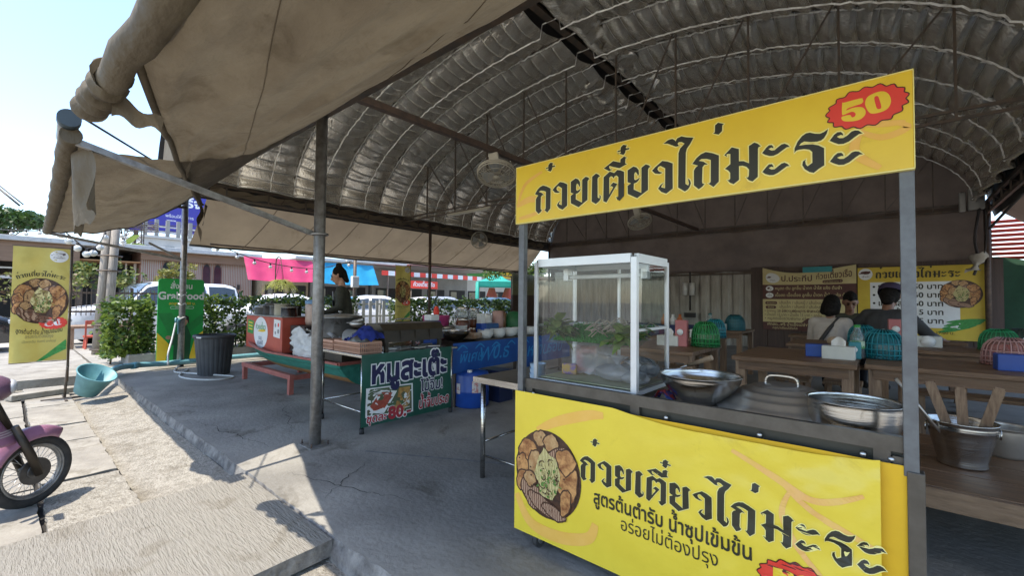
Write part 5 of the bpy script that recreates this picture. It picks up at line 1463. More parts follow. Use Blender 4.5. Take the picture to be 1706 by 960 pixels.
mb.cyl((-4.05, 5.3, .42), (-3.45, 5.3, .42), .012, n=8); mb.cyl((-4.05, 5.9, .42), (-3.45, 5.9, .42), .012, n=8); mb.cyl((-4.05, 5.3, .42), (-4.05, 5.9, .42), .012, n=8)
tag(mb.build('metal_stool', m_blk), 'thin black stool frame over the yellow crate', 'stool')

# stainless side table by the cart
stb = thing('side_table', 'stainless side table standing against the left end of the cart', 'table', (-2.2, 3, 0))
mb = MB(); mb.span((-2.66, 2.61, .82), (-1.79, 3.38, .852), bev=.003); mb.build('top', M('dull stainless top', (.3, .28, .25), .4, .9, col2=(.2, .19, .17), scale=3), stb)
mb = MB(); mb.span((-2.662, 2.606, .805), (-1.788, 2.6099, .853)); mb.build('front_lip', m_ss, stb)
for (x, y) in ((-2.6, 2.67), (-1.84, 2.67), (-2.6, 3.32), (-1.84, 3.32)):
    mb = MB(); mb.cyl((x, y, 0), (x, y, .819), .021, n=14); mb.build('leg', m_ss, stb)
mb = MB(); mb.cyl((-2.58, 2.67, .19), (-1.86, 2.67, .19), .01, n=10); mb.cyl((-2.6, 2.69, .3), (-2.6, 3.3, .3), .01, n=10); mb.build('brace', m_ss, stb)
mb = MB(); r = random.Random(8)
def bskt(a, v):
    return V((-2.22 + (.13 + .07 * v) * cos(a), 3.0 + (.11 + .05 * v) * sin(a), .02 + .26 * v))
for k in range(22):
    a = 2 * pi * k / 22
    mb.tube([bskt(a + .9 * v / 6, v / 6) for v in range(7)], .005, 5); mb.tube([bskt(a - .9 * v / 6, v / 6) for v in range(7)], .005, 5)
for v in (0, 1): mb.tube([bskt(2 * pi * k / 24, v) for k in range(24)], .008, 6, closed=True)
tag(mb.build('wire_basket', M('dark green wire', (.02, .055, .045), .5)), 'dark green woven wire basket under the stainless side table', 'basket')

# ================================================================== FRONT LEFT: bin, hose, pipe, bucket, green board
tb = thing('rubbish_bin', 'large black ribbed rubbish bin on the floor edge', 'bin', (-10.05, 2.72, 0))
mb = MB(); n = 72
def binp(r_, z): return [V((-10.05 + (r_ + (.005 if k % 3 else 0)) * cos(2 * pi * k / n), 2.72 + (r_ + (.005 if k % 3 else 0)) * sin(2 * pi * k / n), z)) for k in range(n)]
rings = [binp(.26, 0.0), binp(.33, .72)]
mb.add(rings[0] + rings[1], [[k, (k + 1) % n, n + (k + 1) % n, n + k] for k in range(n)]); mb.add(rings[0], [list(range(n))])
m_bin = M('black bin plastic', (.035, .038, .042), .55, col2=(.055, .058, .06), scale=5)
mb.lathe((-10.05, 2.72, .72), [(.335, 0), (.36, .0), (.36, .05), (.345, .06), (.32, .06), (.31, -.1), (.0, -.1)], 48); mb.build('body', m_bin, tb)
mb = MB(); mb.grid(lambda u, v: V((-10.05 + .362 * cos(-1.2 + .3 * u), 2.72 + .362 * sin(-1.2 + .3 * u), .727 + .025 * v)), 5, 1); mb.build('label', m_wpl, tb)
mb = MB()
mb.tube(catmull([(-10.9, 2.5, .02), (-10.2, 2.2, .015), (-9.6, 2.25, .015), (-9.2, 2.55, .015), (-9.35, 2.85, .015), (-9.9, 2.6, .02), (-10.3, 2.35, .03), (-10.8, 2.25, .015), (-11.6, 2.5, .03)], 8, False), .016, 7)
tag(mb.build('hose', M('pale hose', (.6, .6, .56), .5)), 'pale hose looped on the floor in front of the rubbish bin', 'hose')
m_pvc = M('blue PVC', (.19, .42, .47), .45, col2=(.14, .33, .38), scale=6)
mb = MB(); mb.tube(catmull([(-9.75, 1.02, .05), (-10.3, 1.15, .11), (-11.0, 1.4, .15), (-11.5, 1.75, .12), (-11.75, 2.4, .08), (-11.9, 3.6, .08), (-11.9, 5.6, .08)], 6, False), .055, 14)
mb.tube([(-11.42, 1.69, .125), (-11.52, 1.78, .118)], .068, 14)
tag(mb.build('drain_pipe', m_pvc), 'thick pale blue drain pipe running along the floor edge to the bucket', 'pipe')
mb = MB(); mb.lathe((-9.42, .86, .02), [(0, .0), (.15, .0), (.235, .34), (.25, .345), (.25, .36), (.23, .355), (.145, .012), (0, .012)], 32, axis=(.42, .3, .85))
tag(mb.build('pvc_bucket', M('teal plastic', (.16, .37, .41), .5, col2=(.11, .28, .32), scale=8)), 'faded teal bucket tipped over at the end of the drain pipe', 'bucket')
mb = MB(); mb.tube(catmull([(-11.87, 2.48, 1.0), (-11.8, 2.40, .6), (-11.7, 2.32, .3), (-11.6, 2.3, .02)], 5, False), .02, 8); tag(mb.build('white_pipe', m_wpl), 'thin white pipe leaning by the corner post', 'pipe')
mb = MB(); mb.lathe((-11.75, 2.5, 1.0), [(.03, -.02), (.03, .04), (.05, .05), (0, .06)], 12, axis=(1, -.5, 0)); mb.tube([(-11.8, 2.5, .7), (-11.8, 2.5, 1.05), (-11.65, 2.42, 1.05), (-11.65, 2.42, .95)], .018, 8)
tag(mb.build('water_tap', m_pvc), 'pale blue water tap on the corner post', 'tap')

gs = thing('promo_board', 'tall bright green upright board with white lettering behind the corner post', 'sign', (-12.2, 2.62, 0))
m_gg = M('bright green print', (.012, .36, .06), .5, col2=(.01, .30, .05), scale=2)
def rrect(x0, x1, y0, y1, r_, n=6):
    out = []
    for cx, cy, a0 in ((x1 - r_, y0 + r_, -pi / 2), (x1 - r_, y1 - r_, 0), (x0 + r_, y1 - r_, pi / 2), (x0 + r_, y0 + r_, pi)):
        out += [(cx + r_ * cos(a0 + i * pi / 2 / n), cy + r_ * sin(a0 + i * pi / 2 / n)) for i in range(n + 1)]
    return out
mb = MB(); mb.prism(rrect(2.2, 3.05, .03, 1.92, .07), lambda u, v, t: V((t, u, v)), -12.21, -12.17); mb.build('panel', m_gg, gs)
fg = face((-12.17, 0, 0), (0, 1, 0), (0, 0, 1), (1, 0, 0))
mb = MB(); text(mb, 'สั่งผ่าน', fg, 2.62, 1.70, .17, bold=.02, align='C', maxw=.42); text(mb, 'GrabFood', fg, 2.625, 1.46, .235, bold=.035, align='C', maxw=.86)
ring = [rrect(2.42, 2.86, 1.24, 1.30, .03), rrect(2.427, 2.853, 1.247, 1.293, .0225)]
mb.poly(ring, lambda u, v: fg(u, v, .0005)); text(mb, 'เมื่อสั่งครั้งแรก', fg, 2.64, 1.258, .045, align='C', maxw=.36); mb.build('white_letters', m_white, gs)
mb = MB(); text(mb, 'ลดสูงสุด 100 บ.', fg, 2.64, 1.335, .085, bold=.01, align='C', maxw=.5); mb.build('yellow_letters', m_yel, gs)
mb = MB()
def PG(L, m, k): mb.mat = m; mb.poly([L], lambda u, v: fg(u, v, k))
PG([(2.2, .05), (2.36, .05), (2.42, .45), (2.2, .72)], 0, .0004); PG([(2.78, .05), (3.05, .05), (3.05, .72), (2.9, .6)], 0, .0005)
PG([(2.2, 1.15), (2.45, 1.15), (2.62, .85), (2.78, .9), (3.05, 1.15), (3.05, .95), (2.7, .62), (2.4, .68)], 1, .0006)
PG([(2.50, .05), (2.80, .05), (2.82, .62), (2.74, .86), (2.60, .86), (2.50, .6)], 2, .0009); PG([(2.40, .46), (2.5, .42), (2.56, .66), (2.5, .74)], 2, .0010)
PG(ellipse(2.665, .95, .085, .11, 20), 3, .0012); PG([(2.56, .90), (2.56, 1.06), (2.66, 1.12), (2.77, 1.06), (2.78, .86), (2.74, .98), (2.66, 1.04), (2.6, .98)], 4, .0015); PG([(2.56, .05), (2.67, .05), (2.69, .5), (2.58, .5)], 5, .0014)
PG(ellipse(2.40, .6, .05, .045, 12), 3, .0016)
mb.build('printed_picture', [m_yel, M('printed mid green', (.015, .26, .05), .5), M('printed dark green', (.01, .09, .03), .5), M('printed skin', (.45, .25, .16), .5), M('printed black hair', (.015, .012, .01), .5), M('printed pale grey', (.45, .48, .5), .5)], gs)

# ------------------------------------------------------------------ cloth flags on poles
def flag(yA, yB, zA, zB, x, name, label, sc, hemb=.0):
    o = thing(name, label, 'banner', (x, yB, 0))
    ymid = (yA + yB) / 2; W = yB - yA; Hh = zB - zA
    def fc(a, b, k=0.0):
        s_ = (a - yA) / W; t_ = (b - zA) / Hh
        return V((x + .03 * sin(s_ * 7 + t_ * 2) * (1 - .75 * t_) + .015 * fbm(s_ * 3, t_ * 4) + k, a, b + .03 * (1 - s_) * (1 - t_) * hemb))
    mb = MB(); mb.grid(lambda u, v: fc(yA + W * u, zA + Hh * v, -.0015), 24, 50); mb.build('cloth', M('yellow flag cloth', (.62, .52, .14), .6, col2=(.56, .43, .10), scale=2.5, trans=.25), o)
    mb = MB(); food(mb, fc, ymid, zA + Hh * .53, W * .50, Hh * .20, range(6), .002); mb.build('noodle_picture', FOODM, o)
    mb = MB(); mb.step = .08; cw = W * .86 / 1.57
    R_ = W * 1.0
    def arc(u, v, k=0.0):
        a = (u - .785 * cw * 1.0) / R_
        return fc(ymid + (R_ + v) * sin(a), zA + Hh * .755 - R_ + (R_ + v) * cos(a) - .02 * W, k)
    word(mb, arc, 0, 0, cw, lift=.002, step=.05)
    text(mb, 'สูตรต้นตำรับ น้ำซุปเข้มข้น', lambda u, v, k: fc(u, v + .09 * W * (1 - ((u - ymid) / W * 2) ** 2) * -1, .002 + k), ymid, zA + Hh * .27, .09 * W / .6, bold=.015, align='C', maxw=W * .82)
    mb.build('lettering', m_ink, o)
    mb = MB(); text(mb, 'อร่อยไม่ต้องปรุง', lambda u, v, k: fc(u, v, .002 + k), ymid, zA + Hh * .205, .08 * W / .6, align='C', maxw=W * .5); text(mb, 'เปิดทุกวัน จันทร์ อาทิตย์', lambda u, v, k: fc(u, v, .002 + k), ymid, zA + Hh * .165, .05 * W / .6, align='C', maxw=W * .6); mb.build('thin_lettering', M('printed olive grey', (.25, .22, .1), .5), o)
    mb = MB(); mb.step = .08; burst(mb, lambda u, v, k: fc(u, v, k), yA + W * .74, zA + Hh * .335, W * .5 / .24, (0, 1, 2), .004); mb.build('price_burst', [m_red, m_red, m_white], o)
    mb = MB(); mb.step = .08; mb.poly([ellipse(yA + W * .80, zA + Hh * .93, W * .17, W * .16, 28)], lambda u, v: fc(u, v, .002)); lg = mb.build('round_logo', m_white, o)
    mb = MB(); mb.poly([blob(yA + W * .80, zA + Hh * .945, W * .13, W * .035, .1, 18, 2, .3)], lambda u, v: fc(u, v, .003)); text(mb, 'ก๋วยเตี๋ยว', lambda u, v, k: fc(u, v, .003 + k), yA + W * .8, zA + Hh * .91, W * .06, align='C'); mb.build('logo_print', M('printed dark violet', (.1, .06, .09), .5), lg)
    mb = MB(); mb.step = .08
    for i in range(4): mb.poly([[(yA + W * (.45 + .05 * i), zA + Hh * .015 * i), (yA + W * (.55 + .05 * i), zA + Hh * .01 * i), (yA + W * .99, zA + Hh * (.10 + .02 * i)), (yA + W * .97, zA + Hh * (.125 + .02 * i))]], lambda u, v: fc(u, v, .002 + i * .0002))
    mb.build('gourd_print', m_pgreen, o)
    mb = MB(); mb.tube([(x - .02, yB + .02, zA - .35 if sc else zA - .7), (x - .02, yB + .02, zB + .06)], .016, 8); mb.bar((x - .01, yA - .01, zB + .012), (x - .01, yB + .02, zB + .012), .012, .012); mb.bar((x - .01, yA, zA - .01), (x - .01, yB, zA - .01), .01, .01)
    return o, mb
o, mb = flag(.06, .66, .50, 2.25, -9.85, 'flag_banner', 'yellow cloth banner on a black pole standing among the drain slabs at the left', True)
mb.tube([(-9.87, .68, .4), (-9.92, .66, -.13)], .018, 8); mb.bar((-10.15, .66, -.115), (-9.55, .66, -.115), .03, .03); mb.bar((-9.87, .4, -.115), (-9.87, .95, -.115), .03, .03)
mb.build('pole', m_steel, o)
o, mb = flag(8.33, 8.92, .78, 2.62, -12.2, 'flag_banner', 'yellow cloth banner hanging beside the hedge beyond the charcoal grill', False)
mb.build('pole', m_steel, o)
# ================================================================== PLANTS
def leaf_mat(name, a, b, tr=.25):
    return M(name, a, .5, col2=b, scale=3.5, detail=4, trans=tr, thresh=(.3, .7))
m_hedge = leaf_mat('hedge leaf', (.065, .13, .022), (.03, .065, .012))
m_hedgel = leaf_mat('young hedge leaf', (.20, .27, .04), (.09, .15, .025), .35)
m_fern = leaf_mat('yellow fern', (.42, .42, .06), (.25, .29, .04), .4)
m_tree = leaf_mat('tree leaf', (.06, .12, .025), (.025, .055, .012))
m_shrub = leaf_mat('shrub leaf', (.24, .24, .05), (.10, .13, .03))
m_bark = M('bark', (.12, .09, .065), .9, col2=(.06, .045, .035), scale=12, bump=.4)

def leaves(mb, pts, size, r, mats=1, up=.4):
    for p in pts:
        a = r.uniform(0, 2 * pi); el = r.uniform(-.4, 1.1)
        d = V((cos(a) * cos(el), sin(a) * cos(el), sin(el))); s_ = d.cross(V((r.uniform(-1, 1), r.uniform(-1, 1), r.uniform(-.3, 1))))
        if s_.length < .05: continue
        s_.normalize(); L = size * r.uniform(.6, 1.3); w_ = L * .3
        mb.mat = r.randrange(mats)
        mb.add([p - d * L * .5, p - s_ * w_, p + d * L * .5, p + s_ * w_], [[0, 1, 2, 3]])
def hedge(x0, x1, y0, y1, z0, z1, n, size, seed, label, mats, name='hedge', rough=.16):
    o = thing(name, label, 'hedge', ((x0 + x1) / 2, (y0 + y1) / 2, z0))
    r = random.Random(seed); mb = MB(); pts = []
    c = V(((x0 + x1) / 2, (y0 + y1) / 2, (z0 + z1) / 2)); h = V(((x1 - x0) / 2, (y1 - y0) / 2, (z1 - z0) / 2))
    while len(pts) < n:
        q = V((r.uniform(-1, 1), r.uniform(-1, 1), r.uniform(-1, 1)))
        m = max(abs(q.x), abs(q.y), abs(q.z))
        if m < .6 and r.random() < .7: continue
        k = 1 + rough * 2 * fbm((c.x + q.x * h.x) * 2, (c.y + q.y * h.y) * 2, (c.z + q.z * h.z) * 2)
        p = V((c.x + q.x * h.x * k, c.y + q.y * h.y, c.z + q.z * h.z * k))
        if fbm(p.x * 3.1, p.y * 3.1, p.z * 3.1) < -.22 and q.z < .8: continue
        if r.random() < .05: p = p + (p - c).normalized() * r.uniform(.05, .22) + V((0, 0, .06))
        pts.append(p)
    leaves(mb, pts, size, r, len(mats)); mb.build('foliage', mats, o, fixn=False)
    mb = MB()
    k = max(3, int((y1 - y0) * 2.2))
    for i in range(k):
        y = y0 + (y1 - y0) * (i + .5) / k; x = c.x + r.uniform(-.1, .1)
        mb.tube([(x, y, z0 - .3), (x + r.uniform(-.08, .08), y + r.uniform(-.1, .1), (z0 + z1) / 2), (x + r.uniform(-.2, .2), y + r.uniform(-.2, .2), z1 - .1)], [.022, .016, .006], 5)
    mb.build('stems', m_bark, o)
    return o
hedge(-13.75, -12.75, 1.45, 2.28, .16, 1.36, 3400, .11, 1, 'bright yellow green clipped hedge block left of the green board', [m_hedgel, m_hedgel, m_hedge], rough=.12)
hedge(-13.7, -12.85, 2.9, 7.55, .3, 1.52, 6200, .12, 2, 'long dark green hedge behind the rubbish bin and red counter', [m_hedge, m_hedge, m_hedgel])
hedge(-13.7, -12.9, 9.0, 15.6, .3, 1.5, 6800, .12, 3, 'dark green hedge beyond the blue table towards the teal gazebo', [m_hedge, m_hedge, m_hedgel])
def planter(x0, x1, y0, y1, label):
    mb = MB(); mb.span((x0, y0, -.03), (x1, y1, .22), bev=.01)
    tag(mb.build('planter', M('grey concrete planter', (.34, .33, .31), .9, col2=(.24, .23, .215), scale=5)), label, 'planter', 'grey concrete planters')
planter(-13.55, -12.65, 1.8, 2.35, 'short grey planter box under the bright clipped hedge')
planter(-13.65, -12.8, 2.95, 7.5, 'long grey planter box under the hedge behind the bin')
planter(-13.65, -12.8, 9.0, 15.5, 'long grey planter box under the farther hedge')
# hanging fern
fn_ = thing('hanging_fern', 'yellow green fern in a hanging basket on a thin hook pole behind the hedge', 'plant', (-14.3, 5.6, -.17))
mb = MB(); r = random.Random(5)
for i in range(150):
    a = r.uniform(0, 2 * pi); L = r.uniform(.35, .62); up = r.uniform(-.1, .9)
    pts = [V((-14.3, 5.58, 2.02)) + V((cos(a) * L * t * cos(up * .6), sin(a) * L * t * cos(up * .6), L * (up * t - 1.25 * t * t * (.5 + up * .5)))) for t in (0, .25, .5, .75, 1)]
    sd = V((-sin(a), cos(a), 0))
    for j in range(4):
        for k in range(3):
            q = pts[j].lerp(pts[j + 1], k / 3); w_ = .035 * (1 - .6 * (j + k / 3) / 4)
            d = (pts[j + 1] - pts[j]).normalized()
            for s_ in (-1, 1): mb.add([q, q + sd * s_ * w_ + d * .02 + V((0, 0, -.008)), q + d * .025], [[0, 1, 2]])
mb.build('fronds', m_fern, fn_, fixn=False)
mb = MB(); mb.lathe((-14.3, 5.58, 1.85), [(0, 0), (.1, .01), (.16, .1), (.17, .16)], 18)
for k in range(3): mb.tube([(-14.3 + .16 * cos(k * 2.1), 5.58 + .16 * sin(k * 2.1), 2.0), (-14.3, 5.58, 2.75)], .006, 5)
mb.build('basket', m_bark, fn_)
mb = MB(); mb.tube(catmull([(-14.7, 5.58, -.17), (-14.7, 5.58, 2.4), (-14.55, 5.58, 2.8), (-14.3, 5.58, 2.75)], 5, False), .018, 6); mb.build('hook_pole', m_steel, fn_)

def tree(x, y, z0, h, cr, seed, label, n=1600, leaf=.3, mats=None, name='tree', trunk=.18, flat=.8, group=None):
    o = thing(name, label, 'tree', (x, y, z0), group)
    r = random.Random(seed); mb = MB()
    top = V((x + r.uniform(-.3, .3), y + r.uniform(-.3, .3), z0 + h - cr * .9))
    mb.tube([(x, y, z0 - .1), (x + .05, y + .04, z0 + h * .35), top], [trunk, trunk * .75, trunk * .4], 9)
    cl = []
    for i in range(11):
        a = r.uniform(0, 2 * pi); q = r.uniform(.25, .95) * cr; zz = r.uniform(-.5, .65) * cr * flat
        c = V((x + q * cos(a), y + q * sin(a), z0 + h - cr * flat * .75 + zz)); cl.append((c, r.uniform(.28, .5) * cr))
        mb.tube([top - V((0, 0, cr * .3 * r.random())), top.lerp(c, .5) + V((0, 0, -.1)), c], [trunk * .35, trunk * .2, trunk * .07], 6)
    mb.build('trunk', m_bark, o)
    mb = MB(); pts = []
    for i in range(n):
        c, rad = cl[r.randrange(len(cl))]
        d = V((r.gauss(0, 1), r.gauss(0, 1), r.gauss(0, 1))).normalized() * rad * (r.random() ** .4)
        d.z *= .75; pts.append(c + d)
    leaves(mb, pts, leaf, r, len(mats or [1])); mb.build('crown', mats or [m_tree], o, fixn=False)
tree(-41, -.4, -.17, 7.2, 2.6, 11, 'broad dark tree beyond the restaurant roof at the far left', 2600, .34, [m_tree, m_hedge], group='trees beyond the restaurant')
tree(-44, -5.5, -.17, 7.6, 3.2, 12, 'leafy tree far left partly outside the view', 2200, .36, [m_tree, m_hedge], group='trees beyond the restaurant')
tree(-17.2, 20.5, -.17, 4.9, 1.9, 13, 'sunlit green tree glimpsed through the gap at the shed corner', 2600, .2, [m_hedgel, m_hedge])
tree(-25, 2.6, -.17, 3.3, 1.1, 14, 'straggly yellowish shrub behind the wooden pole', 900, .17, [m_shrub, m_shrub, m_hedge], name='shrub', trunk=.05)
tree(-21.5, .9, -.17, 2.4, 1.0, 15, 'dry reddish leaved shrub right of the flag banner', 700, .14, [M('reddish leaf', (.2, .11, .07), .6, col2=(.1, .09, .04), scale=4), m_shrub], name='shrub', trunk=.05)
for i, (y, h) in enumerate(((4.85, 3.15), (5.45, 3.3))):
    tree(-25.5, y, -.17, h, .62, 21 + i, ['left of two conical golden shrubs in front of the restaurant windows', 'right of two conical golden shrubs in front of the restaurant windows'][i], 1000, .13, [M('golden leaf', (.33, .27, .05), .5, col2=(.17, .18, .04), scale=4, trans=.3), m_shrub], name='conical_shrub', trunk=.05, flat=1.5, group='conical shrubs')
tree(-27, -1.3, -.17, 2.6, 1.0, 17, 'low green shrub left of the flag banner by the black car', 800, .16, [m_shrub, m_hedgel], name='shrub', trunk=.05)
mb = MB()
for k, (a, L) in enumerate(((.2, 1.5), (.9, 1.7), (-.5, 1.3), (1.8, 1.3), (2.7, 1.2))):
    b = V((-33, 4.2, 4.2)); d = V((.2 * cos(a * 3), cos(a), sin(a) * .8 + .4)).normalized()
    mb.grid(lambda u, v: b + d * L * u + V((0, 0, -.5 * u * u)) + V((.5, -.2, .4)) * ((v - .5) * .75 * sin(pi * (u * .9 + .07))), 10, 4)
tag(mb.build('banana_plant', m_hedgel, fixn=False), 'broad green banana leaves above the restaurant roof', 'plant')

# ================================================================== BUILDINGS ACROSS THE CAR PARK
m_brick = M('restaurant brick', (.33, .17, .12), .85, col2=(.24, .12, .085), kind='brick', scale=5.5, bump=.2)
m_fascia = M('brown timber fascia', (.24, .145, .09), .6, col2=(.17, .10, .06), scale=2, stretch=(1, .3, 6))
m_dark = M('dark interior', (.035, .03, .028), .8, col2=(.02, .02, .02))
m_win = M('dark window glass', (.035, .045, .05), .06, 0, col2=(.02, .025, .03), scale=1, spec=.8)
m_wfr = M('brown window frame', (.25, .15, .11), .6)
m_grey = M('grey render', (.32, .31, .29), .9, col2=(.25, .24, .225), scale=.8)
m_conc = M('white render', (.62, .6, .56), .85, col2=(.5, .48, .45), scale=.7)
re_ = thing('brick_restaurant', 'low brick and timber restaurant with flat roof and tall arched windows', 'restaurant', (-31, 0, -.17))
mb = MB(); mb.span((-35, 4.65, -.17), (-30, 10.0, 4.05)); mb.build('brick_wall', m_brick, re_)
mb = MB(); mb.span((-35.5, -14, 3.98), (-29.2, 10.3, 4.2), bev=.02); mb.build('roof', M('pale roof edge', (.5, .5, .49), .6, col2=(.4, .4, .39)), re_)
mb = MB(); mb.span((-29.6, -14, 3.05), (-29.45, 2.3, 3.975)); mb.span((-29.8, 4.6, 3.5), (-29.65, 10.1, 3.975)); mb.build('fascia', m_fascia, re_)
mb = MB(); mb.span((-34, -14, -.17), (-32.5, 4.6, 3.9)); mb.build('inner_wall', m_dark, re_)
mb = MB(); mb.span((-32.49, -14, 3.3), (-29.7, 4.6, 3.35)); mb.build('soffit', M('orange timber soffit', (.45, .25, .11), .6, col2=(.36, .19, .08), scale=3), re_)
mb = MB(); mb.span((-30.1, -14, 2.3), (-30.0, 2.3, 2.42)); mb.span((-30.1, -14, 2.75), (-30.0, 2.3, 2.82)); mb.build('rail', m_conc, re_)
for y in (-9, -5, -1, 2.35):
    mb = MB(); mb.span((-30.1, y - .12, -.17), (-29.85, y + .12, 3.04)); mb.build('column', m_steel, re_)
for y in (3.2, 3.75, 4.3):
    mb = MB(); mb.span((-32.4, y - .22, -.17), (-32.3, y + .22, 2.9)); d = mb.build('door', M('slate door', (.06, .06, .065), .5), re_)
mb = MB(); mb.span((-30.6, 4.45, -.17), (-30.5, 4.55, 3.3)); mb.span((-30.6, 4.1, -.17), (-30.5, 4.17, 3.3)); mb.build('door_frame', m_conc, re_)
for y in (5.75, 6.35, 7.6, 8.15):
    mb = MB(); pts = [(y - .23, .6), (y + .23, .6), (y + .23, 3.1)] + [(y + .23 * cos(a), 3.1 + .4 * sin(a)) for a in (pi / 6, pi / 3, pi / 2, pi * 2 / 3, pi * 5 / 6)] + [(y - .23, 3.1)]
    mb.prism(pts, lambda u, v, t: V((t, u, v)), -30.05, -29.95); f_ = mb.build('window', m_wfr, re_)
    mb = MB(); mb.prism([(y + (a - y) * .78, .7 + (b - .6) * .95) for a, b in pts], lambda u, v, t: V((t, u, v)), -29.96, -29.94); mb.build('pane', m_win, f_)
mb = MB(); mb.span((-29.98, 9.2, 2.0), (-29.9, 9.32, 2.3)); mb.build('wall_lamp', m_dark, re_)
ws_ = thing('white_building', 'pale concrete building with open upper columns behind the restaurant', 'building', (-44, 8, -.17))
mb = MB(); mb.span((-48, 6.8, -.17), (-44, 11.5, 6.2)); mb.build('wall', m_conc, ws_)
mb = MB(); mb.span((-48, 6.7, 6.21), (-43.8, 11.6, 6.4)); mb.span((-43.95, 6.8, 6.7), (-43.8, 11.6, 6.8)); mb.span((-43.95, 6.8, 7.1), (-43.8, 11.6, 7.2)); mb.build('parapet', m_conc, ws_)
for y in (7.0, 7.7, 8.4, 9.1, 9.9):
    mb = MB(); mb.span((-44, y - .12, 6.41), (-43.75, y + .12, 7.7)); mb.build('column', m_grey, ws_)
for y in (7.3, 8.6, 9.8):
    mb = MB(); mb.span((-43.99, y - .3, 4.6), (-43.93, y + .3, 5.6)); mb.build('window', m_win, ws_)
bb = thing('billboard', 'purple billboard high above the far roofs with white writing', 'billboard', (-46, 8.5, 6))
mb = MB(); mb.span((-46.1, 6.2, 6.9), (-45.9, 12.2, 11.2)); mb.build('panel', M('violet print', (.05, .028, .24), .5, col2=(.03, .04, .34), scale=.3), bb)
fb = face((-45.9, 0, 0), (0, 1, 0), (0, 0, 1), (1, 0, 0))
mb = MB(); text(mb, 'เดิร์จ', fb, 9.0, 9.35, 1.1, bold=.03); text(mb, 'พร้อมให้บริการ', fb, 8.6, 8.3, .34); text(mb, 'www.', fb, 8.7, 7.95, .3); mb.build('lettering', m_white, bb)
mb = MB()
for y in (6.8, 11.5): mb.span((-46.3, y - .15, -.17), (-46.12, y + .15, 10))
mb.build('support', m_steel, bb)
lt_ = thing('lattice_mast', 'dark lattice steel mast with a round wire ring behind the restaurant', 'mast', (-40, 5.8, -.17))
mb = MB()
for sx in (-1, 1):
    for sy in (-1, 1): mb.bar((-40 + sx * .4, 5.8 + sy * .45, -.17), (-40 + sx * .4, 5.8 + sy * .45, 7.2), .06, .06)
for i in range(9):
    for s_ in (-1, 1): mb.bar((-39.6, 5.8 - .45 * s_, i * .8 - .1), (-39.6, 5.8 + .45 * s_, i * .8 + .7), .03, .03); mb.bar((-40.4, 5.8 - .45 * s_, i * .8 - .1), (-40.4, 5.8 + .45 * s_, i * .8 + .7), .03, .03)
mb.build('lattice', m_steel, lt_)
mb = MB()
for k in range(5): mb.tube([(-39.5 + 1.3 * cos(a), 5.5 + 1.5 * sin(a), 6.2 + .13 * k) for a in [q * pi / 12 for q in range(24)]], .025, 5, closed=True)
for q in range(18): mb.bar((-39.5 + 1.3 * cos(q * pi / 9), 5.5 + 1.5 * sin(q * pi / 9), 6.2), (-39.5 + 1.3 * cos((q + 1) * pi / 9), 5.5 + 1.5 * sin((q + 1) * pi / 9), 6.75), .025, .025)
mb.build('wire_ring', m_rust, lt_)
# shops at the right of the car park
def fac(name, label, x, y0, y1, z1, mat, bays, seed):
    o = thing(name, label, 'shop', (x, (y0 + y1) / 2, -.17), 'shops across the car park')
    mb = MB(); mb.span((x - 4, y0, -.17), (x, y1, z1)); mb.build('wall', mat, o)
    mb = MB(); mb.span((x - 4.1, y0 - .02, z1 + .001), (max(x + .5, -24.5 if x > -30 else x), y1 + .02, z1 + .16)); mb.build('roof', m_conc, o)
    n = bays
    for i in range(n):
        a = y0 + (y1 - y0) * (i + .12) / n; b = y0 + (y1 - y0) * (i + .88) / n
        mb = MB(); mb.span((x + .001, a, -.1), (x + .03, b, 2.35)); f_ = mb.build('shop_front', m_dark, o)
        mb = MB(); mb.span((x + .031, a + .15, .7), (x + .04, (a + b) / 2 - .1, 2.2)); mb.build('pane', m_win, f_)
    return o
fac('beige_shop', 'beige walled shop behind the pink tarpaulin', -29.3, 10.35, 13.2, 3.7, M('beige render', (.42, .33, .22), .9), 2, 1)
fac('grey_shop', 'grey shop behind the bright blue tarpaulin', -29.2, 13.35, 17.6, 3.75, m_grey, 2, 2)
fac('grey_shop', 'long grey shop under the red and white striped awning', -29.0, 17.8, 27.5, 3.9, m_grey, 4, 3)
fac('green_shop', 'shop with a green and yellow sign strip behind the teal gazebo', -29.5, 27.7, 40, 4.6, m_conc, 4, 4)
def sheet(name, label, x, y0, y1, z0, z1, mat, slope=.0, cat='tarpaulin'):
    mb = MB(); mb.grid(lambda u, v: V((x + .7 * (1 - v) + .05 * sin(u * 20) + .05 * fbm(u * 4, v * 3), y0 + (y1 - y0) * u, z0 + (z1 - z0) * v - .05 * sin(pi * u) * (1 - v) + slope * u)), 30, 8)
    return tag(mb.build(name, mat), label, cat)
sheet('pink_tarpaulin', 'bright pink tarpaulin hung along a shop front', -24.6, 7.8, 11.25, 2.42, 3.62, M('bright pink vinyl', (.66, .06, .17), .5, col2=(.58, .05, .14), scale=1, trans=.25))
sheet('blue_tarpaulin', 'bright sky blue tarpaulin hung along a shop front', -24.6, 11.32, 15.1, 2.38, 3.62, M('sky blue vinyl', (.03, .37, .62), .5, col2=(.025, .31, .55), scale=1, trans=.25))
sa = thing('striped_awning', 'red and white striped shop awning above the parked cars', 'awning', (-24, 19, 3))
for m_, k0 in ((m_red, 0), (m_white, 1)):
    mb = MB()
    for i in range(k0, 18, 2):
        a = 15.5 + i * .5
        mb.grid(lambda u, v: V((-24.2 - 1.5 * v, a + .5 * u, 3.34 + .12 * v)), 1, 1); mb.grid(lambda u, v: V((-24.2 + .002, a + .5 * u, 3.34 - .30 * v)), 1, 1)
    mb.build('stripes', m_, sa, label='red stripes' if k0 == 0 else 'white stripes')
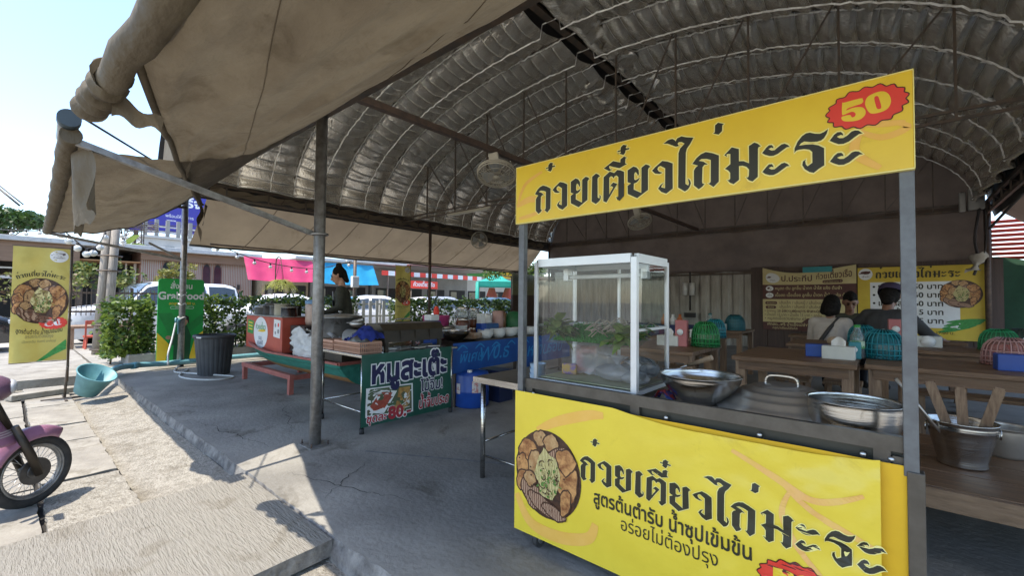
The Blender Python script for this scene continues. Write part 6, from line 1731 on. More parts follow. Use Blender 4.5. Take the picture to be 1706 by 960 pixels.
mb = MB(); mb.bar((-24.25, 15.5, 3.33), (-24.25, 24.5, 3.33), .05, .05)
for y in (16, 20, 24.3): mb.cyl((-24.25, y, -.17), (-24.25, y, 3.3), .05)
mb.build('awning_frame', m_steel, sa)
rs = thing('shop_sign', 'red shop sign with white writing under the striped awning', 'sign', (-23.6, 18.4, 2.3))
mb = MB(); mb.span((-23.7, 17.3, 2.25), (-23.64, 19.6, 2.75)); mb.build('panel', m_red, rs)
frs = face((-23.64, 0, 0), (0, 1, 0), (0, 0, 1), (1, 0, 0)); mb = MB(); text(mb, 'ก๋วยเตี๋ยวเรือ', frs, 18.45, 2.4, .36, bold=.03, align='C', maxw=2.1); mb.build('lettering', m_white, rs)
mb = MB()
for y in (17.4, 19.5): mb.cyl((-23.68, y, -.17), (-23.68, y, 2.24), .03)
mb.build('sign_leg', m_steel, rs)
mb = MB(); mb.span((-29.3, 27.8, 3.75), (-29.2, 31.5, 4.45)); o = mb.build('sign_strip', m_pgreen); tag(o, 'long green sign strip on the far shop front', 'sign')
mb = MB(); mb.span((-29.3, 31.6, 3.75), (-29.2, 36, 4.45)); o = mb.build('sign_strip', m_yel); tag(o, 'yellow sign strip beside the green one on the far shop front', 'sign')
# street lamp post with meter box
pl = thing('utility_post', 'dark steel post with a pale meter box beyond the hedge', 'post', (-14.6, 7.9, -.17))
mb = MB(); mb.cyl((-14.6, 8.25, -.17), (-14.6, 8.25, 3.3), .06); mb.build('post', m_steel, pl)
mb = MB(); mb.box((-14.5, 8.2, 2.12), (.16, .26, .4), bev=.02); mb.build('meter_box', m_wpl, pl)
# teal gazebo with red cloths
gz = thing('gazebo', 'teal pop-up gazebo tent standing among the parked cars', 'tent', (-21, 22, -.17))
m_tealc = M('teal canopy', (.045, .45, .36), .6, col2=(.035, .38, .30), scale=2, trans=.3)
cor = [V((-20.2, 20.1, 2.75)), V((-18.8, 22.0, 2.75)), V((-20.7, 24.2, 2.75)), V((-22.2, 22.0, 2.75))]
pk = V((-20.5, 22.1, 3.7))
mb = MB()
for i in range(4):
    a, b = cor[i], cor[(i + 1) % 4]
    mb.grid(lambda u, v: a.lerp(b, u).lerp(pk, v) + V((0, 0, -.18 * sin(pi * v))), 6, 8)
    mb.add([a, b, b - V((0, 0, .32)), a - V((0, 0, .32))], [[0, 1, 2, 3]])
mb.build('canopy', m_tealc, gz)
for c in cor:
    mb = MB(); mb.cyl((c.x, c.y, -.17), (c.x, c.y, 2.74), .09); mb.build('leg', m_tealc, gz)
for i, (x, y) in enumerate(((-21.0, 22.3), (-20.3, 23.2))):
    mb = MB()
    mb.grid(lambda u, v: V((x + (.2 + .75 * (1 - v)) * cos(2 * pi * u) * (1 + .12 * sin(u * 50) * (1 - v)), y + (.2 + .85 * (1 - v)) * sin(2 * pi * u) * (1 + .12 * sin(u * 50) * (1 - v)), -.17 + 2.55 * v)), 60, 8)
    tag(mb.build('red_cloth_cover', M('orange red cloth', (.55, .09, .05), .7, col2=(.45, .065, .04), scale=2)), ['orange red cloth cover under the left side of the teal gazebo', 'orange red cloth cover under the right side of the teal gazebo'][i], 'cover', 'red covers under the gazebo')

# ================================================================== CARS
m_cglass = M('car glass', (.05, .06, .07), .05, col2=(.03, .04, .05), scale=.6, spec=.9)
m_tyre = M('car tyre', (.02, .02, .02), .8)
m_chrome = M('car alloy', (.5, .5, .5), .3, .9)
m_lamp = M('headlamp glass', (.6, .62, .64), .1, col2=(.45, .46, .48))
m_tail = M('tail lamp', (.4, .01, .01), .2)
def car(loc, rot, label, paint, suv=False):
    """parked car, built about its own centre (front towards +x), 1.25 units to the metre and a quarter"""
    K = 1.25
    o = thing('parked_car', label, 'car', (0, 0, 0), 'cars in the car park')
    L = 2.25
    if suv:
        top = [(-2.25, .75), (-2.22, 1.05), (-2.05, 1.12), (-1.85, 1.70), (-1.5, 1.78), (.2, 1.80), (.55, 1.72), (1.05, 1.14), (1.5, 1.08), (2.1, .98), (2.25, .78)]
        belt = 1.1; roofA, roofB, wsh, rsh = -1.75, .35, 1.05, -2.05
    else:
        top = [(-2.25, .7), (-2.2, .95), (-1.6, 1.02), (-1.2, 1.12), (-.75, 1.40), (-.3, 1.47), (.3, 1.46), (.6, 1.38), (1.15, 1.0), (1.7, .92), (2.15, .8), (2.27, .62)]
        belt = .98; roofA, roofB, wsh, rsh = -.75, .45, 1.15, -1.4
    def ztop(x):
        for (a, za), (b, zb) in zip(top, top[1:]):
            if a <= x <= b: return za + (zb - za) * (x - a) / (b - a)
        return .7
    mb = MB(); NX = 44; mb.smooth = True; rows = []
    for i in range(NX + 1):
        x = -2.25 + 4.5 * i / NX; z = ztop(x)
        e = abs(x) / 2.25; wd = .88 * (1 - .16 * max(0, (e - .75) / .25) ** 2)
        wh = min([abs(x - q) for q in (-1.35, 1.38)]); zb = .22 if wh > .38 else .22 + sqrt(max(0, .38 ** 2 - wh ** 2)) * .95
        rw = wd * (.78 if z > belt + .05 else .93)
        sh = min(z, belt)
        row = [(wd * .9, zb), (wd, min(.55, sh) if zb < .55 else zb + .03), (wd * .985, max(sh - .06, zb + .05)), (wd * .95, max(sh, zb + .06)), (rw if z > belt + .05 else wd * .9, max(z - .05, zb + .07)), (rw * .85, max(z, zb + .08)), (0, max(z + .015, zb + .09))]
        rows.append([V((x * K, y * K, zz * K)) for y, zz in row] + [V((x * K, -y * K, zz * K)) for y, zz in row[-2::-1]])
    n = len(rows[0])
    vs = [p for r_ in rows for p in r_]
    mb.add(vs, [[i * n + j, i * n + j + 1, (i + 1) * n + j + 1, (i + 1) * n + j] for i in range(NX) for j in range(n - 1)])
    mb.smooth = False; mb.add(rows[0], [list(range(n))]); mb.add(rows[-1], [list(range(n))])
    mb.build('body', paint, o)
    # glass: side strips, windscreen, rear window a few mm proud
    def side(s_, x0, x1):
        mb = MB(); N = 10; vs = []
        for i in range(N + 1):
            x = x0 + (x1 - x0) * i / N; zt = max(belt + .06, min(ztop(x) - .1, ztop(x))); 
            f = (zt - belt) / max(.05, ztop(x) - .05 - belt)
            yb = .88 * .955; yt = yb + (.88 * .78 - yb) * min(1, f)
            vs += [V((x * K, s_ * (yb + .012) * K, (belt + .03) * K)), V((x * K, s_ * (yt + .012) * K, zt * K))]
        mb.add(vs, [[2 * i, 2 * i + 2, 2 * i + 3, 2 * i + 1] for i in range(N)])
        mb.build('side_window', m_cglass, o, fixn=False)
    for s_ in (-1, 1):
        if suv: side(s_, -1.8, -1.02); side(s_, -.92, -.1); side(s_, 0.0, .8)
        else: side(s_, -1.05, -.3); side(s_, -.2, .8)
    for nm, xa, xb in (('windscreen', roofB + .06, wsh - .05), ('rear_window', roofA - .02, rsh + .08)):
        mb = MB()
        vs = []
        for i in range(7):
            x = xa + (xb - xa) * i / 6; f = i / 6
            for s_ in (-1, -.5, 0, .5, 1): vs.append(V((x * K, s_ * (.62 + .1 * f) * K, (ztop(x) + .02 - .01 * s_ * s_) * K)))
        mb.smooth = True; mb.add(vs, [[5 * i + j, 5 * i + j + 1, 5 * i + j + 6, 5 * i + j + 5] for i in range(6) for j in range(4)]); mb.build(nm, m_cglass, o, fixn=False)
    for x in (-1.35, 1.38):
        for s_ in (-1, 1):
            mb = MB(); mb.lathe((x * K, s_ * .80 * K, .33 * K), [(.2 * K, -.1 * K), (.31 * K, -.1 * K), (.335 * K, -.06 * K), (.335 * K, .06 * K), (.31 * K, .1 * K), (.2 * K, .1 * K)], 26, axis=(0, 1, 0)); wl = mb.build('wheel', m_tyre, o)
            mb = MB(); mb.lathe((x * K, s_ * .885 * K, .33 * K), [(.21 * K, 0), (.19 * K, .012), (.06 * K, .005), (0, .006)], 22, axis=(0, s_, 0)); mb.build('rim', m_chrome, wl)
    for s_ in (-1, 1):
        mb = MB(); mb.box((2.12 * K, s_ * .62 * K, .72 * K), (.22 * K, .34 * K, .12 * K), bev=.04); mb.build('headlight', m_lamp, o)
        mb = MB(); mb.box((-2.19 * K, s_ * .66 * K, .86 * K), (.1 * K, .3 * K, .14 * K), bev=.03); mb.build('taillight', m_tail, o)
        mb = MB(); mb.box((.78 * K, s_ * .98 * K, (belt + .06) * K), (.12 * K, .2 * K, .13 * K), bev=.03); mb.build('wing_mirror', paint, o)
    o.location = loc; o.rotation_euler.z = rot
    return o
p_white = M('white car paint', (.74, .74, .74), .2, coat=.6, col2=(.7, .7, .7))
p_silver = M('silver car paint', (.5, .51, .52), .25, .4, coat=.6)
p_black = M('black car paint', (.025, .027, .03), .15, coat=.8)
p_blue = M('blue grey car paint', (.12, .2, .3), .25, .3, coat=.6)
car((-21.2, 3.9, -.17), -1.42, 'white SUV parked behind the wooden pole and clipped hedge', p_white, True)
car((-20.5, -2.6, -.17), 1.62, 'black car at the left edge behind the flag banner', p_black)
car((-18.0, 7.2, -.17), 1.35, 'white saloon parked behind the fern and the grey post', p_white)
car((-18.2, 11.2, -.17), 1.25, 'white saloon parked behind the pale fence', p_white)
car((-18.6, 15.6, -.17), 1.2, 'white saloon parked behind the second flag banner', p_silver)
car((-22.2, 13.0, -.17), 1.3, 'pale silver saloon in the second row behind the pale fence', p_silver)
car((-22.5, 17.6, -.17), 1.25, 'white hatchback in the second row under the striped awning', p_white)
car((-18.2, 19.6, -.17), 1.15, 'blue grey saloon parked nearest the teal gazebo', p_blue)
# fences
def picket(x, y0, y1, z0, z1, n, mat, name, label, rails=(.15, .85), w_=.05):
    o = thing(name, label, 'fence', (x, (y0 + y1) / 2, z0))
    mb = MB()
    for f in rails: mb.bar((x - .03, y0, z0 + (z1 - z0) * f), (x - .03, y1, z0 + (z1 - z0) * f), .03, .06)
    for i in range(n): mb.box((x, y0 + (y1 - y0) * i / (n - 1), (z0 + z1) / 2), (.022, w_, z1 - z0))
    mb.build('palings', mat, o)
    mb = MB()
    for y in (y0 - .05, (y0 + y1) / 2 + .031, y1 + .05): mb.span((x - .1, y - .04, -.17), (x - .02 - .041, y + .04, z1 + .05))
    mb.build('fence_post', mat, o)
picket(-14.2, 7.55, 10.6, .2, 1.45, 12, m_wpl, 'white_fence', 'pale picket fence filling the gap between the two dark hedges', w_=.12, rails=(.2, .55, .9))
picket(-19.2, .9, 4.6, .9, 1.75, 34, m_steel, 'black_fence', 'black iron railing in front of the white SUV', w_=.02)
mb = MB()
mb.span((-19.0, 1.2, .55), (-18.1, 3.1, .62)); 
for x in (-18.95, -18.2):
    for y in (1.3, 3.0): mb.span((x - .06, y - .06, -.17), (x + .06, y + .06, .549))
tag(mb.build('wooden_table', m_woodl), 'weathered wooden table in the sun between the flag banner and the wooden pole', 'table')
for i, (x, y) in enumerate(((-17.8, 1.75), (-17.4, 2.5))):
    mb = MB(); mb.span((x - .22, y - .22, .3), (x + .22, y + .22, .35))
    for sx in (-1, 1):
        for sy in (-1, 1): mb.bar((x + sx * .2, y + sy * .2, -.1), (x + sx * .17, y + sy * .17, .299), .04, .04)
    mb.bar((x + .22, y - .2, .34), (x + .26, y - .2, .8), .04, .04); mb.bar((x + .22, y + .2, .34), (x + .26, y + .2, .8), .04, .04); mb.bar((x + .25, y - .2, .75), (x + .25, y + .2, .75), .03, .12)
    tag(mb.build('wooden_chair', m_redp if i == 0 else m_woodl), ['reddish wooden chair in the sun left of the wooden pole', 'plain wooden chair right behind the wooden pole'][i], 'chair', 'outdoor chairs')
# wooden pole made of three timbers
wp = thing('timber_pole', 'bundled timber pole with metal bands standing in the sun', 'pole', (-15.9, 1.7, -.03))
mb = MB()
for i, (dx, dy) in enumerate(((0, 0), (.1, .17), (-.12, .14))): mb.tube([(-15.9 + dx, 1.62 + dy, -.03), (-15.85 + dx, 1.70 + dy * .9, 2.0), (-15.8 + dx, 1.78 + dy * .9, 4.4)], [.10, .095, .09], 10)
mb.build('timbers', M('silvered timber', (.38, .33, .27), .8, col2=(.22, .19, .16), scale=5, stretch=(8, 8, .8), bump=.3), wp)
for z in (.1, .75, 1.3, 2.2, 2.6):
    mb = MB(); mb.tube([(-15.9 + .02 * z + .24 * cos(a) - .01, 1.73 + .035 * z + .24 * sin(a), z) for a in [k * pi / 8 for k in range(16)]], .02, 5, closed=True); mb.build('metal_band', m_steel, wp)
# festoon lights
m_bulb = M('frosted bulb', (.78, .76, .7), .25)
def festoon(pts, n, label, r_=.075, stride=1):
    o = thing('string_lights', label, 'string lights', pts[0], 'festoon lights')
    c = catmull(pts, 10, False)
    mb = MB(); mb.tube(c, .014, 5); mb.build('cable', m_hem, o)
    for i in range(n):
        p = V(c[int((i + .5) * len(c) / n)])
        mb = MB(); mb.cyl(p + V((0, 0, 0)), p - V((0, 0, .08)), .025, n=8); b = mb.build('socket', m_hem, o)
        mb = MB(); mb.ball(p - V((0, 0, .08 + r_ * .8)), r_, 12, 8); mb.build('bulb', m_bulb, b)
festoon([(-14, .75, 3.05), (-14, .95, 2.85), (-14, 1.2, 2.62), (-14.4, 1.45, 2.8), (-15.6, 1.7, 3.3)], 7, 'loop of white festoon bulbs hanging between the awning arm and the timber pole')
festoon([(-15.7, 1.9, 3.9), (-17, 2.2, 3.3), (-19, 2.5, 3.4), (-22, 3.0, 4.1)], 9, 'festoon bulbs strung from the timber pole towards the restaurant', .06)
festoon([(-15.7, 1.6, 4.2), (-18, 1.0, 3.6), (-22, .2, 3.7), (-28, -1, 4.3)], 9, 'higher festoon line running left from the timber pole', .06)
festoon([(-13.6, 3.6, 2.95), (-14.5, 5.2, 2.62), (-15, 7.0, 2.55), (-14.6, 8.2, 2.9)], 9, 'festoon bulbs in front of the pink tarpaulin', .05)
# street wires and a slanted aerial
mb = MB(); mb.tube(catmull([(-60, -8, 7.3), (-50, 0, 6.8), (-46, 6, 7.2), (-44, 14, 8)], 6, False), .035, 5); mb.tube(catmull([(-60, -8, 6.9), (-50, 0, 6.4), (-46, 6, 6.8), (-44, 14, 7.4)], 6, False), .03, 5)
tag(mb.build('overhead_wires', m_hem), 'pair of overhead wires crossing behind the far roofs', 'wires')
mb = MB(); mb.tube([(-44, -.9, 9.0), (-42, .45, 7.3)], .06, 6); mb.tube([(-44, -.6, 8.9), (-42, .6, 7.4)], .04, 6)
tag(mb.build('slanted_bar', m_steel), 'slanted dark bar against the sky left of the awnings', 'bar')
# dark wall with a faded sign at the hedge end
fw = thing('faded_sign', 'faded olive sign fixed high on the dark panel wall beyond the hedge', 'sign', (-12.6, 15.4, 1.8))
mb = MB(); mb.span((-12.64, 14.72, 1.75), (-12.58, 16.3, 2.7)); mb.build('panel', M('faded olive print', (.2, .19, .09), .6, col2=(.15, .15, .07), scale=4), fw)
mb = MB(); text(mb, 'ก๋วยเตี๋ยวไก่', face((-12.58, 0, 0), (0, 1, 0), (0, 0, 1), (1, 0, 0)), 15.4, 2.4, .25, align='C', maxw=1.4); mb.poly([ellipse(15.5, 2.08, .2, .2, 20)], lambda u, v: V((-12.577, u, v))); mb.build('print', m_ink, fw)
mb = MB(); mb.span((-12.64, 14.76, -.1), (-12.6, 16.4, 1.74)); tag(mb.build('timber_wall', m_dk), 'dark timber panel wall at the far end of the hedge', 'wall')
# ================================================================== DINING AREA
TZ = .94
def dtable(x0, x1, y0, y1, label, z=TZ):
    o = thing('dining_table', label, 'table', ((x0 + x1) / 2, (y0 + y1) / 2, 0), 'wooden dining tables')
    mb = MB(); n = max(3, int((y1 - y0) / .2)); w_ = (y1 - y0) / n
    for k in range(n): mb.span((x0, y0 + k * w_ + .005, z - .045), (x1, y0 + (k + 1) * w_ - .005, z + .001 * (k % 2)), bev=.005)
    mb.build('top', m_wood, o)
    for ya_ in (y0 + .05, y1 - .09):
        mb = MB(); mb.span((x0 + .06, ya_, z - .14), (x1 - .06, ya_ + .04, z - .046)); mb.build('apron', m_wood, o)
    for x in (x0 + .07, x1 - .07):
        for y in (y0 + .1, y1 - .1):
            mb = MB(); mb.span((x - .045, y - .04, 0), (x + .045, y + .04, z - .046), bev=.004); mb.build('leg', m_woodl, o)
    return o
dtable(-1.24, -.20, 5.02, 6.3, 'dark plank dining table right behind the cart, holding the teal food cover')
dtable(-.15, 2.3, 5.2, 6.2, 'long dark plank dining table at the right behind the steel bucket')
dtable(-1.06, .05, 7.12, 8.15, 'dark plank dining table just in front of the diner in the white blouse')
dtable(.10, 2.6, 7.25, 8.2, 'dark plank dining table in the second row at the right')
dtable(-2.62, -1.63, 5.0, 6.15, 'dining table beside the glass case with the green food cover')
dtable(-2.95, -1.98, 6.85, 7.9, 'dining table in the second row at the left with teal bottles')
dtable(-3.1, -2.08, 9.2, 10.3, 'dining table farthest left near the corrugated wall')
dtable(-1.3, .9, 9.0, 9.55, 'dining table the three seated diners share')
def bench(x0, x1, y0, y1, z, label):
    o = thing('bench', label, 'bench', ((x0 + x1) / 2, (y0 + y1) / 2, 0), 'wooden benches')
    mb = MB(); mb.span((x0, y0, z - .04), (x1, y1, z), bev=.005); mb.build('seat', m_wood, o)
    for x in (x0 + .1, x1 - .1):
        mb = MB(); mb.span((x - .03, y0 + .03, 0), (x + .03, y1 - .03, z - .041)); mb.build('leg', m_woodl, o)
bench(-1.2, .9, 8.45, 8.75, .54, 'bench under the two diners with their backs turned')
bench(-1.2, .9, 9.75, 10.05, .54, 'bench under the man facing this way')
bench(.2, 2.6, 6.7, 7.0, .52, 'bench between the two dining tables at the right')
def stool(x, y, label):
    o = thing('stool', label, 'stool', (x, y, 0), 'wooden stools')
    mb = MB(); mb.box((x, y, .54), (.38, .3, .04), bev=.006); mb.build('seat', m_woodl, o)
    for sx in (-1, 1):
        for sy in (-1, 1):
            mb = MB(); mb.bar((x + sx * .17, y + sy * .13, 0), (x + sx * .14, y + sy * .1, .519), .045, .045); mb.build('leg', m_woodl, o)
    mb = MB(); mb.span((x - .15, y - .125, .22), (x + .15, y - .10, .26)); mb.span((x - .15, y + .10, .22), (x + .15, y + .125, .26)); mb.build('stretcher', m_woodl, o)
for i, (x, y, l) in enumerate(((-.95, 4.75, 'wooden stool in front of the near dining table, left'), (-.5, 4.8, 'wooden stool in front of the near dining table, right'), (-.9, 6.6, 'wooden stool behind the near dining table, left'), (-.4, 6.65, 'wooden stool behind the near dining table, right'), (-2.3, 6.45, 'wooden stool behind the table with the green food cover'), (-2.1, 4.7, 'wooden stool in front of the table with the green food cover'), (-2.5, 8.25, 'wooden stool behind the table with teal bottles'), (.5, 4.95 + .15, 'wooden stool half under the long right dining table'))):
    stool(x, y, l)
# things on the tables
m_card = M('white tissue box', (.62, .62, .56), .6, col2=(.55, .55, .5), scale=6)
m_pinkb = M('pink carton', (.50, .17, .16), .5, col2=(.42, .13, .13), scale=5)
m_tealp = glass('teal mesh plastic', (.02, .36, .42), rough=.2, haze=.22, film=(.02, .30, .36))
def tissue(x, y, z, label, rot=0.0):
    o = thing('tissue_box', label, 'tissue box', (x, y, z), 'tissue boxes')
    mb = MB(); mb.box((x, y, z + .065), (.27, .15, .13), rot=rot, bev=.006); mb.build('box', m_card, o)
    mb = MB(); mb.grid(lambda u, v: V((x - .06 + .12 * u, y + .03 * sin(u * 5) + .02 * v, z + .13 + .09 * v * (.5 + .5 * sin(3 * u)))), 8, 5); mb.build('tissue', m_wpl, o)
def carton(x, y, z, label, mat, d=(.15, .1, .28), name='carton', cat='box', rot=.1, group='cartons on the tables'):
    o = thing(name, label, cat, (x, y, z), group)
    mb = MB(); mb.box((x, y, z + d[2] / 2), d, rot=rot, bev=.006); mb.build('box', mat, o)
    if mat is m_blue: return
    mb = MB(); mb.lathe((x, y - d[1] / 2 - .012, z + d[2] * .55), [(0, .002), (d[0] * .28, .001), (d[0] * .28, 0)], 18, axis=(0, -1, 0)); mb.build('emblem', m_white, o)
RIBC = {'teal mesh plastic': (.015, .24, .29), 'pink mesh plastic': (.5, .28, .26), 'green mesh plastic': (.03, .34, .13), 'clear green plastic': (.03, .28, .08), 'dark teal cover': (.015, .11, .13)}
def cover(x, y, z, w_, h, mat, label):
    """ribbed dome food cover"""
    o = thing('food_cover', label, 'food cover', (x, y, z), 'mesh food covers')
    mb = MB(); n = 48
    prof = [(1, 0), (1, .3), (.97, .5), (.88, .7), (.68, .87), (.4, .97), (0, 1)]
    vs = [V((x + w_ * r_ * (1 + .02 * (k % 2)) * cos(2 * pi * k / n), y + w_ * .8 * r_ * (1 + .02 * (k % 2)) * sin(2 * pi * k / n), z + h * t)) for r_, t in prof for k in range(n)]
    mb.add(vs, [[j * n + k, j * n + (k + 1) % n, (j + 1) * n + (k + 1) % n, (j + 1) * n + k] for j in range(len(prof) - 1) for k in range(n)]); mb.build('dome', mat, o)
    mb = MB()
    for k in range(0, n, 2): mb.tube([V((x + w_ * r_ * 1.03 * cos(2 * pi * k / n), y + w_ * .82 * r_ * cos(0) * sin(2 * pi * k / n), z + h * t + .004)) for r_, t in prof[:-1]], .0055, 4)
    for r_, t in ((1.04, .16), (1.04, .32), (1.0, .52), (.72, .87)): mb.tube([V((x + w_ * r_ * cos(2 * pi * k / 30), y + w_ * .81 * r_ * sin(2 * pi * k / 30), z + h * t)) for k in range(30)], .006, 4, closed=True)
    mb.build('ribs', M('ribs of ' + mat.name, RIBC.get(mat.name, (.05, .06, .05)), .45), o)
    mb = MB(); mb.tube([(x + w_ * 1.03 * cos(a), y + w_ * .83 * sin(a), z + .015) for a in [2 * pi * k / 30 for k in range(30)]], .014, 6, closed=True); mb.build('rim', mat, o)
def bottle(x, y, z, label, mat, capm, h=.3):
    o = thing('water_bottle', label, 'bottle', (x, y, z), 'water bottles on the tables')
    mb = MB(); mb.lathe((x, y, z), [(0, 0), (.055, 0), (.06, .02), (.06, h * .6), (.055, h * .68), (.025, h * .86), (.025, h * .93)], 18); mb.build('body', mat, o)
    mb = MB(); mb.lathe((x, y, z + h * .3), [(.062, 0), (.062, h * .22)], 18); mb.build('label', M('green white label', (.5, .6, .45), .5, col2=(.03, .25, .06), scale=16, thresh=(.45, .55)), o)
    mb = MB(); mb.lathe((x, y, z + h * .93), [(.028, 0), (.028, .025), (0, .026)], 14); mb.build('cap', capm, o)
m_clear = glass('clear bottle', (.75, .92, .85), haze=.12)
tissue(-.36, 5.5, TZ, 'white tissue box at the right end of the near dining table'); carton(-.55, 5.6, TZ, 'low navy blue box beside the white tissue box on the near table', m_blue, (.2, .13, .13))
mb = MB(); mb.ball((-.42, 5.75, TZ + .16), .06, 12, 8, (1, 1, .8)); mb.lathe((-.42, 5.75, TZ), [(.05, 0), (.05, .12)], 14); tag(mb.build('garlic_jar', M('beige garlic', (.4, .3, .2), .7, col2=(.3, .2, .12), scale=16)), 'jar of beige garlic behind the white tissue box', 'jar')
cover(-.02, 5.85, TZ, .17, .30, m_tealp, 'teal domed food cover on the near dining table'); bottle(-.22, 5.72, TZ, 'clear water bottle with green label beside the teal food cover', m_clear, m_pgreen, .34)
carton(-.24, 5.66, TZ, 'small teal holder behind the near white tissue box', M('teal box', (.02, .25, .3), .4), (.1, .1, .17))
tissue(-.02, 7.75, TZ, 'white tissue box in the second row under the pink carton'); carton(.11, 8.0, TZ + .05, 'pink upright carton in front of the dark clothed diner', m_pinkb, (.16, .12, .30)); cover(-.25, 7.95, TZ, .16, .26, m_tealp, 'teal domed food cover in the second row near the diners')
carton(.42, 7.9, TZ, 'white carton of tissues behind the right sign post', m_card, (.26, .14, .14))
cover(.86, 6.05, TZ, .17, .26, glass('pink mesh plastic', (.75, .42, .40), rough=.2, haze=.25, film=(.62, .36, .33)), 'pale pink domed food cover at the right edge'); carton(.82, 5.62, TZ, 'navy blue box in front of the pale pink food cover', m_blue, (.2, .13, .14))
cover(1.05, 7.9, TZ, .17, .27, glass('green mesh plastic', (.05, .5, .2), rough=.2, haze=.25, film=(.04, .42, .16)), 'bright green domed food cover in the second row at the right'); carton(1.0, 7.55, TZ, 'red low box beside the green food cover', m_red, (.2, .13, .1)); bottle(1.32, 7.7, TZ, 'clear bottle with a green label at the right edge', m_clear, m_pgreen, .4); tissue(1.22, 7.4, TZ, 'white tissue box at the right edge behind the pink cover')
cover(1.25, 8.0, TZ, .16, .28, M('dark green cover', (.03, .07, .05), .5), 'dark green domed food cover behind the bright green one')
tissue(-2.12, 5.6, TZ, 'white tissue box next to the glass case'); carton(-1.96, 5.6, TZ, 'pink upright carton next to the glass case', m_pinkb, (.14, .1, .33)); cover(-1.72, 5.75, TZ, .16, .32, glass('clear green plastic', (.05, .45, .12), rough=.15, haze=.22, film=(.04, .36, .1)), 'clear green domed food cover next to the pink carton')
tissue(-2.22, 7.15, TZ, 'white tissue box on the second row table at the left'); cover(-2.05, 7.35, TZ, .15, .3, m_tealp, 'teal domed food cover on the second row table at the left'); bottle(-2.17, 7.5, TZ, 'tall clear bottle by the left teal food cover', m_clear, m_tealp, .38)
cover(-2.3, 9.6, TZ, .18, .32, M('dark teal cover', (.015, .13, .16), .4), 'dark teal domed food cover on the farthest left table'); tissue(-2.55, 9.4, TZ, 'white tissue box on the farthest left table')
mb = MB(); mb.box((-3.9, 9.7, .85), (1.4, .5, .3), bev=.02); tag(mb.build('blue_shelf', M('navy shelf', (.02, .03, .1), .6)), 'navy blue counter against the corrugated wall', 'counter')
for i, (x, m_) in enumerate(((-3.75, M('orange bottle', (.5, .16, .03), .4)), (-3.55, m_wpl), (-3.4, M('red orange bottle', (.5, .12, .02), .4)))):
    mb = MB(); mb.lathe((x, 9.6, 1.0), [(0, 0), (.06, 0), (.065, .12), (.03, .18), (.03, .23), (0, .23)], 16); tag(mb.build('sauce_bottle', m_), ['orange sauce bottle, left of three on the navy counter', 'white sauce bottle, middle of three on the navy counter', 'tall red orange sauce bottle, right of three on the navy counter'][i], 'bottle', 'sauce bottles')
mb = MB()
mb.cyl((-5.4, 16.3, 1.2), (-5.4, 16.3, 2.6), .03); mb.lathe((-5.4, 16.28, .95), [(0, 0), (.2, 0), (.2, .16), (0, .16)], 16)
tag(mb.build('stand_fan_post', m_hem), 'black stand in front of the corrugated wall', 'stand')
for i, x in enumerate((-5.55, -5.3)):
    mb = MB(); mb.cyl((x, 16.2, 1.75), (x, 16.2, 2.2), .09); tag(mb.build('paper_roll', m_wpl), ['left white paper roll hung on the corrugated wall', 'right white paper roll hung on the corrugated wall'][i], 'roll', 'paper rolls on the wall')

# ------------------------------------------------------------------ menu banners on the back wall
m_mcream = M('cream menu vinyl', (.62, .52, .25), .55, col2=(.54, .44, .2), scale=2)
m_mbrown = M('brown menu band', (.10, .03, .022), .55)
def wallface(x0, x1, z0, z1, y=16.36, seed=0.0, dipx=0.0):
    def fn(a, b, k=0.0):
        s_ = (a - x0) / (x1 - x0); t_ = (b - z0) / (z1 - z0)
        return V((a, y - .02 * fbm(s_ * 3 + seed, t_ * 3) - k, b - dipx * sin(pi * s_) * max(0, t_ - .7) / .3 * (1 - s_ * .6)))
    return fn
mn = thing('menu_banner', 'cream and brown cloth menu with a drooping top edge on the back wall', 'menu', (-1.85, 16.4, .7), 'menu banners on the back wall')
fm = wallface(-3.07, -.63, .62, 2.66, seed=4, dipx=.28)
mb = MB(); mb.grid(lambda u, v: fm(-3.07 + 2.44 * u, .62 + 2.04 * v), 30, 24); mb.build('cloth', m_mcream, mn, fixn=False)
mb = MB(); mb.step = .12
for (a, b, c, d) in ((-3.07, -.63, 1.62, 2.1), (-3.07, -.63, .62, .88)): mb.poly([dense([(a, c), (b, c), (b, d), (a, d)], .15)], lambda u, v: fm(u, v, .003))
mb.poly([dense([(-2.0, .88), (-.63, .88), (-.63, 1.02), (-1.85, 1.02)], .15)], lambda u, v: fm(u, v, .0032))
for (x, z, w_) in ((-2.88, 1.50, .34), (-2.87, 1.36, .3)): mb.poly([rrect(x - .12, x - .12 + w_, z - .05, z + .05, .048)], lambda u, v: fm(u, v, .003))
mb.poly([rrect(-1.45, -.95, 2.14, 2.26, .055)], lambda u, v: fm(u, v, .003)); mb.build('brown_bands', m_mbrown, mn)
mb = MB(); T = lambda s, x, z, sz, **k: text(mb, s, lambda u, v, q: fm(u, v, .006 + q), x, z, sz, **k)
T('ป.ประทีป', -2.55, 2.26, .36, bold=.02, maxw=.85); T('ก๋วยเตี๋ยวเรือ', -1.62, 2.32, .3, bold=.015, maxw=.9)
for i, (a, b) in enumerate((('เส้นเล็ก / เส้นหมี่ / เส้นใหญ่', '15 บาท'), ('เส้นเล็ก / เส้นหมี่ / เส้นใหญ่ / บะหมี่', ''), ('• ใส่ถุง 60 บาท พิเศษ 65 บาท', ''))): mb.build('dark_lettering', m_mbrown, mn); mb = MB(); T(a + ' ' + b, -2.6, 1.47 - i * .13, .12, maxw=1.5)
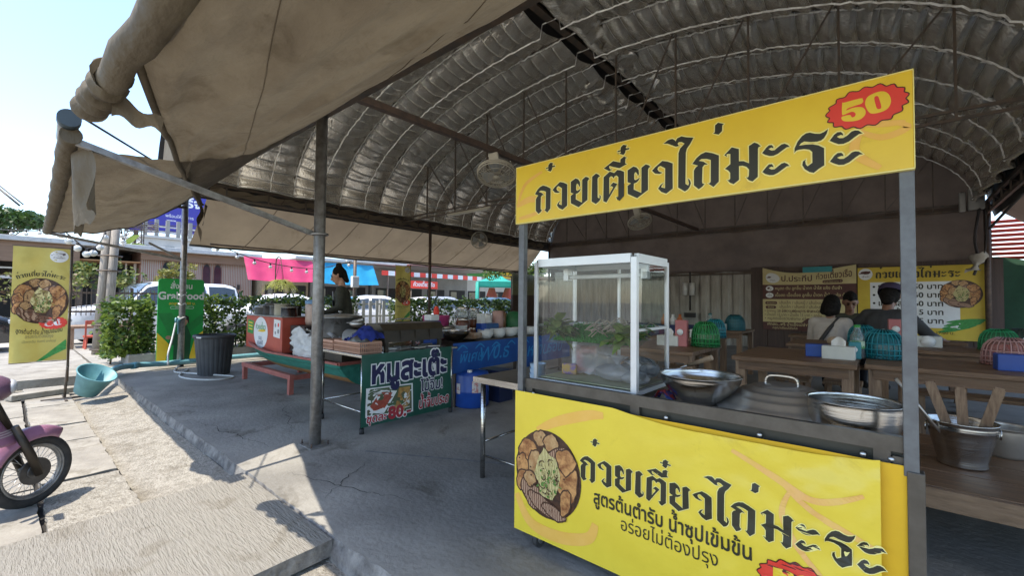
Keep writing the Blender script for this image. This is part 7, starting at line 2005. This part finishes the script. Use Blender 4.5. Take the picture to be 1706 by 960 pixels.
for i, s in enumerate(('• กากหมู 20 บาท • แคบหมู 15 บาท • ข้าว', '• น้ำเปล่า 15 บาท • น้ำแข็ง 15 บาท • ลูกชิ้น', '• หมูสดเนื้อรวมพิเศษ 65 บาท')): mb.build('dark_lettering', m_mbrown, mn); mb = MB(); T(s, -3.02, 1.20 - i * .12, .12, maxw=1.55)
mb.build('dark_lettering', m_mbrown, mn)
mb = MB(); T('หมูสด ตับ ลูกชิ้น น้ำตก น้ำใส แห้ง ต้มยำ', -2.72, 1.93, .13, maxw=1.75, bold=.01); T('เนื้อสด เนื้อเปื่อย ลูกชิ้น น้ำตก น้ำใส แห้ง ต้มยำ', -2.72, 1.71, .13, maxw=2.0, bold=.01); T('พักสด...ฟรี น้ำแข็งเปล่า', -2.95, .77, .12, maxw=1.1, bold=.015); T('กรุณาเขียนใส่รหัส', -2.8, .66, .1, maxw=.85, bold=.01); T('สาขาพระราม 2', -1.2, 2.165, .08, align='C', maxw=.44); T('กรุณาแจ้ง', -1.85, .8, .11, maxw=.4); T('ธรรมดา', -2.83, 1.475, .08, align='C'); T('พิเศษ', -2.84, 1.335, .08, align='C'); mb.build('pale_lettering', m_mcream, mn)
mb = MB(); 
for (x, z) in ((-2.87, 1.97), (-2.87, 1.75)): mb.poly([ellipse(x, z, .11, .085, 22)], lambda u, v: fm(u, v, .005))
mb.poly([ellipse(-2.78, 2.36, .2, .19, 28)], lambda u, v: fm(u, v, .005)); lg = mb.build('round_logo', m_white, mn)
mb = MB(); mb.poly([blob(-2.78, 2.38, .16, .045, .1, 18, 2, .3)], lambda u, v: fm(u, v, .007)); T('หมู', -2.87, 1.94, .09, align='C'); T('เนื้อ', -2.87, 1.72, .09, align='C'); T('เจ้าเก่า', -2.78, 2.25, .07, align='C'); mb.build('print', m_mbrown, lg)
tag(mb_ := None or MB().span((-1.95, 16.30, 2.46), (-1.2, 16.315, 2.63)).build('teal_strip', M('teal strip', (.03, .3, .32), .5)), 'teal paper strip stuck over the top of the brown menu', 'paper')
m_menuy = M('menu yellow vinyl', (.66, .47, .04), .5, col2=(.58, .40, .03), scale=2)
my = thing('menu_banner', 'yellow cloth menu with white price panel and round noodle picture on the back wall', 'menu', (.7, 16.4, .55), 'menu banners on the back wall')
fy = wallface(-.6, 1.95, .55, 2.55, seed=9)
mb = MB(); mb.grid(lambda u, v: fy(-.6 + 2.55 * u, .55 + 2.0 * v), 30, 24); mb.build('cloth', m_menuy, my, fixn=False)
mb = MB(); mb.step = .12; mb.poly([dense([(-.32, .86), (1.5, .86), (1.5, 2.12), (-.32, 2.12)], .2)], lambda u, v: fy(u, v, .003)); pp = mb.build('price_panel', m_white, my)
mb = MB(); T = lambda s, x, z, sz, **k: text(mb, s, lambda u, v, q: fy(u, v, .006 + q), x, z, sz, **k)
for i, (a, b) in enumerate((('ธรรมดา', '50'), ('พิเศษ', '60'), ('เกาเหลา', '60'), ('เพิ่มเส้น', '15'), ('ข้าวเปล่า', '15'))):
    mb = MB(); z = 1.92 - i * .235; T('•', -.27, z, .2, bold=.03); T(a, -.15, z, .21, bold=.03, maxw=.6); T(b + ' บาท', .60, z, .2, bold=.025, wide=1.15, maxw=.6); mb.build('price_line', m_ink, pp)
mb = MB(); word(mb, lambda u, v, k: fy(u, v, .006 + k), -.2, 2.24, 1.1, step=.1); text(mb, 'เปิด 08:00-17:00 น.', lambda u, v, q: fy(u, v, .006 + q), .55, .70, .11); mb.build('heading_letters', m_ink, my)
mb = MB(); food(mb, fy, 1.52, 1.78, .40, .37, range(6), .006); mb.build('noodle_picture', FOODM, my)
mb = MB(); mb.poly([ellipse(-.42, 2.36, .16, .17, 28)], lambda u, v: fy(u, v, .004)); lg = mb.build('round_logo', m_white, my)
mb = MB(); mb.poly([blob(-.42, 2.40, .13, .045, .1, 18, 2, .3)], lambda u, v: fy(u, v, .006)); T('เจ้าเก่า', -.42, 2.26, .07, align='C'); mb.build('print', m_mbrown, lg)
mb = MB()
for i in range(4): mb.poly([blob(1.45 + .06 * i, .86 + .07 * i, .38, .05, .3 - .06 * i, 18, i, .1)], lambda u, v: fy(u, v, .004 + i * .0004))
mb.build('gourd_print', m_pgreen, my)

# ------------------------------------------------------------------ fans and unlit tube
m_fan = M('cream fan plastic', (.52, .48, .38), .45, col2=(.44, .4, .31), scale=4)
m_fanb = M('grey fan blade', (.42, .44, .44), .35)
def fan(base, c, axis, R_, label):
    o = thing('fan', label, 'fan', base, 'cream fans under the roof')
    base = V(base); c = V(c); ax = V(axis).normalized()
    q = V((0, 0, 1)).rotation_difference(ax)
    mb = MB(); mb.bar(base, base.lerp(c, .55), .12, .16); mb.cyl(base.lerp(c, .45), c - ax * .10, .05); mb.build('bracket', m_fan, o)
    mb = MB(); mb.cyl(c - ax * .2, c - ax * .04, .09, .07); mb.build('motor', m_fan, o)
    mb = MB()
    for k, (r_, h) in enumerate(((R_, 0), (R_ * .97, .04), (R_ * .97, -.04), (R_ * .7, .075), (R_ * .7, -.07), (R_ * .42, .085), (R_ * .2, .09))): mb.tube([c + q @ V((r_ * cos(a), r_ * sin(a), h)) for a in [2 * pi * i / 32 for i in range(32)]], .011 if k < 3 else .005, 6, closed=True)
    for k in range(30):
        a = 2 * pi * k / 30
        mb.tube([c + q @ V((R_ * t * cos(a), R_ * t * sin(a), .09 - .05 * t ** 4)) for t in (.15, .5, .8, 1)], .003, 4); mb.tube([c + q @ V((R_ * t * cos(a), R_ * t * sin(a), -.085 + .05 * t ** 4)) for t in (.3, .7, 1)], .003, 4)
    mb.lathe(c + ax * .09, [(0, .012), (R_ * .16, .008), (R_ * .17, 0)], 18, axis=ax); mb.build('grille', m_fan, o)
    for k in range(3):
        a0 = 2 * pi * k / 3; mb = MB()
        mb.grid(lambda u, v: c + q @ V(((.05 + (R_ * .82 - .05) * u) * cos(a0 + (v - .5) * (1.1 - .2 * u)), (.05 + (R_ * .82 - .05) * u) * sin(a0 + (v - .5) * (1.1 - .2 * u)), .05 * (v - .5))), 8, 6); mb.build('blade', m_fanb, o)
fan((-5.1, 5.42, 4.03), (-5.05, 5.45, 3.68), (.25, -.35, -1), .33, 'cream orbit fan hanging from the middle beam left of the sign board')
fan((-5.1, 11.1, 4.06), (-5.0, 11.1, 3.66), (.45, -.3, -1), .32, 'cream orbit fan hanging lower down the middle beam below the sign board')
fan((-11.6, 11.2, 3.6), (-11.35, 11.35, 3.72), (1, -.5, -.1), .31, 'small wall fan on the left eave facing the tables')
mb = MB(); mb.bar((-9.5, 8.2, 3.94), (-7.8, 8.2, 3.94), .05, .04); mb.mat = 1; mb.cyl((-9.45, 8.2, 3.90), (-7.85, 8.2, 3.90), .018)
tag(mb.build('tube_light', [m_fan, M('unlit lamp tube', (.6, .58, .5), .4)]), 'unlit fluorescent tube fixed under the truss pipes', 'lamp')

# ================================================================== PEOPLE
m_skin = M('skin', (.34, .19, .12), .5, col2=(.29, .155, .10), scale=9)
m_skind = M('darker skin', (.25, .13, .08), .5, col2=(.21, .105, .065), scale=9)
m_hair = M('black hair', (.008, .007, .006), .75, spec=.08, col2=(.02, .017, .015), scale=30)
def fuse(parts, name, mat, parent, vox=.018, smooth=2):
    """tapered limbs fused into one continuous surface; parts = (p0, p1, r0, r1) or ('ball', c, r, scale)"""
    mb = MB()
    for p in parts:
        if p[0] == 'ball': mb.ball(p[1], p[2], 16, 12, p[3])
        else:
            p0, p1, r0, r1 = p
            mb.tube([p0, p1], [r0, r1], 14); mb.ball(p0, r0, 14, 10); mb.ball(p1, r1, 14, 10)
    o = mb.build(name, mat, parent)
    rm = o.modifiers.new('r', 'REMESH'); rm.mode = 'VOXEL'; rm.voxel_size = vox; rm.use_smooth_shade = True
    sm = o.modifiers.new('s', 'SMOOTH'); sm.iterations = smooth; sm.factor = .5
    bpy.context.view_layer.update()
    me = bpy.data.meshes.new_from_object(o.evaluated_get(bpy.context.evaluated_depsgraph_get()))
    o.modifiers.clear(); old = o.data; o.data = me; bpy.data.meshes.remove(old)
    me.materials.clear(); me.materials.append(mat)
    return o
def person(loc, rot, label, pose, top_m, leg_m, skin, hair, lean=0.0, nod=0.0, extra=None, arms=None, long_sleeve=True, K=1.25):
    """built facing -y in true metres, then scaled by 1.25 about the feet and turned by rot"""
    mt = Matrix.Translation(V(loc)) @ Matrix.Rotation(rot, 4, 'Z') @ Matrix.Scale(K, 4)
    W_ = lambda x, y, z: mt @ V((x, y, z))
    o = thing('person', label, 'person', loc, 'people')
    hip = .92 if pose == 'stand' else .44
    def up(x, y, z):      # point of the leaning upper body, z above hip
        return W_(x, y - sin(lean) * z + (cos(lean) - 1) * 0, hip + cos(lean) * z)
    s = K
    sh = [up(sx * .17, 0, .47) for sx in (-1, 1)]
    arms = arms or [((.24, -.02, .22), (.2, -.26, .12)), ((.24, -.02, .22), (.2, -.26, .12))]
    el = [up(sx * a[0][0], a[0][1], a[0][2]) for sx, a in zip((-1, 1), arms)]
    ha = [up(sx * a[1][0], a[1][1], a[1][2]) for sx, a in zip((-1, 1), arms)]
    hd = (0, -.02 - .05 * sin(nod), .70)
    hc = up(*hd)
    nod_t = lean + nod
    def hp(x, y, z):      # head-local: y forward is negative
        return hc + (mt.to_3x3() @ V((x, y * cos(nod_t) - z * sin(nod_t), z * cos(nod_t) + y * sin(nod_t))))
    skin_parts = [('ball', hp(0, .01, .02), .098 * s, (.82, .98, 1.12)), (hp(0, -.02, -.04), hp(0, -.055, -.085), .062 * s, .036 * s), (up(0, .01, .48), hp(0, .02, -.06), .055 * s, .05 * s),
                  (hp(0, -.085, .02), hp(0, -.112, -.02), .012 * s, .017 * s), ('ball', hp(-.083, .01, .0), .022 * s, (.6, 1, 1.5)), ('ball', hp(.083, .01, .0), .022 * s, (.6, 1, 1.5)), (hp(-.02, -.093, -.055), hp(.02, -.093, -.055), .012 * s, .012 * s)]
    skin_parts += [(up(0, 0, .30), up(0, 0, .46), .10 * s, .07 * s)]
    for i, sx in enumerate((-1, 1)):
        skin_parts += [(sh[i], el[i], .042 * s, .036 * s), (el[i], ha[i], .036 * s, .024 * s)]
        d = (ha[i] - el[i]).normalized(); sd = d.cross(V((0, 0, 1))); sd = sd.normalized() if sd.length > .01 else V((1, 0, 0))
        skin_parts += [(ha[i], ha[i] + d * .07 * s, .027 * s, .03 * s)]
        for f, ln in ((-.024, .055), (-.008, .07), (.008, .066), (.024, .05)):
            b = ha[i] + d * .085 * s + sd * f * s; t_ = b + d * ln * .6 * s + V((0, 0, -.012 * s)); skin_parts += [(b, t_, .0095 * s, .009 * s), (t_, t_ + d * ln * .4 * s + V((0, 0, -.025 * s)), .009 * s, .008 * s)]
        skin_parts += [(ha[i] + d * .02 * s + sd * -sx * .025 * s, ha[i] + d * .07 * s - sd * sx * .055 * s, .012 * s, .009 * s)]
    body = fuse(skin_parts, 'body', skin, o, .0125)
    if not o.children: body.parent = o
    # clothes
    cl = [(up(0, 0, .02), up(0, 0, .22), .135 * s, .125 * s), (up(0, 0, .22), up(0, 0, .40), .13 * s, .12 * s), (up(-.06, 0, .1), up(-.07, 0, .40), .11 * s, .115 * s), (up(.06, 0, .1), up(.07, 0, .40), .11 * s, .115 * s), (sh[0], sh[1], .075 * s, .075 * s), (up(-.08, 0, .47), up(.08, 0, .47), .075 * s, .075 * s)]
    for i in (0, 1):
        cl += [(sh[i], el[i], .07 * s, .056 * s)]
        if long_sleeve: cl += [(el[i], el[i].lerp(ha[i], .86), .055 * s, .042 * s)]
        else: pass
    fuse(cl, 'shirt', top_m, o, .02)
    lg = []
    for sx in (-1, 1):
        h_ = W_(sx * .09, 0, hip)
        if pose == 'stand': kn = W_(sx * .1, -.01, .48); an = W_(sx * .1, .02, .08)
        else: kn = W_(sx * .11, -.42, hip + .02); an = W_(sx * .11, -.42, .08)
        lg += [(h_, kn, .092 * s, .065 * s), (kn, an, .062 * s, .042 * s)]
    lg += [(W_(-.07, 0, hip), W_(.07, 0, hip), .11 * s, .11 * s)]
    fuse(lg, 'trousers', leg_m, o, .022)
    for sx in (-1, 1):
        y0 = .03 if pose == 'stand' else -.4
        mb = MB(); a = W_(sx * .1, y0, .04); b = W_(sx * .11, y0 - .17, .03); mb.tube([a, a.lerp(b, .5), b], [.045 * s, .05 * s, .035 * s], 12); mb.ball(a, .045 * s); mb.ball(b, .035 * s); mb.build('shoe', m_rub, o)
    for sx in (-1, 1):
        mb = MB(); mb.ball(hp(sx * .033, -.088, .022), .0125 * s, 10, 6, (1.25, .6, .7)); mb.build('eye', m_hair, body)
        mb = MB(); mb.tube([hp(sx * .015, -.095, .042), hp(sx * .05, -.085, .046)], .005 * s, 6); mb.build('eyebrow', m_hair, body)
    mb = MB(); mb.tube([hp(-.024, -.102, -.055), hp(0, -.106, -.053), hp(.024, -.102, -.055)], .007 * s, 6); mb.build('lips', M('lips', (.3, .1, .08), .5), body)
    hparts = []
    if hair == 'bun':
        hparts = [('ball', hp(0, .03, .045), .104 * s, (.86, .95, 1.02)), ('ball', hp(0, .07, .15), .045 * s, (1.25, 1.0, .85)), (hp(0, .07, .02), hp(.02, .09, -.12), .07 * s, .035 * s), (hp(-.07, -.03, .06), hp(-.075, .03, -.03), .022 * s, .02 * s), (hp(.07, -.03, .06), hp(.075, .03, -.03), .022 * s, .02 * s)]
    elif hair == 'long':
        hparts = [('ball', hp(0, .025, .04), .108 * s, (.9, 1.0, 1.05)), (hp(0, .06, .0), hp(0, .09, -.13), .09 * s, .075 * s), (hp(-.06, .03, .0), hp(-.06, .06, -.12), .05 * s, .05 * s), (hp(.06, .03, .0), hp(.06, .06, -.12), .05 * s, .05 * s)]
    elif hair == 'short':
        hparts = [('ball', hp(0, .03, .055), .099 * s, (.87, .96, .98)), (hp(0, -.06, .10), hp(0, .03, .12), .035 * s, .05 * s)]
    if hparts: fuse(hparts, 'hair', m_hair, o, .016)
    if hair == 'cap':
        fuse([('ball', hp(0, .03, .0), .104 * s, (.9, .98, 1.0)), (hp(0, .06, -.02), hp(0, .075, -.09), .08 * s, .06 * s)], 'hair', m_hair, o, .016)
        mb = MB(); cv_ = M('purple cap', (.045, .03, .07), .8)
        mb.lathe(hp(0, .015, .04), [(.115 * s, -.01), (.117 * s, .03 * s), (.105 * s, .075 * s), (.06 * s, .105 * s), (0, .112 * s)], 24, axis=(mt.to_3x3() @ V((0, -sin(nod_t), cos(nod_t)))).normalized(), sq=1.12); mb.build('cap', cv_, o)
    if extra: extra(o, up, W_, hp, s)
    return o
m_olive = M('dark olive cardigan', (.05, .05, .034), .85, col2=(.03, .03, .022), scale=14, bump=1, bscale=9)
m_jean = M('dark trousers', (.025, .028, .04), .85)
def woman_extra(o, up, W_, hp, s):
    mb = MB(); mb.grid(lambda u, v: up(-.10 + .2 * u, -.135 - .02 * sin(pi * u), -.3 + .62 * v), 8, 10); mb.build('apron', M('black apron', (.012, .012, .016), .8), o)
    mb = MB(); mb.grid(lambda u, v: up((-.055 + .11 * u) * (.6 + .4 * v), -.128 - .015 * sin(pi * u), .30 + .16 * v), 8, 8); mb.build('striped_shirt', M('striped shirt', (.6, .6, .62), .7, col2=(.12, .13, .2), kind='wave', scale=16, thresh=(.3, .5)), o)
    mb = MB(); mb.tube([up(-.09, -.12, .30), up(-.08, -.08, .47), up(-.05, .04, .53)], .014 * s, 6); mb.tube([up(.09, -.12, .30), up(.08, -.08, .47), up(.05, .04, .53)], .014 * s, 6); mb.build('apron_strap', M('black apron', (.012, .012, .016), .8), o)
person((-8.05, 4.35, -.10), -.6, 'woman with a hair bun, olive cardigan and black apron looking down behind the stock pot', 'stand', m_olive, m_jean, M('light skin', (.50, .28, .19), .5, col2=(.44, .24, .16), scale=9), 'bun', lean=.1, nod=.3, extra=woman_extra, K=1.27)
m_blouse = M('off white blouse', (.52, .46, .40), .85, col2=(.45, .39, .34), scale=9, bump=1, bscale=9)
def strap(o, up, W_, hp, s):
    mb = MB(); mb.tube([up(-.10, .03, .55), up(-.02, .145, .40), up(.10, .16, .16), up(.18, .10, .0)], [.02 * s, .024 * s, .026 * s, .026 * s], 6); b = mb.build('bag_strap', m_hem, o)
    mb = MB(); mb.box(up(.22, .0, .0), (.2, .3, .22), bev=.04); mb.build('shoulder_bag', m_hem, o)
reach = [((.22, -.12, .2), (.16, -.34, .2)), ((.22, -.12, .2), (.16, -.34, .2))]
person((-.70, 8.62, 0.07), pi - .1, 'diner in an off white blouse with a black bag strap across her back', 'sit', m_blouse, m_jean, m_skin, 'long', lean=.30, nod=.25, extra=strap, arms=reach)
person((-.50, 9.9, .12), .15, 'man with short hair in an olive shirt facing this way at the shared table', 'sit', M('olive shirt', (.055, .055, .035), .85), m_jean, m_skind, 'short', lean=.25, nod=.3, arms=reach)
wide = [((.34, -.1, .25), (.38, -.33, .2)), ((.36, -.1, .28), (.42, -.3, .2))]
person((-.04, 8.55, 0.12), pi - .25, 'broad diner in a dark grey shirt and purple cap hunched over the table', 'sit', M('dark grey shirt', (.05, .05, .052), .85, col2=(.038, .038, .04), scale=6), m_jean, m_skind, 'cap', lean=.42, nod=.15, arms=wide, K=1.38)

# ================================================================== SCOOTER at the left edge
m_pink = M('faded mauve scooter paint', (.36, .17, .26), .35, col2=(.29, .13, .21), scale=4, coat=.3)
m_pinkd = M('dark mauve panel', (.16, .09, .14), .4, col2=(.12, .065, .1), scale=4)
sc = thing('scooter', 'faded mauve motor scooter parked at the left with its spoked front wheel on the slabs', 'scooter', (-5.0, -.3, -.12))
WC = V((-5.02, .17, .15)); WR = .268
fwd = V((-.55, .84, 0)).normalized(); fwb = V((-.06, 1, 0)).normalized(); axl = V((fwd.y, -fwd.x, 0))
def wheel(c, name):
    def ring(r_, k=40): return [c + (fwd * cos(a) + V((0, 0, 1)) * sin(a)) * r_ for a in [2 * pi * i / k for i in range(k)]]
    mb = MB(); mb.tube(ring(WR - .036), .038, 12, closed=True)
    w_ = mb.build(name, m_rub, sc)
    mb = MB(); rr = WR - .07
    for o_ in (-.022, .022): mb.tube([p + axl * o_ for p in ring(rr)], .009, 6, closed=True)
    mb.tube(ring(rr - .004), .02, 8, closed=True); mb.build('rim', m_galv, w_)
    mb = MB()
    for i in range(36):
        a = 2 * pi * i / 36; b = a + (.55 if i % 2 else -.55); sd = axl * (.03 if i % 4 < 2 else -.03)
        mb.tube([c + sd + (fwd * cos(b) + V((0, 0, 1)) * sin(b)) * .045, c + (fwd * cos(a) + V((0, 0, 1)) * sin(a)) * (rr - .01)], .0022, 4)
    mb.build('spoke', m_bolt, w_)
    mb = MB(); mb.cyl(c - axl * .05, c + axl * .05, .055, n=24); mb.cyl(c - axl * .075, c + axl * .075, .018, n=12); mb.cyl(c + axl * .03, c + axl * .042, .10, n=28); mb.build('hub', M('dark hub metal', (.12, .115, .11), .5, .6, col2=(.07, .065, .06), scale=9), w_)
wheel(WC, 'front_wheel'); fsteer = fwd; asteer = axl; fwd = fwb; axl = V((fwd.y, -fwd.x, 0)); wheel(WC - fwd * 1.22, 'rear_wheel')
upv = (V((0, 0, 1)) - fsteer * .42).normalized()
mb = MB()
for s_ in (-1, 1): mb.tube([WC + asteer * .075 * s_ - V((0, 0, .02)), WC + asteer * .075 * s_ + upv * .16, WC + asteer * .07 * s_ + upv * .42], [.026, .03, .024], 10)
mb.tube([WC + upv * .4, WC + upv * .72], .03, 10); mb.build('fork', m_blk, sc)
mb = MB()
def fend(u, v):
    a = 2.7 - 1.75 * u; r_ = WR + .05 + .02 * sin(pi * v)
    wv = (v - .5) * 2; hw = .075 * (1 - max(0, u - .75) * 2.2)
    drop = .06 * abs(wv) ** 3
    return WC + (fsteer * cos(a) + V((0, 0, 1)) * sin(a)) * (r_ - drop) + asteer * hw * wv
mb.grid(fend, 24, 12); mb.build('front_mudguard', m_pink, sc, solid=.006)
mb = MB()
def shield(u, v):
    wv = (u - .5) * 2; b = WC - fwd * (.07 + .12 * v + .18 * wv * wv + .03 * sin(pi * v)) + V((0, 0, .26 + .36 * v))
    return b + axl * (.25 * sin(wv * 1.3)) * (1 - .25 * (v - .4) ** 2)
mb.grid(shield, 18, 18); mb.build('leg_shield', m_pink, sc, solid=.02)
mb = MB()
for k in range(3): mb.grid(lambda u, v: shield(.55 + .42 * u, .18 + k * .045 + .02 * v) + fwd * .014 + axl * .003, 10, 1)
mb.build('pale_stripe', M('pale stripe', (.6, .5, .5), .4), sc)
mb = MB(); mb.ball(WC - fwd * .22 + V((0, 0, .66)), .12, 16, 12, (1.15, 1, .85)); hl = mb.build('headlamp_cowl', m_pinkd, sc)
mb = MB(); mb.ball(WC - fwd * .12 + V((0, 0, .665)), .07, 14, 10, (1.2, .5, .8)); mb.build('headlight', m_lamp, hl)
mb = MB(); mb.tube(catmull([tuple(WC - fwd * .42 + axl * .3 + V((0, 0, .77))), tuple(WC - fwd * .32 + axl * .15 + V((0, 0, .78))), tuple(WC - fwd * .26 + V((0, 0, .72))), tuple(WC - fwd * .32 - axl * .15 + V((0, 0, .78))), tuple(WC - fwd * .42 - axl * .3 + V((0, 0, .77)))], 5, False), .016, 8); mb.build('handlebar', m_blk, sc)
for s_ in (-1, 1):
    mb = MB(); p = WC - fwd * .36 + axl * .24 * s_ + V((0, 0, .78)); mb.tube([p, p + V((0, 0, .16)) + axl * .06 * s_], .006, 6); mb.box(p + V((0, 0, .2)) + axl * .08 * s_, (.14, .03, .09), bev=.012); mb.build('mirror', m_blk, sc)
mb = MB(); b = WC - fwd * .9
mb.grid(lambda u, v: WC - fwd * (.45 + 1.0 * u) + axl * .13 * sin((v - .5) * 5.2) + V((0, 0, .16 + .34 * u ** .6 + .22 * cos((v - .5) * 3.0))), 18, 14); mb.build('body_cover', m_pink, sc, solid=.015)
mb = MB(); mb.grid(lambda u, v: WC - fwd * (.55 + .75 * u) + axl * .13 * (v - .5) * 2 + V((0, 0, .60 + .05 * u + .05 * (1 - (2 * v - 1) ** 2) + .02 * sin(u * 6))), 16, 10); mb.build('seat', m_rub, sc, solid=.05)
mb = MB(); mb.box(WC - fwd * .42 + V((0, 0, .08)), (.3, .5, .03), rot=-.18, bev=.01); mb.build('foot_board', m_blk, sc)
mb = MB(); mb.tube([WC - fwd * .8 + axl * .1, WC - fwd * .75 + axl * .28 - V((0, 0, .29))], .012, 8); mb.build('side_stand', m_blk, sc)
mb = MB(); mb.bar(WC - fwd * .5 + V((0, 0, .05)), WC - fwd * 1.22, .16, .14); mb.cyl(WC - fwd * .7 - axl * .12, WC - fwd * .7 + axl * .12, .1); mb.build('engine', m_blk, sc)
